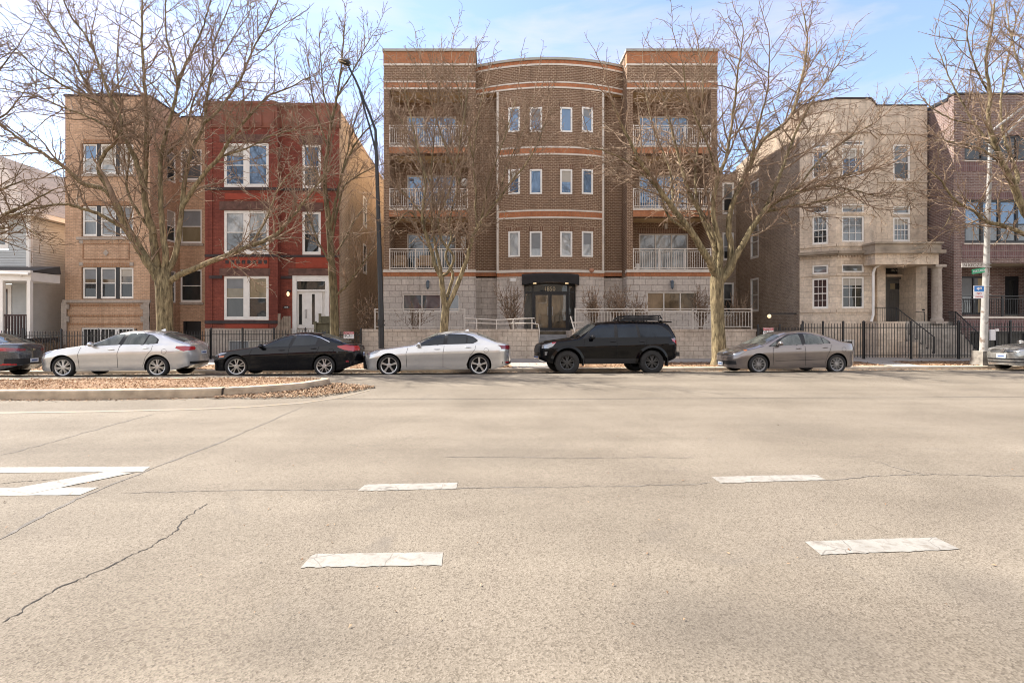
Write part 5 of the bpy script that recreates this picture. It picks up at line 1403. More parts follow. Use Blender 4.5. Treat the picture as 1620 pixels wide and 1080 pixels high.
ld = MB(); ld.mbox(MG, X(1521,YG), gx1, zG(503.5), zG(500.5), -0.2, 0.05); ld.mbox(MG, X(1526,YG)-0.05, gx1, zG(387), zG(384.7), 0, 0.05); ld.mbox(MG, X(1526,YG)-0.05, gx1, zG(256), zG(254.2), 0, 0.05); obj('stone_ledge', ld, MT['trim'], G)
YRc = YG+1.7; MRc = front(YRc)
rb = MB(); hw = (X(1519,YRc), X(1563,YRc), Z(497,YRc), Z(437,YRc)); hd = (X(1590,YRc), X(1612,YRc), Z(499,YRc), Z(437,YRc)); hw2 = (X(1625,YRc), X(1680,YRc), Z(499,YRc), Z(437,YRc))
wall(rb, MRc, X(1505,YRc), gx1, zG(503), zG(414), [hw, hd, hw2], 0.1); rb.quad((X(1521.5,YG)-0.001,YG+0.15,zG(503)), (X(1521.5,YG)-0.001,YRc,zG(503)), (X(1521.5,YG)-0.001,YRc,zG(414)), (X(1521.5,YG)-0.001,YG+0.15,zG(414)))
obj('porch_wall', rb, MT['purple_brick'], G)
window(G, MRc, *hw, 'glass_mid', 'dark_frame', 0.08, cols=2, rail=0, d=-0.08); window(G, MRc, *hw2, 'glass_dark', 'dark_frame', 0.08, cols=2, rail=0, d=-0.08)
dd = window(G, MRc, *hd, 'glass_dark', 'dark_frame', 0.22, rail=0, d=-0.08, name='front_door')
cu = MB(); cu.mbox(MRc, X(1549,YRc), X(1556,YRc), Z(496,YRc), Z(440,YRc), -0.064, -0.058); obj('curtain', cu, m_plain('curtain_tan', (0.40,0.32,0.2)), G)
cf = MB(); cf.box(X(1521.5,YG), gx1, YG+0.15, YRc, zG(415.5), zG(414.5)); cf.box(X(1521.5,YG), gx1, YG+0.15, YRc, zG(504), zG(502)); obj('porch_slab', cf, MT['concrete'], G)
railing(MG, X(1524,YG), gx1, zG(501), zG(467.5), MT['black'], G, 'porch_railing', 0.11, 2.0, d0=-0.1)
cp = MB(); cp.mbox(MG, gx0-0.04, gx1, gt0, gt0+0.08, -0.3, 0.05); cp.box(gx0-0.04, gx0+0.26, YG+0.3, YG+6, gt0-0.15, gt0+0.0); obj('coping', cp, MT['dark_frame'], G)
rf = MB(); rf.box(gx0+0.05, gx1, YG+0.4, 45, 11.3, 11.4); obj('roof', rf, MT['roofing'], G)
stair_rail(X(1512,23.9),23.9,Z(493,23.9), X(1548,22.7),22.7,Z(527,22.7), X(1500,23.9), 'black iron railing descending in front of the purple brick corner')

# ================================================================ FENCES
def fence(x0, x1, Yf, ztop, zbase, label, panels, sp=0.115, mat='black', finial=True):
    t = thing('iron_fence', label, 'fence', ((x0+x1)/2, Yf, zbase), 'black iron picket fences')
    k = panels
    for i in range(k):
        a = x0+(x1-x0)*i/k; b = x0+(x1-x0)*(i+1)/k; mb = MB()
        mb.box(a+0.03, b-0.03, Yf-0.016, Yf+0.016, ztop-0.20, ztop-0.165); mb.box(a+0.03, b-0.03, Yf-0.016, Yf+0.016, zbase+0.14, zbase+0.175)
        n = max(2, int((b-a)/sp))
        for j in range(1, n):
            u = a+(b-a)*j/n; mb.box(u-0.009, u+0.009, Yf-0.009, Yf+0.009, zbase+0.06, ztop-0.04)
            if finial: mb.hexa([(u-0.014,Yf-0.014,ztop-0.05),(u+0.014,Yf-0.014,ztop-0.05),(u+0.014,Yf+0.014,ztop-0.05),(u-0.014,Yf+0.014,ztop-0.05),(u-0.001,Yf-0.001,ztop+0.02),(u+0.001,Yf-0.001,ztop+0.02),(u+0.001,Yf+0.001,ztop+0.02),(u-0.001,Yf+0.001,ztop+0.02)])
        obj('picket_panel', mb, MT[mat], t)
    for i in range(k+1):
        u = x0+(x1-x0)*i/k; mb = MB(); mb.box(u-0.032, u+0.032, Yf-0.032, Yf+0.032, zbase-0.05, ztop+0.06); mb.hexa([(u-0.04,Yf-0.04,ztop+0.06),(u+0.04,Yf-0.04,ztop+0.06),(u+0.04,Yf+0.04,ztop+0.06),(u-0.04,Yf+0.04,ztop+0.06),(u-0.008,Yf-0.008,ztop+0.12),(u+0.008,Yf-0.008,ztop+0.12),(u+0.008,Yf+0.008,ztop+0.12),(u-0.008,Yf+0.008,ztop+0.12)]); obj('post', mb, MT[mat], t)
    return t
YFn = 22.2
fence(X(-90,YFn), X(36,YFn), YFn, Z(523,YFn), 0.02, 'black iron fence before the grey clapboard house', 3)
fence(X(38,YFn), X(333,YFn), YFn, Z(524,YFn), 0.02, 'black iron fence before the tan brick house', 5)
fence(X(334,YFn), X(533,YFn), YFn, Z(522,YFn), 0.02, 'black iron fence before the red brick house', 4)
fence(X(534,YFn), X(571,YFn), YFn, Z(523,YFn), 0.02, 'dense black iron gate panel in the gap left of the condominium', 1, 0.06, finial=False)
fence(X(1199,YFn), X(1268,YFn), YFn, Z(516.5,YFn), 0.05, 'dense black iron gate panel in the gap right of the condominium', 2, 0.06, finial=False)
fence(X(1270,22.4), X(1366,22.4), 22.4, Z(511.5,22.4), 0.07, 'black iron fence before the greystone bay windows', 3)
fence(X(1367,22.4), X(1516,22.4), 22.4, Z(511.5,22.4), 0.07, 'black iron fence and gate before the greystone steps', 2)
fence(X(1517,22.4), X(1680,22.4), 22.4, Z(510.5,22.4), 0.07, 'black iron fence before the purple brick flats', 4)
YS = YFn-0.05
redm = m_plain('sign_red', (0.52,0.05,0.06), 0.5); whm = m_plain('sign_white', (0.78,0.76,0.76), 0.4, var=0.04); inkm = m_plain('sign_ink', (0.06,0.07,0.07), 0.6); greym = m_plain('sign_grey', (0.40,0.42,0.41), 0.6)
def warn(px0, px1, py0, py1, label):
    x0, x1, z0, z1 = X(px0,YS), X(px1,YS), Z(py1,YS), Z(py0,YS)
    t = thing('warning_sign', label, 'sign', ((x0+x1)/2, YS, z0), 'red and white signs wired to the gates')
    b = MB(); b.box(x0, x1, YS-0.01, YS, z0, z1); obj('board', b, whm, t)
    b = MB(); b.box(x0+0.008, x1-0.008, YS-0.014, YS-0.0101, z1-0.10, z1-0.008); obj('header', b, redm, t)
    h = z1-z0; w = x1-x0; L = Vector(t.location)
    text_obj('header_text', 'WARNING', 0.075, whm, t, Vector(((x0+x1)/2, YS-0.016, z1-0.055))-L)
    text_obj('sign_text', 'NO', 0.19, inkm, t, Vector((x0+w*0.27, YS-0.012, z0+h*0.44))-L)
    b = MB()
    for i in range(4): b.box(x0+w*0.5, x0+w*(0.9-0.06*(i % 2)), YS-0.0125, YS-0.0101, z0+h*(0.56-0.11*i), z0+h*(0.60-0.11*i))
    obj('small_print', b, greym, t)
warn(543.5, 560, 524.5, 535.5, 'red and white sign on the gate left of the condominium wall')
warn(1207, 1223.5, 518.5, 529, 'red and white sign on the gate right of the condominium wall')
x0, x1 = X(1566,22.3), X(1574,22.3)
b = MB(); b.box(x0, x1, 22.27, 22.33, Z(538,22.3), Z(521,22.3)); tag(obj('notice_board', b, whm, origin=Vector(((x0+x1)/2,22.3,Z(538,22.3)))), 'blank white notice board on the fence behind the grey pole', 'sign')
b = MB(); b.box(X(1575,22.3), X(1579.5,22.3), 22.27, 22.33, Z(524,22.3), Z(520,22.3)); tag(obj('entry_keypad', b, whm, origin=Vector((X(1577,22.3),22.3,Z(524,22.3)))), 'small white keypad box on the fence post by the notice board', 'keypad')
# ================================================================ CARS
MT['rubber'] = m_plain('tyre_rubber', (0.022,0.021,0.020), 0.75, var=0.2, scale=8)
MT['alloy'] = m_plain('alloy', (0.52,0.51,0.49), 0.3, 0.75, var=0.08)
MT['alloy_dark'] = m_plain('dark_alloy', (0.06,0.06,0.06), 0.35, 0.4)
MT['alloy_mesh'] = m_plain('mesh_alloy', (0.30,0.29,0.28), 0.35, 0.5)
MT['well'] = m_plain('wheel_well', (0.008,0.008,0.008), 0.9)
MT['plastic'] = m_plain('black_plastic', (0.016,0.016,0.017), 0.5)
MT['car_glass'] = m_glass('car_glass', (0.012,0.014,0.016), (0.03,0.033,0.036), 0.03, seed=2)
MT['car_glass_clear'] = m_glass('car_glass_clear', (0.05,0.06,0.055), (0.16,0.17,0.155), 0.04, 1.6, seed=4)
MT['car_glass_blue'] = m_glass('car_glass_blue', (0.008,0.012,0.019), (0.018,0.026,0.038), 0.015, 1.2, seed=6)
MT['screen'] = m_glass('windscreen', (0.05,0.055,0.05), (0.12,0.12,0.105), 0.08, 0.8, seed=4)
MT['red_lens'] = m_paint('red_lens', (0.42,0.012,0.018), 0.0, 0.15)
MT['dark_red_lens'] = m_paint('dark_red_lens', (0.20,0.01,0.02), 0.0, 0.15)
MT['clear_lens'] = m_paint('clear_lens', (0.30,0.30,0.30), 0.5, 0.12)
MT['amber_lens'] = m_paint('amber_lens', (0.62,0.17,0.03), 0.0, 0.2)
MT['chrome'] = m_plain('chrome', (0.66,0.66,0.65), 0.14, 1.0, var=0.03)
MT['plate'] = m_plain('plate', (0.62,0.68,0.74), 0.4, var=0.05)
MT['plate_ink'] = m_plain('plate_ink', (0.06,0.10,0.25), 0.5)

def curve_fn(pts, sm=0.10):
    xs = np.array([p[0] for p in pts]); zs = np.array([p[1] for p in pts])
    g = np.arange(xs[0]-0.5, xs[-1]+0.5, 0.01)
    y = np.interp(g, xs, zs)
    k = max(1, int(sm/0.01)); ker = np.hanning(2*k+3)[1:-1]; ker /= ker.sum()
    # extend by reflection so that ends keep their slope
    yp = np.convolve(np.pad(y, k+5, mode='edge'), ker, mode='same')[k+5:-(k+5)]
    return lambda x: float(np.interp(x, g, yp))

class CarShape:
    def __init__(s, sp):
        s.sp = sp; s.xf = sp['xf']; s.xr = sp['xr']; s.W = sp['W']
        s.top = curve_fn(sp['top'], sp.get('sm', 0.10)); s.belt = curve_fn(sp['belt'], 0.15); s.bot = curve_fn(sp['bot'], 0.10)
        s.pf = sp.get('pf', 4.2); s.pr = sp.get('pr', 4.8); s.lf = sp.get('lf', 1.25); s.lr = sp.get('lr', 1.15)
        s.tum = sp.get('tum', 0.20)
        s._c = {}
    def half(s, x):
        w = s.W/2
        if x < s.xf+s.lf: t = min(1, max(0, (s.xf+s.lf-x)/s.lf)); w *= max(0.0, 1-t**s.pf)**(1/2.2)
        if x > s.xr-s.lr: t = min(1, max(0, (x-s.xr+s.lr)/s.lr)); w *= max(0.0, 1-t**s.pr)**(1/2.2)
        return w
    def lim(s, x):
        k = round(x, 4)
        if k not in s._c:
            zt_, zb_, zm = s.top(x), s.bot(x), s.belt(x)
            s._c[k] = (zt_, zb_, max(zb_+0.05, min(zm, zt_-0.085)))
        return s._c[k]
    def y(s, x, z):
        zt_, zb_, zs = s.lim(x); w = s.half(x)
        def side(q):
            f = 1 - 0.075*(1-q)**2.6 - 0.045*max(0.0, (q-0.72)/0.28)**1.6
            f += 0.010*math.exp(-((q-0.70)/0.05)**2) - 0.012*math.exp(-((q-0.36)/0.16)**2)
            return f
        if z <= zs: return w*side(max(0.0, (z-zb_)/(zs-zb_)))
        t = min(1.0, (z-zs)/(zt_-zs)); h = zt_-zs
        g = min(1.0, max(0.0, (h-0.10)/0.30))
        n = 2.3+3.6*g; tm = s.tum*g
        return w*side(1.0)*(1-0.02*g)*(1-tm*t)*max(0.0, 1-t**n)**(1/(2.2+1.2*g))
    def ztop_at(s, x, y):
        zt_, zb_, zs = s.lim(x); lo, hi = zs, zt_
        if s.y(x, zs) < abs(y): return zs
        for _ in range(22):
            m = (lo+hi)/2
            if s.y(x, m) > abs(y): lo = m
            else: hi = m
        return lo
    def x_front(s, y, z):
        lo, hi = s.xf, s.xf+s.lf
        for _ in range(24):
            m = (lo+hi)/2
            ok = s.bot(m) <= z <= s.top(m) and s.y(m, z) >= abs(y)
            if ok: hi = m
            else: lo = m
        return hi
    def x_rear(s, y, z):
        lo, hi = s.xr-s.lr, s.xr
        for _ in range(24):
            m = (lo+hi)/2
            ok = s.bot(m) <= z <= s.top(m) and s.y(m, z) >= abs(y)
            if ok: lo = m
            else: hi = m
        return lo
    def body(s, name, mat, root, wells):
        n = 110; xs_ = []
        for i in range(n+1):
            t = i/n; a = 0.5-0.5*math.cos(math.pi*t); xs_.append(s.xf+(s.xr-s.xf)*(0.55*a+0.45*t))
        xs_[0] += 0.002; xs_[-1] -= 0.002
        K1, K2 = 15, 15; mb = MB(); rings = []
        for x in xs_:
            zt_, zb_, zs = s.lim(x); P = [(0.0, zb_)]
            for i in range(K1): z = zb_+(zs-zb_)*i/(K1-1); P.append((s.y(x, z), z))
            for i in range(1, K2+1):
                t = math.sin(math.pi/2*i/K2); z = zs+(zt_-zs)*t; P.append((s.y(x, z) if i < K2 else 0.0, z))
            ring = [(x, -y_, z) for y_, z in P] + [(x, y_, z) for y_, z in P[-2:0:-1]]
            k = len(ring); n0 = len(mb.v); mb.v += ring; rings.append(n0)
        for a, b in zip(rings[:-1], rings[1:]):
            for j in range(k): j2 = (j+1) % k; mb.f.append((a+j, b+j, b+j2, a+j2))
        mb.f.append(tuple(rings[0]+j for j in range(k))); mb.f.append(tuple(rings[-1]+j for j in range(k-1,-1,-1)))
        o = obj(name, mb, mat, root, local=True)
        bm = bmesh.new(); bm.from_mesh(o.data); bmesh.ops.recalc_face_normals(bm, faces=bm.faces); bm.to_mesh(o.data); bm.free()
        cut = MB()
        for (xa, r) in wells:
            for sg in (-1, 1):
                y0, y1 = sorted((sg*(s.W/2+0.3), sg*(s.W/2-0.36)))
                kk = 40; n0 = len(cut.v)
                for yy in (y0, y1):
                    for j in range(kk): w = 2*math.pi*j/kk; cut.v.append((xa+r*math.cos(w), yy, s.sp['rw']+r*math.sin(w)))
                for j in range(kk): j2 = (j+1) % kk; cut.f.append((n0+j, n0+j2, n0+kk+j2, n0+kk+j))
                cut.f.append(tuple(n0+j for j in range(kk-1,-1,-1))); cut.f.append(tuple(n0+kk+j for j in range(kk)))
        c = obj('cutter', cut, MT['well'], None, local=True)
        bm = bmesh.new(); bm.from_mesh(c.data); bmesh.ops.recalc_face_normals(bm, faces=bm.faces); bm.to_mesh(c.data); bm.free()
        md = o.modifiers.new('b', 'BOOLEAN'); md.object = c; md.operation = 'DIFFERENCE'; md.solver = 'EXACT'; md.material_mode = 'TRANSFER'
        o.parent = None
        bpy.context.view_layer.update()
        me = bpy.data.meshes.new_from_object(o.evaluated_get(bpy.context.evaluated_depsgraph_get()))
        o.modifiers.clear(); o.data = me; o.parent = root
        bpy.data.objects.remove(c)
        me.polygons.foreach_set('use_smooth', [True]*len(me.polygons)); me.set_sharp_from_angle(angle=R(32))
        return o
    # conformed panels
    def side_panel(s, mb, up, lo, off=0.005, nx=14, nz=7, sg=-1, th=0.0):
        """between an upper and a lower (x,z) polyline, both running front to rear"""
        def samp(P, t):
            k = t*(len(P)-1); i = min(int(k), len(P)-2); return lerp2(P[i], P[i+1], k-i)
        n0 = len(mb.v)
        for i in range(nx+1):
            a = samp(up, i/nx); b = samp(lo, i/nx)
            for j in range(nz+1):
                p = lerp2(b, a, j/nz); mb.v.append((p[0], sg*(s.y(p[0], p[1])+off), p[1]))
        for i in range(nx):
            for j in range(nz):
                a = n0+i*(nz+1)+j; q = (a, a+nz+1, a+nz+2, a+1); mb.f.append(q if sg < 0 else q[::-1])
    def ribbon(s, mb, P, w, off=0.003, sg=-1, n=20):
        def samp(t):
            k = t*(len(P)-1); i = min(int(k), len(P)-2); return lerp2(P[i], P[i+1], k-i)
        pv = None
        for i in range(n+1):
            p = samp(i/n); q = samp(min(1, i/n+0.02)); o = samp(max(0, i/n-0.02)); dx, dz = q[0]-o[0], q[1]-o[1]; l = math.hypot(dx, dz) or 1
            a = (p[0]-dz/l*w/2, p[1]+dx/l*w/2); b = (p[0]+dz/l*w/2, p[1]-dx/l*w/2)
            a = (a[0], sg*(s.y(*a)+off), a[1]); b = (b[0], sg*(s.y(*b)+off), b[1])
            if pv: mb.quad(pv[0], pv[1], b, a)
            pv = (a, b)
    def top_panel(s, mb, xa, xb, f0, f1, off=0.006, nx=12, ny=16):
        """windscreen/backlight: lateral fraction f0 at xa, f1 at xb of the glasshouse width"""
        n0 = len(mb.v)
        for i in range(nx+1):
            t = i/nx; x = xa+(xb-xa)*t; zt_, zb_, zs = s.lim(x)
            wy = s.y(x, zs+0.35*(zt_-zs))*(f0+(f1-f0)*t)
            for j in range(ny+1):
                y_ = wy*(2*j/ny-1); z = s.ztop_at(x, y_); mb.v.append((x, y_, z+off))
        for i in range(nx):
            for j in range(ny): a = n0+i*(ny+1)+j; mb.f.append((a, a+ny+1, a+ny+2, a+1))
    def end_panel(s, mb, end, y0, y1, zlo, zhi, off=0.006, ny=12, nz=6):
        """panel wrapped on the nose or tail; zlo/zhi functions of y or numbers"""
        f = s.x_front if end == 'f' else s.x_rear; sg = -1 if end == 'f' else 1; n0 = len(mb.v)
        for i in range(ny+1):
            y_ = y0+(y1-y0)*i/ny; a = zlo(y_) if callable(zlo) else zlo; b = zhi(y_) if callable(zhi) else zhi
            for j in range(nz+1): z = a+(b-a)*j/nz; mb.v.append((f(y_, z)+sg*off, y_, z))
        for i in range(ny):
            for j in range(nz): a = n0+i*(nz+1)+j; mb.f.append((a, a+nz+1, a+nz+2, a+1))

def wheel(root, x, side, W, r, rim_r, style, tw=0.22, steer=0.0, sink=0.0):
    """tyre with rim as child; outer face flush with the body side"""
    s = side; yo = s*(W/2-0.03)
    t = bpy.data.objects.new('wheel', None)
    mb = MB(); h = tw/2
    prof = [(rim_r,-h*0.75),(rim_r+0.02,-h*0.95),(r-0.04,-h),(r-0.012,-h*0.86),(r,-h*0.6),(r,h*0.6),(r-0.012,h*0.86),(r-0.04,h),(rim_r+0.02,h*0.95),(rim_r,h*0.75),(rim_r-0.03,h*0.3),(rim_r-0.03,-h*0.3)]
    mb.lathe(prof, 40, 'y', closed=True)
    tyre = obj('wheel', mb, MT['rubber'], root, smooth=True, local=True, sharp=40)
    tyre.location = (x, yo-s*h, r-sink); tyre.rotation_euler = (0, 0, steer)
    bpy.data.objects.remove(t)
    o = s  # outward
    rb = MB()
    rb.lathe([(0.0,o*h*0.15),(rim_r-0.02,o*h*0.15)], 32, 'y'); rb.lathe([(0.0,o*h*0.05),(rim_r*0.55,o*h*0.05),(rim_r*0.55,o*h*0.16)], 24, 'y')
    obj('brake_disc', rb, MT['well'], tyre, local=True)
    rm = MB()
    rm.lathe([(rim_r-0.025,o*h*0.2),(rim_r-0.02,o*h*0.7),(rim_r+0.004,o*h*0.80),(rim_r+0.006,o*h*0.70)], 40, 'y')
    rm.lathe([(0.0,o*h*0.78),(0.05,o*h*0.78),(0.07,o*h*0.66),(0.075,o*h*0.4)], 20, 'y')
    n, w0, w1, tw_ = style['n'], style['w0'], style['w1'], style.get('pair', 0.0)
    for k in range(n):
        for dp in ((-tw_, tw_) if tw_ else (0.0,)):
            w = 2*math.pi*k/n+dp*0.6+math.pi/2; w2 = 2*math.pi*k/n+dp+math.pi/2
            def pt(rad, ang, off, yy): return (rad*math.cos(ang)-off*math.sin(ang), yy, rad*math.sin(ang)+off*math.cos(ang))
            r0, r1 = 0.045, rim_r-0.012
            rm.hexa([pt(r0,w,-w0,o*h*0.35), pt(r0,w,w0,o*h*0.35), pt(r1,w2,w1,o*h*0.30), pt(r1,w2,-w1,o*h*0.30), pt(r0,w,-w0*0.8,o*h*0.76), pt(r0,w,w0*0.8,o*h*0.76), pt(r1,w2,w1*0.8,o*h*0.70), pt(r1,w2,-w1*0.8,o*h*0.70)])
    obj('rim', rm, MT[style['mat']], tyre, local=True, smooth=True, sharp=30)
    return tyre

def make_car(name, label, sp):
    a = (sp['px']-780)/F; Yl = 16.33/(1-0.064*a) if 'px' in sp else 0
    Xl = a*Yl
    c = CarShape(sp); Wd = sp['W']
    cx, cy = Xl-ST*(Wd/2-0.03), Yl+CT*(Wd/2-0.03)
    zg = -0.09
    root = thing(name, label, 'car', (cx, cy, zg), 'cars parked along the kerb', TH)
    root.rotation_euler = (-0.024, 0, TH)     # the lane leans to the gutter
    root.rotation_mode = 'XYZ'
    paint = MT[sp['paint']]
    wb, rw = sp['wb'], sp['rw']
    body = c.body('body', paint, root, [(0.0, rw+sp.get('gap', 0.055)), (wb, rw+sp.get('gap', 0.055))])
    st = sp['rim']
    for x in (0.0, wb):
        for s in (-1, 1): wheel(root, x, s, Wd, rw, sp['rim_r'], st, sp.get('tw', 0.22), sp.get('steer', 0.0) if x == 0 else 0.0)
    for sg in (-1, 1):
        sr = MB(); c.side_panel(sr, sp['dlo_up'], sp['dlo_lo'], 0.003, 34, 8, sg); obj('window_surround', sr, MT['plastic'], root, local=True, smooth=True)
        for (u, l) in sp['wins']:
            g = MB(); c.side_panel(g, u, l, 0.007, 14, 7, sg); obj('side_window', g, MT[sp.get('glass', 'car_glass')], root, local=True, smooth=True)
        if sp.get('dlo_trim'):
            tm = MB(); c.ribbon(tm, sp['dlo_up'], 0.022, 0.008, sg, 40); obj('chrome_trim', tm, MT[sp['dlo_trim']], root, local=True)
        for P in sp['seams']:
            sm = MB(); c.ribbon(sm, P, 0.011, 0.002, sg, 24); obj('door_seam', sm, MT['well'], root, local=True)
        for (x, z) in sp['handles']:
            h = MB(); h.ellipsoid((x, sg*(c.y(x, z)+0.012), z), (0.105, 0.022, 0.020), 14, 8); obj('door_handle', h, MT[sp.get('handle_mat', sp['paint'])], root, local=True, smooth=True)
        sl = MB(); r_ = rw+0.07
        c.side_panel(sl, [(r_, sp['sill']), (wb-r_, sp['sill'])], [(r_, c.bot(r_)+0.01), (wb-r_, c.bot(wb-r_)+0.01)], 0.004, 20, 3, sg); obj('sill', sl, MT[sp.get('sill_mat', 'plastic')], root, local=True, smooth=True)
        mx, mz_ = sp['mirror']; m = MB(); yb_ = c.y(mx, mz_)
        m.ellipsoid((mx+0.03, sg*(yb_+0.13), mz_+0.02), (0.075, 0.12, 0.075), 16, 10); m.hexa([(mx-0.03,sg*(yb_-0.02),mz_-0.05),(mx+0.05,sg*(yb_-0.02),mz_-0.05),(mx+0.05,sg*(yb_+0.12),mz_-0.02),(mx-0.02,sg*(yb_+0.12),mz_-0.02),(mx-0.03,sg*(yb_-0.02),mz_-0.01),(mx+0.05,sg*(yb_-0.02),mz_-0.01),(mx+0.05,sg*(yb_+0.12),mz_+0.02),(mx-0.02,sg*(yb_+0.12),mz_+0.02)]); obj('wing_mirror', m, MT[sp.get('mirror_mat', sp['paint'])], root, local=True, smooth=True, sharp=50)
        for nm, U, Lw, mt in sp.get('lamps', ()):
            g = MB(); c.side_panel(g, U, Lw, 0.008, 14, 5, sg); obj(nm, g, MT[mt], root, local=True, smooth=True)
        for nm, (y0, y1), zl, zh, end, mt in sp.get('ends2', ()):
            g = MB(); c.end_panel(g, end, sg*y0, sg*y1, (lambda y_: zl(abs(y_))) if callable(zl) else zl, (lambda y_: zh(abs(y_))) if callable(zh) else zh, 0.010); obj(nm, g, MT[mt], root, local=True, smooth=True)
    an = MB(); xa_ = sp.get('fin', 2.45); za_ = c.top(xa_)
    an.hexa([(xa_-0.10,-0.03,za_-0.01),(xa_+0.08,-0.03,za_-0.01),(xa_+0.08,0.03,za_-0.01),(xa_-0.10,0.03,za_-0.01),(xa_+0.03,-0.012,za_+0.055),(xa_+0.075,-0.012,za_+0.055),(xa_+0.075,0.012,za_+0.055),(xa_+0.03,0.012,za_+0.055)]); obj('antenna_fin', an, paint, root, local=True)
    fc = MB(); cx_, cz_ = wb+0.22, sp.get('fuel_z', 0.80); c.ribbon(fc, [(cx_+0.075*math.cos(2*math.pi*i/14), cz_+0.075*math.sin(2*math.pi*i/14)) for i in range(15)], 0.008, 0.0025, -1, 28); obj('fuel_flap', fc, MT['well'], root, local=True)
    w = sp['screens']
    for nm, xa, xb, f0, f1 in w:
        g = MB(); c.top_panel(g, xa, xb, f0, f1); obj(nm, g, MT['screen'], root, local=True, smooth=True)
    for nm, (y0, y1), zl, zh, end, mt, off in sp.get('ends', ()):
        g = MB(); c.end_panel(g, end, y0, y1, zl, zh, off); o = obj(nm, g, MT[mt], root, local=True, smooth=True)
        if 'plate' in nm:
            q = MB(); c.end_panel(q, end, y0+0.05, y1-0.05, zl+0.035, zl+0.085, off+0.004); obj('plate_number', q, MT['plate_ink'], o, local=True)
    return root, c

SP5 = {'n': 5, 'w0': 0.022, 'w1': 0.040, 'mat': 'alloy'}
SP7 = {'n': 7, 'w0': 0.012, 'w1': 0.020, 'pair': 0.15, 'mat': 'alloy'}
SP5T = {'n': 5, 'w0': 0.012, 'w1': 0.020, 'pair': 0.22, 'mat': 'alloy'}
SPD = {'n': 6, 'w0': 0.022, 'w1': 0.026, 'pair': 0.2, 'mat': 'alloy_dark'}
SPM = {'n': 10, 'w0': 0.006, 'w1': 0.009, 'pair': 0.12, 'mat': 'alloy_mesh'}
MT['silver'] = m_paint('silver_paint', (0.70,0.695,0.68), 0.65, 0.24)
MT['pale_silver'] = m_paint('pale_silver_paint', (0.68,0.675,0.66), 0.7, 0.24)
MT['black_paint'] = m_paint('black_paint', (0.005,0.0055,0.007), 0.0, 0.3, coat=0.9, spec=0.0)
MT['suv_black'] = m_paint('suv_black_paint', (0.002,0.0024,0.0035), 0.0, 0.3, coat=0.55, spec=0.0)
MT['brown_grey'] = m_paint('brown_grey_paint', (0.235,0.205,0.19), 0.6, 0.24)
MT['dark_grey'] = m_paint('dark_grey_paint', (0.10,0.105,0.115), 0.6, 0.24)
MT['mid_silver'] = m_paint('warm_silver_paint', (0.36,0.345,0.32), 0.6, 0.24)

# --- silver saloon
make_car('parked_car', 'bright silver saloon with split-spoke alloy wheels parked second from the left', dict(
    px=98, W=1.82, wb=2.75, rw=0.325, rim_r=0.235, paint='silver', rim=SP7, xf=-0.95, xr=3.72, glass='car_glass_clear', tum=0.2,
    top=[(-0.95,0.50),(-0.93,0.62),(-0.80,0.76),(-0.55,0.85),(0.0,0.95),(0.58,1.03),(0.72,1.06),(1.42,1.40),(1.75,1.455),(2.2,1.47),(2.6,1.44),(2.95,1.34),(3.5,1.10),(3.65,1.06),(3.70,0.98),(3.72,0.72)],
    belt=[(-0.95,0.72),(0.5,0.93),(2.0,0.98),(3.79,1.0)], bot=[(-0.95,0.24),(-0.6,0.20),(3.2,0.22),(3.79,0.42)],
    dlo_up=[(0.78,0.99),(1.15,1.18),(1.45,1.325),(1.75,1.365),(2.25,1.365),(2.55,1.30),(2.75,1.17)], dlo_lo=[(0.78,0.965),(1.6,0.985),(2.3,1.0),(2.55,1.01),(2.75,1.05)],
    wins=[([(0.82,0.995),(1.15,1.17),(1.45,1.31),(1.72,1.35)],[(0.82,0.985),(1.1,0.99),(1.4,0.995),(1.58,1.0)]), ([(1.85,1.352),(2.05,1.355),(2.25,1.35),(2.42,1.325)],[(1.72,1.005),(2.0,1.01),(2.2,1.012),(2.32,1.015)]), ([(2.46,1.31),(2.55,1.285),(2.64,1.235),(2.71,1.165)],[(2.37,1.018),(2.46,1.02),(2.55,1.025),(2.69,1.06)])],
    seams=[[(0.52,0.93),(0.46,0.7),(0.48,0.30)],[(1.66,0.99),(1.60,0.7),(1.60,0.28)],[(2.62,1.02),(2.60,0.85),(2.42,0.62),(2.33,0.35)]],
    handles=[(1.42,0.86),(2.42,0.90)], sill=0.30, sill_mat='silver', mirror=(0.84,1.0),
    lamps=[('headlight',[(-0.86,0.73),(-0.55,0.83),(-0.28,0.86)],[(-0.86,0.62),(-0.6,0.70),(-0.36,0.80)],'clear_lens'),('tail_light',[(3.30,0.96),(3.5,0.965),(3.68,0.94)],[(3.28,0.90),(3.48,0.80),(3.66,0.84)],'red_lens'),('fog_lamp',[(-0.90,0.36),(-0.78,0.33)],[(-0.90,0.25),(-0.76,0.25)],'plastic')],
    ends2=[('tail_light',(0.45,0.80),0.84,0.955,'r','red_lens')],
    screens=[('windscreen',0.80,1.50,0.86,0.80),('rear_window',2.80,3.42,0.80,0.86)],
    ends=[('number_plate',(-0.17,0.17),0.70,0.82,'r','plate',0.012),('rear_bumper_insert',(-0.6,0.6),0.40,0.48,'r','plastic',0.008),('grille',(-0.45,0.45),0.55,0.68,'f','plastic',0.008)]))
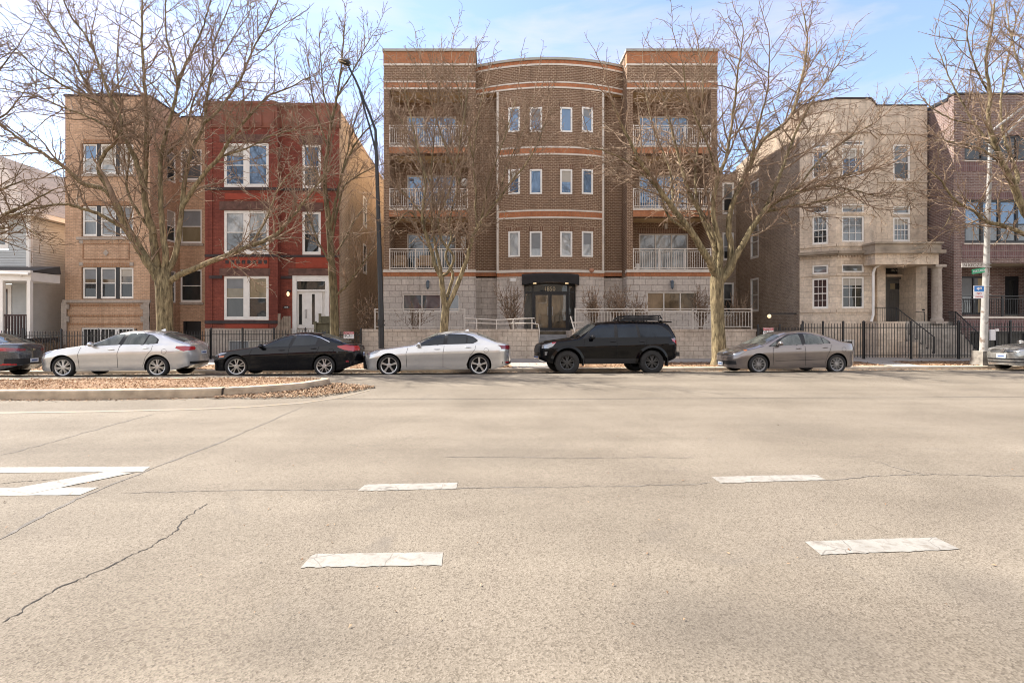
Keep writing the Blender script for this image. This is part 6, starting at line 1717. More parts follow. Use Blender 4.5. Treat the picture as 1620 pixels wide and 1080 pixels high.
# --- black fastback saloon
make_car('parked_car', 'black fastback saloon with turned front wheel and red tail lamp parked before the red house', dict(
    px=371.5, W=1.80, wb=2.70, rw=0.325, rim_r=0.235, paint='black_paint', rim=SP5T, steer=R(24), xf=-0.88, xr=3.76, tum=0.22,
    top=[(-0.88,0.48),(-0.86,0.60),(-0.72,0.72),(-0.5,0.80),(0.0,0.88),(0.5,0.95),(0.62,0.98),(1.35,1.30),(1.75,1.39),(2.1,1.405),(2.5,1.36),(2.9,1.24),(3.3,1.08),(3.6,1.02),(3.72,0.98),(3.76,0.70)],
    belt=[(-0.88,0.68),(0.4,0.85),(2.0,0.94),(3.0,0.97),(3.76,0.93)], bot=[(-0.88,0.22),(-0.6,0.18),(3.2,0.20),(3.76,0.40)],
    dlo_up=[(0.70,0.90),(1.1,1.13),(1.45,1.27),(1.8,1.315),(2.2,1.31),(2.55,1.22),(2.85,1.08)], dlo_lo=[(0.70,0.885),(1.5,0.925),(2.2,0.965),(2.6,0.985),(2.85,1.02)],
    wins=[([(0.76,0.925),(1.1,1.12),(1.45,1.255),(1.72,1.295)],[(0.76,0.91),(1.1,0.925),(1.4,0.94),(1.60,0.95)]), ([(1.82,1.30),(2.1,1.30),(2.35,1.265),(2.5,1.22)],[(1.70,0.955),(2.0,0.97),(2.2,0.98),(2.42,0.99)])],
    seams=[[(0.50,0.86),(0.44,0.7),(0.48,0.28)],[(1.64,0.94),(1.60,0.7),(1.60,0.26)],[(2.55,1.0),(2.52,0.85),(2.38,0.62),(2.28,0.33)]],
    handles=[(1.40,0.83),(2.38,0.88)], sill=0.27, sill_mat='black_paint', mirror=(0.78,0.93), dlo_trim='chrome',
    lamps=[('headlight',[(-0.80,0.68),(-0.55,0.75),(-0.25,0.765)],[(-0.80,0.60),(-0.55,0.66),(-0.32,0.72)],'clear_lens'),('marker_light',[(-0.52,0.645),(-0.32,0.66)],[(-0.52,0.60),(-0.35,0.615)],'amber_lens'),('tail_light',[(3.10,0.95),(3.35,0.985),(3.62,1.0)],[(3.12,0.91),(3.32,0.83),(3.60,0.78)],'red_lens'),('rear_reflector',[(3.36,0.50),(3.44,0.50)],[(3.36,0.44),(3.44,0.44)],'dark_red_lens')],
    ends2=[('tail_light',(0.40,0.82),0.80,0.96,'r','red_lens')],
    screens=[('windscreen',0.70,1.42,0.86,0.80),('rear_window',2.55,3.35,0.80,0.84)],
    ends=[('number_plate',(-0.16,0.16),0.62,0.75,'r','plate',0.012),('rear_bumper_insert',(-0.75,0.75),0.38,0.48,'r','plastic',0.008),('grille',(-0.5,0.5),0.42,0.56,'f','plastic',0.008)]))
# --- pale silver executive saloon
make_car('parked_car', 'pale silver saloon with dark grille edge and five-spoke wheels parked between lamp post and off-roader', dict(
    px=615, W=1.84, wb=2.85, rw=0.335, rim_r=0.255, paint='pale_silver', rim=SP5, xf=-0.92, xr=3.93, tum=0.2,
    top=[(-0.92,0.48),(-0.90,0.62),(-0.74,0.75),(-0.45,0.85),(0.0,0.91),(0.62,0.99),(0.78,1.03),(1.45,1.35),(1.85,1.435),(2.3,1.45),(2.7,1.41),(3.05,1.28),(3.45,1.10),(3.75,1.05),(3.90,1.02),(3.93,0.74)],
    belt=[(-0.92,0.70),(0.5,0.90),(2.0,0.96),(3.93,1.0)], bot=[(-0.92,0.22),(-0.6,0.18),(3.3,0.20),(3.93,0.36)],
    dlo_up=[(0.86,0.95),(1.15,1.13),(1.47,1.285),(1.8,1.325),(2.4,1.305),(2.65,1.235),(2.80,1.12)], dlo_lo=[(0.86,0.935),(1.8,0.985),(2.4,1.0),(2.65,1.02),(2.80,1.09)],
    wins=[([(0.92,0.965),(1.15,1.115),(1.47,1.265),(1.75,1.30)],[(0.92,0.955),(1.2,0.965),(1.5,0.975),(1.70,0.985)]), ([(1.87,1.305),(2.1,1.30),(2.3,1.29),(2.45,1.275)],[(1.82,0.992),(2.1,1.0),(2.3,1.005),(2.43,1.01)]), ([(2.49,1.265),(2.6,1.23),(2.70,1.175),(2.76,1.12)],[(2.47,1.015),(2.56,1.02),(2.65,1.04),(2.74,1.085)])],
    seams=[[(0.60,0.90),(0.54,0.7),(0.56,0.28)],[(1.74,0.97),(1.70,0.7),(1.70,0.26)],[(2.74,1.02),(2.72,0.85),(2.55,0.62),(2.44,0.33)]],
    handles=[(1.52,0.845),(2.50,0.90)], sill=0.27, sill_mat='pale_silver', mirror=(0.92,0.98), dlo_trim='plastic', handle_mat='chrome',
    lamps=[('headlight',[(-0.80,0.73),(-0.5,0.80),(-0.26,0.82)],[(-0.80,0.66),(-0.55,0.69),(-0.38,0.74)],'clear_lens'),('spindle_grille',[(-0.90,0.60),(-0.84,0.62),(-0.79,0.56)],[(-0.90,0.24),(-0.84,0.20),(-0.70,0.21)],'plastic'),('tail_light',[(3.46,0.97),(3.65,0.96),(3.84,0.955)],[(3.47,0.95),(3.65,0.86),(3.82,0.82)],'dark_red_lens'),('rear_reflector',[(3.70,0.43),(3.84,0.43)],[(3.70,0.39),(3.84,0.39)],'red_lens')],
    ends2=[('tail_light',(0.35,0.85),0.84,0.95,'r','dark_red_lens'),],
    screens=[('windscreen',0.86,1.52,0.86,0.80),('rear_window',2.80,3.40,0.80,0.86)],
    ends=[('grille',(-0.55,0.55),0.25,0.68,'f','plastic',0.008),('rear_bumper_insert',(-0.8,0.8),0.36,0.44,'r','plastic',0.008)]))
# --- black off-roader
root4, c4 = make_car('parked_car', 'tall black off-roader with roof rack and chunky black wheels', dict(
    px=898.3, W=1.92, wb=2.79, rw=0.395, rim_r=0.225, paint='suv_black', rim=SPD, xf=-0.93, xr=3.83, glass='car_glass_blue', tum=0.09, tw=0.27, gap=0.085, steer=R(-6), pf=4.8, pr=6.0, sm=0.07, lf=1.1,
    top=[(-0.93,0.60),(-0.91,0.85),(-0.80,1.02),(-0.5,1.11),(0.0,1.17),(0.35,1.23),(0.42,1.26),(0.95,1.66),(1.15,1.725),(1.7,1.755),(2.5,1.76),(3.25,1.74),(3.45,1.68),(3.68,1.30),(3.78,1.16),(3.82,0.95),(3.83,0.7)],
    belt=[(-0.93,0.95),(0.3,1.10),(2.0,1.15),(3.2,1.19),(3.83,1.17)], bot=[(-0.93,0.52),(-0.65,0.40),(0.0,0.34),(2.8,0.36),(3.4,0.44),(3.83,0.60)],
    dlo_up=[(0.52,1.20),(0.75,1.42),(0.95,1.58),(1.2,1.63),(2.2,1.65),(3.1,1.62),(3.4,1.40),(3.52,1.22)], dlo_lo=[(0.52,1.17),(1.0,1.175),(1.4,1.18),(2.0,1.19),(2.4,1.195),(2.9,1.20),(3.3,1.205),(3.52,1.21)],
    wins=[([(0.74,1.36),(0.86,1.49),(1.02,1.595),(1.55,1.615)],[(0.74,1.20),(1.0,1.20),(1.3,1.20),(1.55,1.205)]), ([(1.66,1.62),(1.9,1.625),(2.1,1.625),(2.27,1.62)],[(1.66,1.21),(1.9,1.21),(2.1,1.215),(2.33,1.215)]), ([(2.36,1.615),(2.7,1.61),(3.1,1.585),(3.36,1.40)],[(2.42,1.22),(2.8,1.22),(3.2,1.225),(3.45,1.225)])],
    seams=[[(0.56,1.15),(0.52,0.9),(0.56,0.45)],[(1.62,1.18),(1.62,0.8),(1.62,0.42)],[(2.62,1.20),(2.60,1.0),(2.40,0.82),(2.26,0.5)]],
    handles=[(1.50,1.075),(2.46,1.08)], sill=0.52, sill_mat='plastic', mirror=(0.78,1.20), handle_mat='plastic', mirror_mat='plastic',
    lamps=[('headlight',[(-0.80,0.97),(-0.6,1.03),(-0.36,1.06)],[(-0.80,0.86),(-0.62,0.86),(-0.48,0.92)],'clear_lens'),('marker_light',[(-0.50,1.055),(-0.36,1.06)],[(-0.50,0.985),(-0.42,1.0)],'red_lens'),('fog_lamp',[(-0.72,0.74),(-0.64,0.76)],[(-0.72,0.62),(-0.66,0.64)],'clear_lens'),('tail_light',[(3.46,1.16),(3.6,1.155),(3.74,1.14)],[(3.48,1.09),(3.6,1.02),(3.72,0.92)],'red_lens'),('tail_light_cap',[(3.44,1.20),(3.6,1.20),(3.73,1.19)],[(3.46,1.125),(3.6,1.115),(3.73,1.10)],'clear_lens'),
        ],
    screens=[('windscreen',0.46,0.96,0.88,0.84),('rear_window',3.42,3.66,0.80,0.82)],
    ends=[('grille',(-0.6,0.6),0.72,0.98,'f','plastic',0.010),('skid_plate',(-0.5,0.5),0.50,0.60,'f','chrome',0.010)]))
# wheel arch flares, roof rack, spoiler, tow hook
for sg in (-1, 1):
    for xa in (0.0, 2.79):
        fl = MB(); pv = None
        for i in range(21):
            w = R(-18)+R(216)*i/20; ri, ro = 0.48, 0.56
            p1 = (xa+ri*math.cos(w), 0.395+ri*math.sin(w)); p2 = (xa+ro*math.cos(w), 0.395+ro*math.sin(w))
            p1 = (p1[0], max(p1[1], 0.38)); p2 = (p2[0], max(p2[1], 0.38))
            a = (p1[0], sg*(c4.y(*p1)+0.035), p1[1]); b = (p2[0], sg*(c4.y(*p2)+0.004), p2[1]); a2 = (p1[0], sg*(c4.y(*p1)-0.02), p1[1])
            if pv: fl.quad(pv[0], a, b, pv[1]); fl.quad(pv[2], a2, a, pv[0])
            pv = (a, b, a2)
        obj('wheel_arch_flare', fl, MT['suv_black'], root4, local=True, smooth=True)
rk = MB(); z0, z1 = 1.80, 1.93
for y_ in (-0.55, 0.55): rk.tube([(1.95,y_,z0+0.02),(2.12,y_,z1),(3.2,y_,z1),(3.28,y_,z0+0.02)], 0.022, 6); rk.box(2.0,3.26,y_-0.015,y_+0.015,z0+0.03,z0+0.075)
for i in range(9): rk.box(2.08+0.135*i,2.12+0.135*i,-0.55,0.55,z0+0.035,z0+0.055)
for x in (2.15,2.65,3.15):
    for y_ in (-0.55,0.55): rk.tube([(x,y_,z0-0.06),(x,y_,z1)], 0.018, 6)
rk.box(3.19,3.23,-0.55,0.55,z1-0.02,z1+0.02); rk.box(2.10,2.14,-0.55,0.55,z1-0.02,z1+0.02)
for y_ in (-0.62, 0.62): rk.tube([(1.80,y_,1.745),(2.0,y_,1.79),(3.1,y_,1.785),(3.25,y_,1.75)], 0.02, 6)
obj('roof_rack', rk, MT['plastic'], root4, local=True)
sp_ = MB(); sp_.hexa([(3.25,-0.58,1.715),(3.62,-0.56,1.70),(3.62,0.56,1.70),(3.25,0.58,1.715),(3.25,-0.58,1.755),(3.60,-0.56,1.735),(3.60,0.56,1.735),(3.25,0.58,1.755)]); obj('rear_spoiler', sp_, MT['suv_black'], root4, local=True)
bp = MB(); bp.box(3.70,3.845,-0.60,0.60,0.58,0.72); obj('rear_bumper', bp, MT['plastic'], root4, local=True)
for y_ in (-0.84, 0.84):
    mf = MB(); mf.box(0.50,0.52,y_-0.12,y_+0.12,0.30,0.55); mf.box(3.28,3.30,y_-0.12,y_+0.12,0.28,0.55); obj('mud_flap', mf, MT['plastic'], root4, local=True)
# --- brownish grey saloon
make_car('parked_car', 'brownish grey small saloon with black mesh wheels parked beside the tree trunk at right', dict(
    px=1201.6, W=1.75, wb=2.70, rw=0.315, rim_r=0.225, paint='brown_grey', rim=SPM, xf=-0.88, xr=3.60, tum=0.2, glass='car_glass_clear', lf=1.2, pf=3.4,
    top=[(-0.88,0.48),(-0.86,0.58),(-0.72,0.70),(-0.45,0.82),(-0.1,0.91),(0.12,0.97),(0.80,1.30),(1.15,1.41),(1.5,1.435),(1.9,1.425),(2.3,1.36),(2.65,1.24),(3.0,1.09),(3.35,1.05),(3.55,1.02),(3.60,0.75)],
    belt=[(-0.88,0.66),(0.2,0.86),(1.5,0.93),(2.6,0.98),(3.60,1.0)], bot=[(-0.88,0.20),(-0.6,0.17),(3.2,0.20),(3.60,0.34)],
    dlo_up=[(0.35,0.915),(0.75,1.14),(1.1,1.295),(1.5,1.335),(1.9,1.315),(2.3,1.20),(2.48,1.06)], dlo_lo=[(0.35,0.895),(1.0,0.92),(1.6,0.945),(2.2,0.975),(2.48,1.0)],
    wins=[([(0.74,1.06),(0.9,1.165),(1.15,1.28),(1.46,1.315)],[(0.66,0.93),(0.95,0.94),(1.2,0.95),(1.50,0.955)]), ([(1.64,1.318),(1.85,1.305),(2.05,1.27),(2.2,1.215)],[(1.62,0.965),(1.85,0.975),(2.05,0.985),(2.24,0.99)]), ([(2.24,1.195),(2.30,1.17),(2.38,1.115),(2.43,1.06)],[(2.27,0.995),(2.33,1.0),(2.38,1.005),(2.44,1.015)]), ([(0.42,0.935),(0.5,0.985),(0.58,1.03),(0.66,1.075)],[(0.42,0.915),(0.5,0.918),(0.56,0.921),(0.60,0.925)])],
    seams=[[(0.50,0.89),(0.46,0.7),(0.50,0.28)],[(1.58,0.94),(1.58,0.7),(1.60,0.26)],[(2.50,1.02),(2.48,0.88),(2.36,0.62),(2.28,0.33)],[(0.55,0.42),(1.5,0.45),(2.3,0.47)]],
    handles=[(1.36,0.835),(2.28,0.865)], sill=0.26, sill_mat='brown_grey', mirror=(0.66,0.98), 
    lamps=[('headlight',[(-0.80,0.70),(-0.55,0.79),(-0.36,0.80)],[(-0.80,0.58),(-0.6,0.62),(-0.50,0.70)],'clear_lens'),('marker_light',[(-0.44,0.79),(-0.34,0.80)],[(-0.44,0.755),(-0.38,0.77)],'amber_lens'),('tail_light',[(3.38,0.90),(3.55,0.90)],[(3.42,0.78),(3.55,0.78)],'red_lens')],
    screens=[('windscreen',0.16,0.86,0.88,0.82),('rear_window',2.50,3.02,0.80,0.84)],
    ends=[('grille',(-0.50,0.50),0.60,0.68,'f','plastic',0.008),('grille_bar',(-0.52,0.52),0.63,0.655,'f','chrome',0.016),('lower_grille',(-0.62,0.62),0.30,0.42,'f','plastic',0.008),('number_plate',(-0.16,0.16),0.26,0.38,'f','plate',0.02)]))
# --- dark grey saloon at the left edge (rear), warm silver saloon at the right edge (front)
make_car('parked_car', 'dark grey saloon cut by the left edge of the photo, showing its tail', dict(
    px=-196, W=1.80, wb=2.70, rw=0.325, rim_r=0.225, paint='dark_grey', rim=SP5T, xf=-0.88, xr=3.74, tum=0.2, pr=3.6, lr=1.2,
    top=[(-0.88,0.48),(-0.86,0.60),(-0.72,0.72),(-0.45,0.84),(0.45,0.97),(0.6,1.0),(1.3,1.32),(1.75,1.42),(2.2,1.435),(2.6,1.36),(3.0,1.19),(3.3,1.08),(3.62,1.05),(3.72,1.02),(3.74,0.78)],
    belt=[(-0.88,0.68),(0.4,0.87),(2.0,0.95),(3.74,1.0)], bot=[(-0.88,0.20),(-0.6,0.18),(3.2,0.20),(3.74,0.40)],
    dlo_up=[(0.70,0.94),(1.1,1.15),(1.45,1.29),(1.8,1.335),(2.2,1.325),(2.55,1.22),(2.75,1.10)], dlo_lo=[(0.70,0.93),(1.5,0.96),(2.2,0.98),(2.6,1.0),(2.75,1.03)],
    wins=[([(0.76,0.96),(1.1,1.14),(1.45,1.27),(1.66,1.31)],[(0.76,0.95),(1.1,0.96),(1.4,0.97),(1.60,0.97)]), ([(1.78,1.315),(2.1,1.31),(2.35,1.25),(2.5,1.19)],[(1.70,0.98),(2.0,0.99),(2.2,1.0),(2.42,1.01)])],
    seams=[[(1.64,0.94),(1.60,0.7),(1.60,0.26)],[(2.55,1.0),(2.52,0.85),(2.38,0.62),(2.28,0.33)]], handles=[(2.38,0.88)], sill=0.27, sill_mat='dark_grey', mirror=(0.78,0.96),
    lamps=[('tail_light',[(3.25,0.92),(3.45,0.915),(3.66,0.90)],[(3.25,0.86),(3.45,0.82),(3.66,0.82)],'red_lens'),('rear_reflector',[(3.40,0.44),(3.62,0.44)],[(3.40,0.40),(3.62,0.40)],'red_lens')],
    ends2=[('tail_light',(0.30,0.84),lambda y_: 0.80+0.04*(0.84-y_),lambda y_: 0.885,'r','dark_red_lens'),('rear_reflector',(0.5,0.82),0.38,0.42,'r','red_lens')],
    screens=[('windscreen',0.70,1.40,0.86,0.80),('rear_window',2.62,3.25,0.82,0.88)],
    ends=[('rear_bumper_insert',(-0.72,0.72),0.40,0.58,'r','plastic',0.010),('number_plate',(-0.16,0.16),0.46,0.58,'r','plate',0.018),('badge',(-0.05,0.05),0.83,0.89,'r','chrome',0.012)]))
make_car('parked_car', 'warm silver saloon cut by the right edge of the photo, showing its chrome nose', dict(
    px=1668, W=1.83, wb=2.80, rw=0.33, rim_r=0.235, paint='mid_silver', rim=SP5, xf=-0.94, xr=3.92, tum=0.2, pf=3.8, lf=1.15,
    top=[(-0.94,0.50),(-0.92,0.66),(-0.80,0.79),(-0.5,0.88),(0.0,0.96),(0.62,1.02),(0.78,1.05),(1.45,1.37),(1.85,1.45),(2.3,1.46),(2.7,1.42),(3.05,1.28),(3.45,1.12),(3.8,1.06),(3.90,1.0),(3.92,0.75)],
    belt=[(-0.94,0.72),(0.5,0.92),(2.0,0.98),(3.92,1.0)], bot=[(-0.94,0.22),(-0.6,0.18),(3.3,0.20),(3.92,0.36)],
    dlo_up=[(0.86,0.97),(1.15,1.14),(1.47,1.30),(1.8,1.34),(2.4,1.32),(2.65,1.25),(2.80,1.12)], dlo_lo=[(0.86,0.955),(1.8,0.995),(2.4,1.01),(2.65,1.03),(2.80,1.09)],
    wins=[([(0.92,0.98),(1.15,1.12),(1.47,1.275),(1.75,1.31)],[(0.92,0.97),(1.2,0.98),(1.5,0.99),(1.70,1.0)]), ([(1.87,1.315),(2.1,1.31),(2.3,1.30),(2.5,1.26)],[(1.82,1.0),(2.1,1.01),(2.3,1.015),(2.5,1.03)])],
    seams=[[(0.60,0.90),(0.54,0.7),(0.56,0.28)]], handles=[(1.52,0.86)], sill=0.27, sill_mat='mid_silver', mirror=(0.92,1.0),
    lamps=[('headlight',[(-0.84,0.79),(-0.5,0.84),(-0.25,0.86)],[(-0.84,0.70),(-0.55,0.73),(-0.32,0.78)],'clear_lens')],
    ends2=[('headlight',(0.46,0.82),0.70,0.775,'f','clear_lens')],
    screens=[('windscreen',0.86,1.52,0.86,0.80),('rear_window',2.80,3.40,0.80,0.86)],
    ends=[('grille',(-0.44,0.44),0.66,0.78,'f','plastic',0.010),('grille_bar',(-0.80,0.80),0.715,0.728,'f','chrome',0.016),('grille_bar',(-0.46,0.46),0.755,0.768,'f','chrome',0.016),('lower_grille',(-0.80,0.80),0.30,0.345,'f','plastic',0.010),('lower_grille',(-0.62,0.62),0.40,0.45,'f','plastic',0.010),('bumper_line',(-0.8,0.8),0.262,0.275,'f','chrome',0.014),('badge',(-0.065,0.065),0.655,0.785,'f','chrome',0.024),('number_plate',(-0.16,0.16),0.46,0.60,'f','plate',0.022)]))
# ================================================================ TREES
def rvec(r): 
    while True:
        v = (r.uniform(-1,1), r.uniform(-1,1), r.uniform(-1,1)); l = v[0]**2+v[1]**2+v[2]**2
        if 0.01 < l < 1: l = math.sqrt(l); return (v[0]/l, v[1]/l, v[2]/l)
def add(a, b, k=1.0): return (a[0]+b[0]*k, a[1]+b[1]*k, a[2]+b[2]*k)
def cross(a, b): return (a[1]*b[2]-a[2]*b[1], a[2]*b[0]-a[0]*b[2], a[0]*b[1]-a[1]*b[0])

def strands_mesh(name, strands, k, mat, parent, off, more=None, k2=3):
    """tubes for many strands at once (numpy); a second set may join the same mesh"""
    if more is not None:
        V1, Q1 = strands_mesh(None, strands, k, None, None, off); V2, Q2 = strands_mesh(None, more, k2, None, None, off)
        return np_mesh(name, np.concatenate([V1, V2]), np.concatenate([Q1, Q2+len(V1)]), mat, parent, smooth=True)
    pts = np.concatenate([np.array(s[0], float) for s in strands]); rad = np.concatenate([np.array(s[1], float) for s in strands])
    ln = np.array([len(s[0]) for s in strands]); st = np.concatenate([[0], np.cumsum(ln)[:-1]])
    N = len(pts); sid = np.repeat(np.arange(len(ln)), ln); first = np.zeros(N, bool); last = np.zeros(N, bool); first[st] = True; last[st+ln-1] = True
    nx = np.where(last, np.arange(N), np.arange(N)+1); pv = np.where(first, np.arange(N), np.arange(N)-1)
    t = pts[nx]-pts[pv]; t /= np.linalg.norm(t, axis=1)[:,None]+1e-9
    d = pts[st+ln-1]-pts[st]; d /= np.linalg.norm(d, axis=1)[:,None]+1e-9
    ref = np.where(np.abs(d[:,2:3]) < 0.75, np.array([[0,0,1.0]]), np.array([[1.0,0.3,0]]))[sid]
    a = np.cross(t, ref); a /= np.linalg.norm(a, axis=1)[:,None]+1e-9; b = np.cross(t, a)
    w = 2*np.pi*np.arange(k)/k
    V = pts[:,None,:] + rad[:,None,None]*(np.cos(w)[None,:,None]*a[:,None,:] + np.sin(w)[None,:,None]*b[:,None,:]) - np.array(off)[None,None,:]
    i0 = np.arange(N)[~last]; j = np.arange(k); j2 = (j+1) % k
    Q = np.stack([i0[:,None]*k+j, i0[:,None]*k+j2, (i0[:,None]+1)*k+j2, (i0[:,None]+1)*k+j], 2).reshape(-1, 4)
    if name is None: return V.reshape(-1,3), Q
    return np_mesh(name, V.reshape(-1,3), Q, mat, parent, smooth=True)

class Tree:
    def __init__(s, seed, den=1.0, up=0.10, zig=0.22, spread=1.0, twl=1.0):
        s.r = random.Random(seed); s.big = []; s.mid = []; s.fine = []; s.den = den; s.up = up; s.zig = zig; s.spread = spread; s.twl = twl
    def child_dir(s, d, ang):
        v = rvec(s.r); p = cross(d, v); p = nrm(p)
        return nrm((d[0]*math.cos(ang)+p[0]*math.sin(ang), d[1]*math.cos(ang)+p[1]*math.sin(ang), d[2]*math.cos(ang)+p[2]*math.sin(ang)))
    def limb(s, P, r0, r1, kids=True, k0=0.25, dens=2.6, L=2.2, wob=0.03):
        """hand-placed limb through world points P"""
        r = s.r; out = []; n = len(P)
        for i in range(n-1):
            p0 = P[max(i-1,0)]; p1 = P[i]; p2 = P[i+1]; p3 = P[min(i+2,n-1)]
            for k in range(5):
                t = k/5
                q = tuple(0.5*((2*p1[j]) + (-p0[j]+p2[j])*t + (2*p0[j]-5*p1[j]+4*p2[j]-p3[j])*t*t + (-p0[j]+3*p1[j]-3*p2[j]+p3[j])*t**3) for j in range(3))
                if i+k > 0: q = add(q, rvec(r), wob*r.random())
                out.append(q)
        out.append(P[-1]); m = len(out)
        rad = [r0+(r1-r0)*(i/(m-1))**0.85 for i in range(m)]
        s.big.append((out, rad))
        if kids: s.kids(out, rad, k0, dens*s.den, L, 1)
    def kids(s, out, rad, k0, dens, L, lvl):
        r = s.r; seg = [math.dist(a, b) for a, b in zip(out[:-1], out[1:])]; tot = sum(seg); n = int(tot*(1-k0)*dens + r.random())
        if n <= 0: return
        cum = [0]
        for x in seg: cum.append(cum[-1]+x)
        for i in range(n):
            t = k0+(1-k0)*((i+r.random())/n); q = t*tot
            j = 0
            while j < len(seg)-1 and cum[j+1] < q: j += 1
            f = (q-cum[j])/(seg[j] or 1); p = lerp2(out[j], out[j+1], f); d = nrm((out[j+1][0]-out[j][0], out[j+1][1]-out[j][1], out[j+1][2]-out[j][2]))
            rr = rad[j]+(rad[j+1]-rad[j])*f
            c = s.child_dir(d, R(r.uniform(32, 72))*s.spread)
            c = nrm((c[0], c[1], c[2]*0.8+s.up*(0, 1.6, 0.8, 0.2)[lvl]))
            ll = L*r.uniform(0.45, 1.25)*(1.08-0.5*t)
            s.grow(p, c, ll, min(rr*0.6, 0.008+0.014*ll), lvl)
        # leader continues
        d = nrm((out[-1][0]-out[-2][0], out[-1][1]-out[-2][1], out[-1][2]-out[-2][2]))
        if lvl <= 2: s.grow(out[-1], d, L*0.8, rad[-1]*0.95, lvl)
    def grow(s, p, d, L, r0, lvl):
        r = s.r; sl = (0, 0.22, 0.13, 0.075)[lvl]; n = max(2, int(L/sl)); pts = [p]; rt = (0, 0.0105, 0.0085, 0.0062)[lvl]; r0 = max(r0, rt); rad = [r0]; step = L/n
        zg = s.zig*(1, 1.0, 1.5, 1.9)[lvl]
        for i in range(n):
            v = rvec(r); d = nrm((d[0]+v[0]*zg, d[1]+v[1]*zg, d[2]+v[2]*zg+s.up*(0, 0.8, 0.25, 0.0)[lvl]))
            p = add(p, d, step); pts.append(p); rad.append(r0+(rt-r0)*((i+1)/n))
        (s.mid if lvl == 1 else s.fine).append((pts, rad))
        if lvl == 1: s.kids(pts, rad, 0.08, 6.2*s.den, L*0.46*s.twl, 2)
        elif lvl == 2: s.kids(pts, rad, 0.15, 4.6*s.den, min(0.42, L*0.45)*s.twl, 3)
    def build(s, label, group, base, bark='bark', twig='twig', name='bare_tree'):
        t = thing(name, label, 'tree', base, group)
        strands_mesh('trunk', s.big, 10, MT[bark], t, base)
        strands_mesh('crown', s.mid, 5, MT[twig], t, base, s.fine, 3)
        return t

def PX(lst, Y0, dY=0.0, pw=1.0):
    """photo polyline at tree depth Y0, drifting dY in depth along its length"""
    n = len(lst); out = []
    for i, (px, py) in enumerate(lst):
        Y = Y0 + dY*(i/(n-1))**pw; out.append((X(px, Y), Y, Z(py, Y)))
    return out

# --- broad tree on the right of the condominium
Y0 = 20.0; T = Tree(4, 1.0, 0.07, 0.22)
T.big.append(([(X(1139,Y0),Y0,-0.1),(X(1138.5,Y0),Y0,0.06),(X(1138,Y0),Y0,0.3),(X(1136,Y0),Y0,Z(520,Y0)),(X(1134,Y0),Y0,Z(470,Y0)),(X(1134,Y0),Y0,Z(445,Y0)),(X(1136,Y0),Y0,Z(425,Y0))],[0.42,0.36,0.29,0.25,0.245,0.26,0.22]))
lb = [([(1134,440),(1122,413),(1095,369),(1064,329),(1033,284),(1010,250),(985,200),(968,160)],0.17,0.03,-1.8),
 ([(1134,435),(1131,391),(1118,351),(1091,307),(1078,262),(1062,205),(1048,150)],0.15,0.03,1.6),
 ([(1137,430),(1140,391),(1128,338),(1135,284),(1149,249),(1160,180),(1168,110),(1176,55)],0.13,0.02,-0.6),
 ([(1143,440),(1156,405),(1153,347),(1167,302),(1185,265),(1207,222),(1250,185),(1268,125),(1277,67),(1271,20)],0.14,0.02,0.9),
 ([(1140,445),(1155,425),(1175,387),(1211,332),(1255,307),(1300,293),(1345,276),(1392,266)],0.16,0.025,-1.2),
 ([(1205,340),(1229,290),(1247,240),(1269,190),(1291,151),(1330,95)],0.085,0.02,1.4),
 ([(1208,336),(1240,328),(1270,324),(1313,315),(1350,300)],0.07,0.02,-0.8),
 ([(1095,369),(1060,345),(1040,300),(1000,262),(960,240),(935,235)],0.06,0.02,-1.0),
 ([(1131,391),(1105,330),(1100,270),(1108,200),(1112,130),(1105,80)],0.07,0.02,2.2),
 ([(1135,284),(1120,230),(1090,160),(1080,100)],0.05,0.018,-2.0),
 ([(1185,265),(1200,200),(1215,140),(1218,80)],0.05,0.018,-1.6),
 ([(1064,329),(1060,270),(1030,190),(1020,130)],0.055,0.018,0.8),
 ([(1255,307),(1300,250),(1350,215),(1390,190)],0.05,0.016,1.2),
 ([(1300,293),(1345,300),(1390,310),(1430,300)],0.04,0.014,-0.6)]
for P, a, b, dy in lb: T.limb(PX(P, Y0, dy), a, b, L=2.3, dens=5.2)
T.build('bare vase shaped tree with lit yellowish trunk between off-roader and brownish saloon', 'bare street trees', (X(1138,Y0),Y0,0.0))
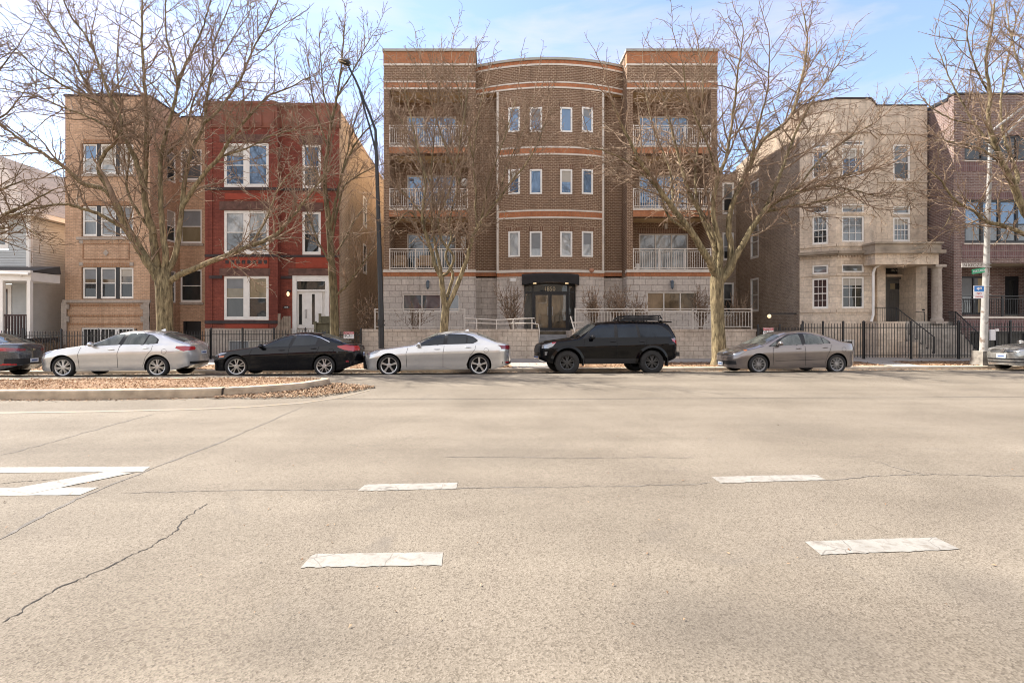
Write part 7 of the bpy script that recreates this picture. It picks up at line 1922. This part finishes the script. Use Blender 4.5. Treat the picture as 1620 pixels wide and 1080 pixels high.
# --- slender multi-stem tree left of centre
Y0 = 20.3; T = Tree(7, 1.05, 0.13, 0.20)
T.big.append(([(X(699,Y0),Y0,-0.1),(X(699,Y0),Y0,0.1),(X(701,Y0),Y0,Z(540,Y0)),(X(704,Y0),Y0,Z(500,Y0)),(X(706,Y0),Y0,Z(478,Y0))],[0.24,0.20,0.165,0.16,0.15]))
lb = [([(704,485),(700,455),(697,437),(690,424),(683,398),(671,361),(668,339),(673,287),(664,250),(652,195),(640,140)],0.12,0.02,-1.0),
 ([(699,440),(697,425),(687,380),(683,343),(684,306),(683,259),(690,190),(698,125)],0.075,0.016,0.9),
 ([(698,437),(708,431),(718,407),(699,380),(693,343),(708,311),(723,250),(735,180),(742,120)],0.065,0.016,-1.2),
 ([(707,470),(716,440),(714,425),(705,405),(714,375),(710,354),(718,320),(727,287),(736,240),(760,170)],0.07,0.016,1.3),
 ([(708,485),(723,452),(735,420),(747,378),(757,357),(775,331),(790,313),(812,283),(830,262),(850,228),(862,195)],0.105,0.016,-0.5),
 ([(756,360),(752,335),(753,306),(749,250),(757,185),(768,130)],0.055,0.015,1.0),
 ([(758,357),(765,330),(773,287),(787,250),(802,205),(815,160)],0.05,0.015,-1.1),
 ([(671,361),(648,335),(628,352),(608,364)],0.04,0.014,-0.5),
 ([(668,339),(645,312),(622,288),(603,276)],0.04,0.014,0.6),
 ([(684,300),(660,240),(640,200),(622,170)],0.04,0.014,1.2),
 ([(727,287),(700,220),(680,150),(672,110)],0.04,0.013,0.2),
 ([(790,313),(800,270),(830,200),(845,150)],0.035,0.012,0.9),
 ([(749,250),(735,190),(722,130),(715,95)],0.035,0.012,-0.8)]
for P, a, b, dy in lb: T.limb(PX(P, Y0, dy), a, b, L=1.95, dens=5.5)
T.build('slender bare tree with forked stems behind the pale silver saloon', 'bare street trees', (X(699,Y0),Y0,0.0))
# --- great spreading tree on the left
Y0 = 18.9; T = Tree(11, 0.95, 0.07, 0.24)
T.big.append(([(X(259,Y0),Y0,-0.1),(X(259,Y0),Y0,0.06),(X(260,Y0),Y0,0.35),(X(261,Y0),Y0,Z(520,Y0)),(X(260,Y0),Y0,Z(475,Y0)),(X(259,Y0),Y0,Z(448,Y0)),(X(258,Y0),Y0,Z(425,Y0))],[0.42,0.36,0.30,0.27,0.275,0.285,0.22]))
lb = [([(255,448),(244,430),(230,408),(204,367),(193,345),(183,322)],0.17,0.12,-0.5),
 ([(183,323),(165,300),(130,290),(106,268),(61,238),(30,220),(0,196),(-40,180)],0.10,0.025,-1.6),
 ([(183,323),(168,292),(155,268),(167,240),(183,224),(192,190),(169,140),(145,73),(111,23),(85,-40)],0.09,0.02,-0.9),
 ([(195,360),(155,338),(122,328),(102,323),(60,329),(20,340),(-30,345)],0.075,0.02,-1.4),
 ([(254,440),(248,420),(242,371),(234,340),(228,300),(232,232),(232,190),(230,153),(226,96),(224,38),(226,-40)],0.16,0.025,0.4),
 ([(228,300),(214,252),(193,211),(173,177),(155,162),(134,128),(115,92),(80,38),(50,-10)],0.10,0.02,1.2),
 ([(259,440),(261,425),(262,400),(256,350),(254,313),(254,252),(263,211),(274,171),(281,136),(275,100),(264,60),(262,0)],0.13,0.02,-0.6),
 ([(281,140),(292,105),(305,80),(322,40),(335,-5)],0.06,0.018,0.8),
 ([(264,430),(275,410),(283,371),(287,334),(294,273),(306,232),(322,197),(328,150),(337,105),(339,69),(367,0)],0.12,0.018,1.0),
 ([(287,330),(315,285),(347,248),(371,211),(402,175),(425,152),(455,140),(490,122)],0.09,0.016,-0.7),
 ([(322,197),(345,175),(378,130),(400,80),(430,25),(445,-20)],0.055,0.016,-1.2),
 ([(265,448),(278,438),(300,428),(341,411),(392,391),(432,375),(451,356),(469,336),(490,308),(508,285),(525,262)],0.13,0.02,-0.4),
 ([(193,211),(150,190),(100,170),(50,150),(0,140)],0.05,0.016,0.9),
 ([(155,162),(110,140),(60,110),(10,60)],0.05,0.016,-1.0),
 ([(254,252),(290,215),(310,150),(350,90),(395,20)],0.05,0.016,1.6),
 ([(244,371),(215,330),(200,290),(205,230),(185,120),(190,40)],0.06,0.018,1.8),
 ([(347,248),(390,235),(430,215),(470,205)],0.04,0.014,-0.6),
 ([(392,391),(420,350),(440,300),(470,260)],0.045,0.014,0.8)]
for P, a, b, dy in lb: T.limb(PX(P, Y0, dy), a, b, L=2.3, dens=4.8)
T.build('large spreading bare tree with greenish trunk before the tan brick house', 'bare street trees', (X(259,Y0),Y0,0.0))
# --- twiggy tall tree in front of the red house corner
Y0 = 21.2; T = Tree(15, 1.0, 0.16, 0.17, 0.8)
T.big.append(([(X(530,Y0),Y0,-0.05),(X(530,Y0),Y0,0.6),(X(528.5,Y0),Y0,Z(473,Y0)),(X(525,Y0),Y0,Z(422,Y0))],[0.26,0.20,0.18,0.16]))
lb = [([(525,422),(521,371),(519,342),(514,300),(514,273),(519,232),(525,191),(534,150),(541,95),(545,40)],0.15,0.02,0.2),
 ([(529,470),(545,455),(557,440),(575,415),(590,395)],0.06,0.018,-0.8),
 ([(521,371),(529,330),(540,278),(560,232),(585,200),(603,182)],0.07,0.016,-0.7),
 ([(523,390),(540,305),(557,284),(585,268),(608,258)],0.055,0.015,0.7),
 ([(519,232),(502,185),(492,135),(487,90)],0.05,0.014,-0.5),
 ([(525,191),(512,150),(508,100),(505,60)],0.045,0.014,0.8),
 ([(534,150),(555,120),(575,80),(590,55)],0.04,0.012,0.3),
 ([(540,278),(552,230),(565,180),(580,140)],0.04,0.012,-1.2),
 ([(514,300),(495,262),(480,225),(470,190)],0.045,0.014,0.6),
 ([(525,422),(505,385),(490,345),(478,310)],0.045,0.014,-0.9),
 ([(524,410),(545,380),(560,350),(575,330)],0.045,0.014,0.9)]
for P, a, b, dy in lb: T.limb(PX(P, Y0, dy), a, b, L=1.5, dens=5.5)
T.build('tall twiggy bare tree at the corner of the red brick house beside the lamp post', 'bare street trees', (X(530,Y0),Y0,0.0), 'bark_dark', 'twig')
# --- tree beyond the right edge
Y0 = 19.4; T = Tree(21, 1.0, 0.07, 0.23)
T.big.append(([(X(1672,Y0),Y0,-0.1),(X(1672,Y0),Y0,0.4),(X(1668,Y0),Y0,Z(480,Y0)),(X(1664,Y0),Y0,Z(420,Y0)),(X(1660,Y0),Y0,Z(395,Y0))],[0.38,0.28,0.25,0.25,0.2]))
lb = [([(1662,400),(1640,365),(1619,330),(1603,293),(1587,262),(1572,222),(1564,191),(1566,150),(1560,95),(1570,40),(1575,-10)],0.16,0.02,-0.7),
 ([(1606,298),(1609,275),(1595,236),(1587,211),(1583,160),(1597,80),(1610,20)],0.08,0.018,1.2),
 ([(1660,400),(1630,375),(1590,358),(1558,350),(1542,334),(1511,317),(1491,289),(1470,268)],0.10,0.02,-1.2),
 ([(1575,230),(1564,225),(1542,197),(1521,160),(1500,120),(1487,85)],0.06,0.016,0.9),
 ([(1587,262),(1550,235),(1510,225),(1478,222)],0.05,0.016,-1.3),
 ([(1566,150),(1545,110),(1530,60),(1535,10)],0.04,0.014,-0.6),
 ([(1662,400),(1670,330),(1660,250),(1640,160),(1630,80),(1640,0)],0.14,0.02,0.6),
 ([(1668,410),(1720,340),(1760,240),(1790,120)],0.13,0.02,-0.8),
 ([(1640,160),(1615,110),(1600,60),(1590,0)],0.05,0.016,1.1),
 ([(1542,197),(1510,190),(1480,175),(1462,160)],0.035,0.012,0.6),
 ([(1511,317),(1500,350),(1488,365)],0.02,0.01,0.2)]
for P, a, b, dy in lb: T.limb(PX(P, Y0, dy), a, b, L=1.9, dens=4.6)
T.build('bare tree rooted beyond the right edge with limbs reaching over the grey pole', 'bare street trees', (X(1672,Y0),Y0,0.0))
# --- tree beyond the left edge
Y0 = 18.0; T = Tree(25, 0.95, 0.05, 0.24)
T.big.append(([(X(-95,Y0),Y0,-0.1),(X(-95,Y0),Y0,0.5),(X(-92,Y0),Y0,Z(470,Y0)),(X(-90,Y0),Y0,Z(420,Y0))],[0.40,0.28,0.26,0.22]))
lb = [([(-88,425),(-60,390),(-25,358),(10,338),(45,322),(85,300)],0.12,0.02,-0.8),
 ([(-90,425),(-75,370),(-40,320),(0,300),(40,285)],0.10,0.018,0.9),
 ([(-90,425),(-85,330),(-60,230),(-30,150),(-5,60)],0.14,0.02,-0.6),
 ([(-60,230),(-25,200),(10,180),(35,150)],0.06,0.016,1.0),
 ([(-90,420),(-120,330),(-150,220),(-170,100)],0.13,0.02,0.4),
 ([(-25,358),(5,362),(30,355),(58,372)],0.04,0.012,-0.7),
 ([(-30,150),(0,110),(30,70)],0.04,0.014,0.8)]
for P, a, b, dy in lb: T.limb(PX(P, Y0, dy), a, b, L=1.7, dens=4.6)
T.build('bare tree rooted beyond the left edge with dark limbs over the clapboard house', 'bare street trees', (X(-95,Y0),Y0,0.0), 'bark_dark', 'twig_dark')

# --- bare shrubs
def shrub(px, Y, zb_, h, w, n, label, seed, heads=0):
    r = random.Random(seed); T = Tree(seed, 1.0, 0.10, 0.16)
    x0 = X(px, Y)
    for i in range(n):
        a = r.uniform(0, 2*math.pi); q = r.uniform(0.1, 1.0)*w; b = (x0+math.cos(a)*0.12*r.random(), Y+math.sin(a)*0.12*r.random(), zb_)
        e = (x0+math.cos(a)*q, Y+math.sin(a)*q*0.6, zb_+h*r.uniform(0.6, 1.0)); m = ((b[0]*0.6+e[0]*0.4)+r.uniform(-.06,.06), (b[1]*0.6+e[1]*0.4), zb_+(e[2]-zb_)*0.5)
        T.limb([b, m, e], 0.012, 0.006, L=0.42, dens=7.0, k0=0.3, wob=0.02)
    t = thing('bare_shrub', label, 'shrub', (x0, Y, zb_), 'bare shrubs along the terrace')
    strands_mesh('stems', T.big, 5, MT['shrub_twig'], t, (x0,Y,zb_)); strands_mesh('twigs', T.mid+T.fine, 3, MT['shrub_twig'], t, (x0,Y,zb_))
    if heads:
        rs = np.random.RandomState(seed); tips = np.array([s_[0][-1] for s_ in T.fine]); tips = tips[rs.permutation(len(tips))[:heads]]
        P = np.repeat(tips, 5, 0)+rs.normal(0, 0.028, (len(tips)*5, 3)); n_ = len(P); d = rs.normal(0, 1, (n_, 3)); d /= np.linalg.norm(d, axis=1)[:,None]; e = np.cross(d, rs.normal(0, 1, (n_, 3))); e /= np.linalg.norm(e, axis=1)[:,None]
        V = np.stack([P-d*0.022, P+e*0.014, P+d*0.022, P-e*0.014], 1).reshape(-1, 3)-np.array([x0, Y, zb_])
        np_mesh('seed_heads', V, np.arange(4*n_).reshape(-1, 4), MT['seedhead'], t)['kind'] = 'stuff'
zt_w = WT-0.14
shrub(583, 23.3, 0.1, 2.6, 0.55, 16, 'pale dry shrub with seed heads in the gap left of the condominium', 31, 260)
shrub(655, 23.6, zt_w, 1.15, 0.9, 14, 'dark bare shrub behind the left white railing', 32)
shrub(812, 24.2, zt_w, 2.1, 0.95, 18, 'tall bare shrub with pale tips left of the entrance', 33, 150)
shrub(940, 23.9, zt_w, 1.75, 0.75, 18, 'pale dry shrub just right of the entrance behind the railing', 34, 420)
shrub(978, 24.1, zt_w, 1.9, 0.7, 18, 'pale dry shrub behind the roof rack of the off-roader', 35, 380)
shrub(1008, 24.0, zt_w, 1.45, 0.6, 14, 'low dry shrub left of the ground floor right window', 36, 160)
shrub(1108, 23.7, zt_w, 1.85, 0.75, 18, 'bare grey shrub beside the broad tree trunk behind the railing', 37)
shrub(1168, 23.8, zt_w, 1.6, 0.8, 16, 'reddish bare shrub at the right end of the block wall', 38)
shrub(85, 22.6, 0.05, 0.7, 0.7, 10, 'small weedy bare shrub behind the left fence', 39)

# ================================================================ LAMP POST, GREY POLE, SIGNS
Yp = 19.7; xb = X(603.5,Yp)
L1 = thing('lamp_post', 'tall black street lamp post with curved arm left of the condominium', 'lamp post', (xb, Yp, 0.0))
b = MB(); b.tube([(xb,Yp,-0.05),(X(603,Yp),Yp,Z(500,Yp)),(X(599,Yp),Yp,Z(350,Yp)),(X(595,Yp),Yp,Z(232,Yp)),(X(594,Yp),Yp,Z(204,Yp))], [0.115,0.108,0.085,0.062,0.05], 14); b.lathe([(0.2,-0.05),(0.2,0.05),(0.14,0.45),(0.118,0.5)], 14, c=(xb,Yp,0)); obj('pole', b, MT['black'], L1, smooth=True, sharp=40)
b = MB(); b.tube([(X(594,Yp),Yp,Z(206,Yp)),(X(585,Yp),Yp,Z(181,Yp)),(X(576,Yp),Yp,Z(160,Yp)),(X(569.5,Yp),Yp,Z(143,Yp)),(X(562,Yp),Yp,Z(126,Yp)),(X(552,Yp),Yp,Z(106.5,Yp))], [0.05,0.048,0.046,0.044,0.042,0.04], 10); b.tube([(X(595.5,Yp),Yp,Z(243,Yp)),(X(585.5,Yp),Yp,Z(203,Yp)),(X(579,Yp),Yp,Z(181,Yp)),(X(573.5,Yp),Yp,Z(161,Yp)),(X(569,Yp),Yp,Z(143,Yp))], 0.036, 8); obj('arm', b, MT['black'], L1, smooth=True, sharp=40)
b = MB(); hx, hz = X(545,Yp), Z(100,Yp)
prof = [(-0.26,0.07,0.02),(-0.2,0.13,0.05),(0.0,0.2,0.09),(0.12,0.19,0.12),(0.2,0.12,0.11),(0.24,0.06,0.06)]
n0 = 0; kk = 14; b_v = []
for xo, ry, rz in prof:
    for j in range(kk): w = 2*math.pi*j/kk; b.v.append((hx+xo*0.94-0.35*(rz*math.sin(w))*0.0, Yp+ry*math.cos(w), hz+0.04-0.30*xo*0.7+rz*math.sin(w)))
for i in range(len(prof)-1):
    for j in range(kk): j2 = (j+1) % kk; b.f.append((i*kk+j, i*kk+j2, (i+1)*kk+j2, (i+1)*kk+j))
b.f.append(tuple(range(kk-1,-1,-1))); b.f.append(tuple((len(prof)-1)*kk+j for j in range(kk))); obj('lamp_head', b, MT['black'], L1, smooth=True, sharp=50)
b = MB(); b.hexa([(hx-0.22,Yp-0.12,hz+0.045),(hx+0.10,Yp-0.15,hz-0.07),(hx+0.10,Yp+0.15,hz-0.07),(hx-0.22,Yp+0.12,hz+0.045),(hx-0.22,Yp-0.12,hz+0.08),(hx+0.10,Yp-0.15,hz-0.03),(hx+0.10,Yp+0.15,hz-0.03),(hx-0.22,Yp+0.12,hz+0.08)]); obj('lens', b, m_plain('lamp_lens', (0.62,0.52,0.33), 0.3), L1)
b = MB()
for py in (507, 514): b.lathe([(0.112,-0.02),(0.15,-0.02),(0.15,0.02),(0.112,0.02)], 14, c=(X(603,Yp),Yp,Z(py,Yp)))
b.box(X(603,Yp)-0.08, X(603,Yp)+0.08, Yp-0.2, Yp-0.11, Z(514,Yp)-0.05, Z(505,Yp)); obj('clamp_box', b, MT['black'], L1)

Yq = 20.0; xq = X(1556,Yq)
P2 = thing('utility_pole', 'weathered grey metal pole on a concrete base with twin arms at right', 'pole', (xq, Yq, 0.0))
b = MB(); b.hexa([(X(1543,Yq),Yq-0.3,-0.08),(X(1567,Yq),Yq-0.3,-0.08),(X(1567,Yq),Yq+0.3,-0.08),(X(1543,Yq),Yq+0.3,-0.08),(X(1546.5,Yq),Yq-0.22,Z(555,Yq)),(X(1565,Yq),Yq-0.22,Z(555,Yq)),(X(1565,Yq),Yq+0.22,Z(555,Yq)),(X(1546.5,Yq),Yq+0.22,Z(555,Yq))]); obj('concrete_base', b, m_plain('old_concrete', (0.20,0.18,0.155), 0.9, var=0.45, scale=5), P2)
def m_pole():
    m, nt, b = new_mat('peeling_pole')
    n = noise(nt, 2.6, 7, 0.65, dist=0.6)
    r = ramp(nt, n.outputs['Fac'], [(0.35, (0.30,0.29,0.27)), (0.56, (0.40,0.38,0.355)), (0.64, (0.15,0.10,0.07)), (0.75, (0.36,0.345,0.32))])
    nt.links.new(r.outputs[0], b.inputs['Base Color']); b.inputs['Roughness'].default_value = 0.55; b.inputs['Metallic'].default_value = 0.15
    return m
pm_ = m_pole()
b = MB(); b.tube([(xq,Yq,Z(556,Yq)-0.02),(X(1557.5,Yq),Yq,Z(500,Yq)),(X(1561,Yq),Yq,Z(400,Yq)),(X(1565.5,Yq),Yq,Z(270,Yq)),(X(1567.5,Yq),Yq,Z(203,Yq))], [0.13,0.115,0.095,0.07,0.055], 18); obj('pole', b, pm_, P2, smooth=True, sharp=40)
b = MB(); b.tube([(X(1568,Yq),Yq,Z(208,Yq)),(X(1590,Yq),Yq,Z(191,Yq)),(X(1620,Yq),Yq,Z(169,Yq)),(X(1690,Yq),Yq,Z(128,Yq))], 0.04, 10); b.tube([(X(1567,Yq),Yq,Z(241,Yq)),(X(1590,Yq),Yq,Z(215,Yq)),(X(1620,Yq),Yq,Z(184,Yq)),(X(1680,Yq),Yq,Z(133,Yq))], 0.04, 10); obj('arm', b, MT['galv'], P2, smooth=True, sharp=40)
b = MB()
for py in (417.5, 422.5, 453, 466): b.lathe([(0.125,-0.012),(0.14,-0.012),(0.14,0.012),(0.125,0.012)], 16, c=(X(1560.5,Yq),Yq,Z(py,Yq)))
obj('sign_strap', b, MT['galv'], P2)
# street name sign (dark letters on a pale board), green sign, blue and white sign
ys = Yq-0.16
t = thing('street_name_sign', 'pale street name board lettered KEDZIE on the grey pole', 'sign', (X(1540,ys), ys, Z(423,ys)), 'signs strapped to the grey pole')
b = MB(); b.box(X(1521.5,ys), X(1557.5,ys), ys-0.012, ys+0.012, Z(423,ys), Z(416,ys)); obj('board', b, m_plain('pale_board', (0.56,0.52,0.47), 0.6), t)
text_obj('lettering', 'N KEDZIE', 0.175, m_plain('brown_letter', (0.13,0.08,0.06), 0.6), t, Vector((X(1539,ys),ys-0.014,Z(419.7,ys)))-Vector(t.location), sx=0.98)
t = thing('green_street_sign', 'tilted green street sign just below the pale name board', 'sign', (X(1546,ys), ys, Z(434,ys)), 'signs strapped to the grey pole')
gm = m_plain('sign_green', (0.035,0.36,0.17), 0.45)
b = MB(); p = [(1533,426.8,434.2),(1557.5,423.5,430.8)]
b.hexa([(X(1533,ys),ys-0.13,Z(434.2,ys)),(X(1557.5,ys),ys-0.01,Z(430.8,ys)),(X(1557.5,ys),ys+0.01,Z(430.8,ys)),(X(1533,ys),ys-0.11,Z(434.2,ys)),(X(1533,ys),ys-0.13,Z(426.8,ys)),(X(1557.5,ys),ys-0.01,Z(423.5,ys)),(X(1557.5,ys),ys+0.01,Z(423.5,ys)),(X(1533,ys),ys-0.11,Z(426.8,ys))]); obj('board', b, gm, t)
text_obj('lettering', 'CORTLAND', 0.105, whm, t, Vector((X(1545.2,ys),ys-0.082,Z(428.9,ys)))-Vector(t.location), rot=(R(90),R(-7.7),R(11)))
t = thing('parking_sign', 'square blue and white sign with red lettering on the grey pole', 'sign', (X(1548,ys), ys, Z(472,ys)), 'signs strapped to the grey pole')
x0, x1, z0, z1 = X(1540.5,ys), X(1556.5,ys), Z(472,ys), Z(452,ys); zm = z0+(z1-z0)*0.55
b = MB(); b.box(x0, x1, ys-0.012, ys+0.006, z0, z1); obj('board', b, whm, t)
b = MB(); b.box(x0+0.01, x1-0.01, ys-0.016, ys-0.0121, zm, z1-0.012); obj('blue_panel', b, m_plain('sign_blue', (0.03,0.20,0.55), 0.45), t)
b = MB(); sx, sz = (x0+x1)/2, (zm+z1)/2-0.005
for (u0, u1, v0, v1) in ((-0.10,0.06,-0.02,0.03),(-0.05,-0.01,-0.055,-0.02),(0.02,0.10,-0.01,0.06),(-0.06,0.0,0.03,0.055)): b.box(sx+u0, sx+u1, ys-0.019, ys-0.0161, sz+v0, sz+v1)
obj('emblem', b, whm, t)
text_obj('sign_text', 'NO', 0.12, redm, t, Vector((sx,ys-0.014,z0+(zm-z0)*0.68))-Vector(t.location)); text_obj('sign_text', 'PARKING', 0.075, redm, t, Vector((sx,ys-0.014,z0+(zm-z0)*0.25))-Vector(t.location), sx=0.9)

# ================================================================ ACROSS THE STREET (behind the camera: lights and mirrors the scene)
for i, (xa, xb_, h, mt) in enumerate(((-34,-21,10.5,'tan_brick'), (-18,-7,9.0,'red_brick'), (-4,10,11.5,'cream_brick'), (13,24,9.5,'tan_brick'), (27,40,10.5,'common_brick'))):
    t = thing('opposite_house', 'flat roofed brick house across the street behind the viewer', 'house', ((xa+xb_)/2, -21, 0), 'houses across the street behind the viewer')
    M = lambda u, v, d: (u, -20+d, v)
    hs = [(u, u+1.2, z, z+1.7) for u in (xa+1.5, xa+4.0, xb_-3.5) for z in (1.6, 4.8, 7.4) if z+2 < h]
    b = MB(); wall(b, M, xa, xb_, 0, h, hs, 0.12); b.box(xa, xb_, -34, -20.3, 0, h-0.2); obj('brick_wall', b, MT[mt], t)
    for q in hs: window(t, M, *q, 'glass_mid', 'white', 0.08)
for i, x in enumerate((-24, -11, 3, 17)):
    T = Tree(50+i, 0.5, 0.08, 0.22); Yb = -13.0
    T.big.append(([(x,Yb,-0.1),(x,Yb,0.5),(x+0.1,Yb,2.6)],[0.3,0.24,0.2]))
    rq = random.Random(60+i)
    for k in range(8):
        a = 2*math.pi*k/8+rq.random(); q = rq.uniform(1.6, 4.0); T.limb([(x+0.1,Yb,2.5),(x+0.4*q*math.cos(a),Yb+0.4*q*math.sin(a),4.8),(x+q*math.cos(a),Yb+q*math.sin(a),rq.uniform(8,11))], 0.11, 0.02, L=2.0, dens=2.5)
    T.build('bare street tree across the street behind the viewer', 'bare trees across the street behind the viewer', (x,Yb,0.0))
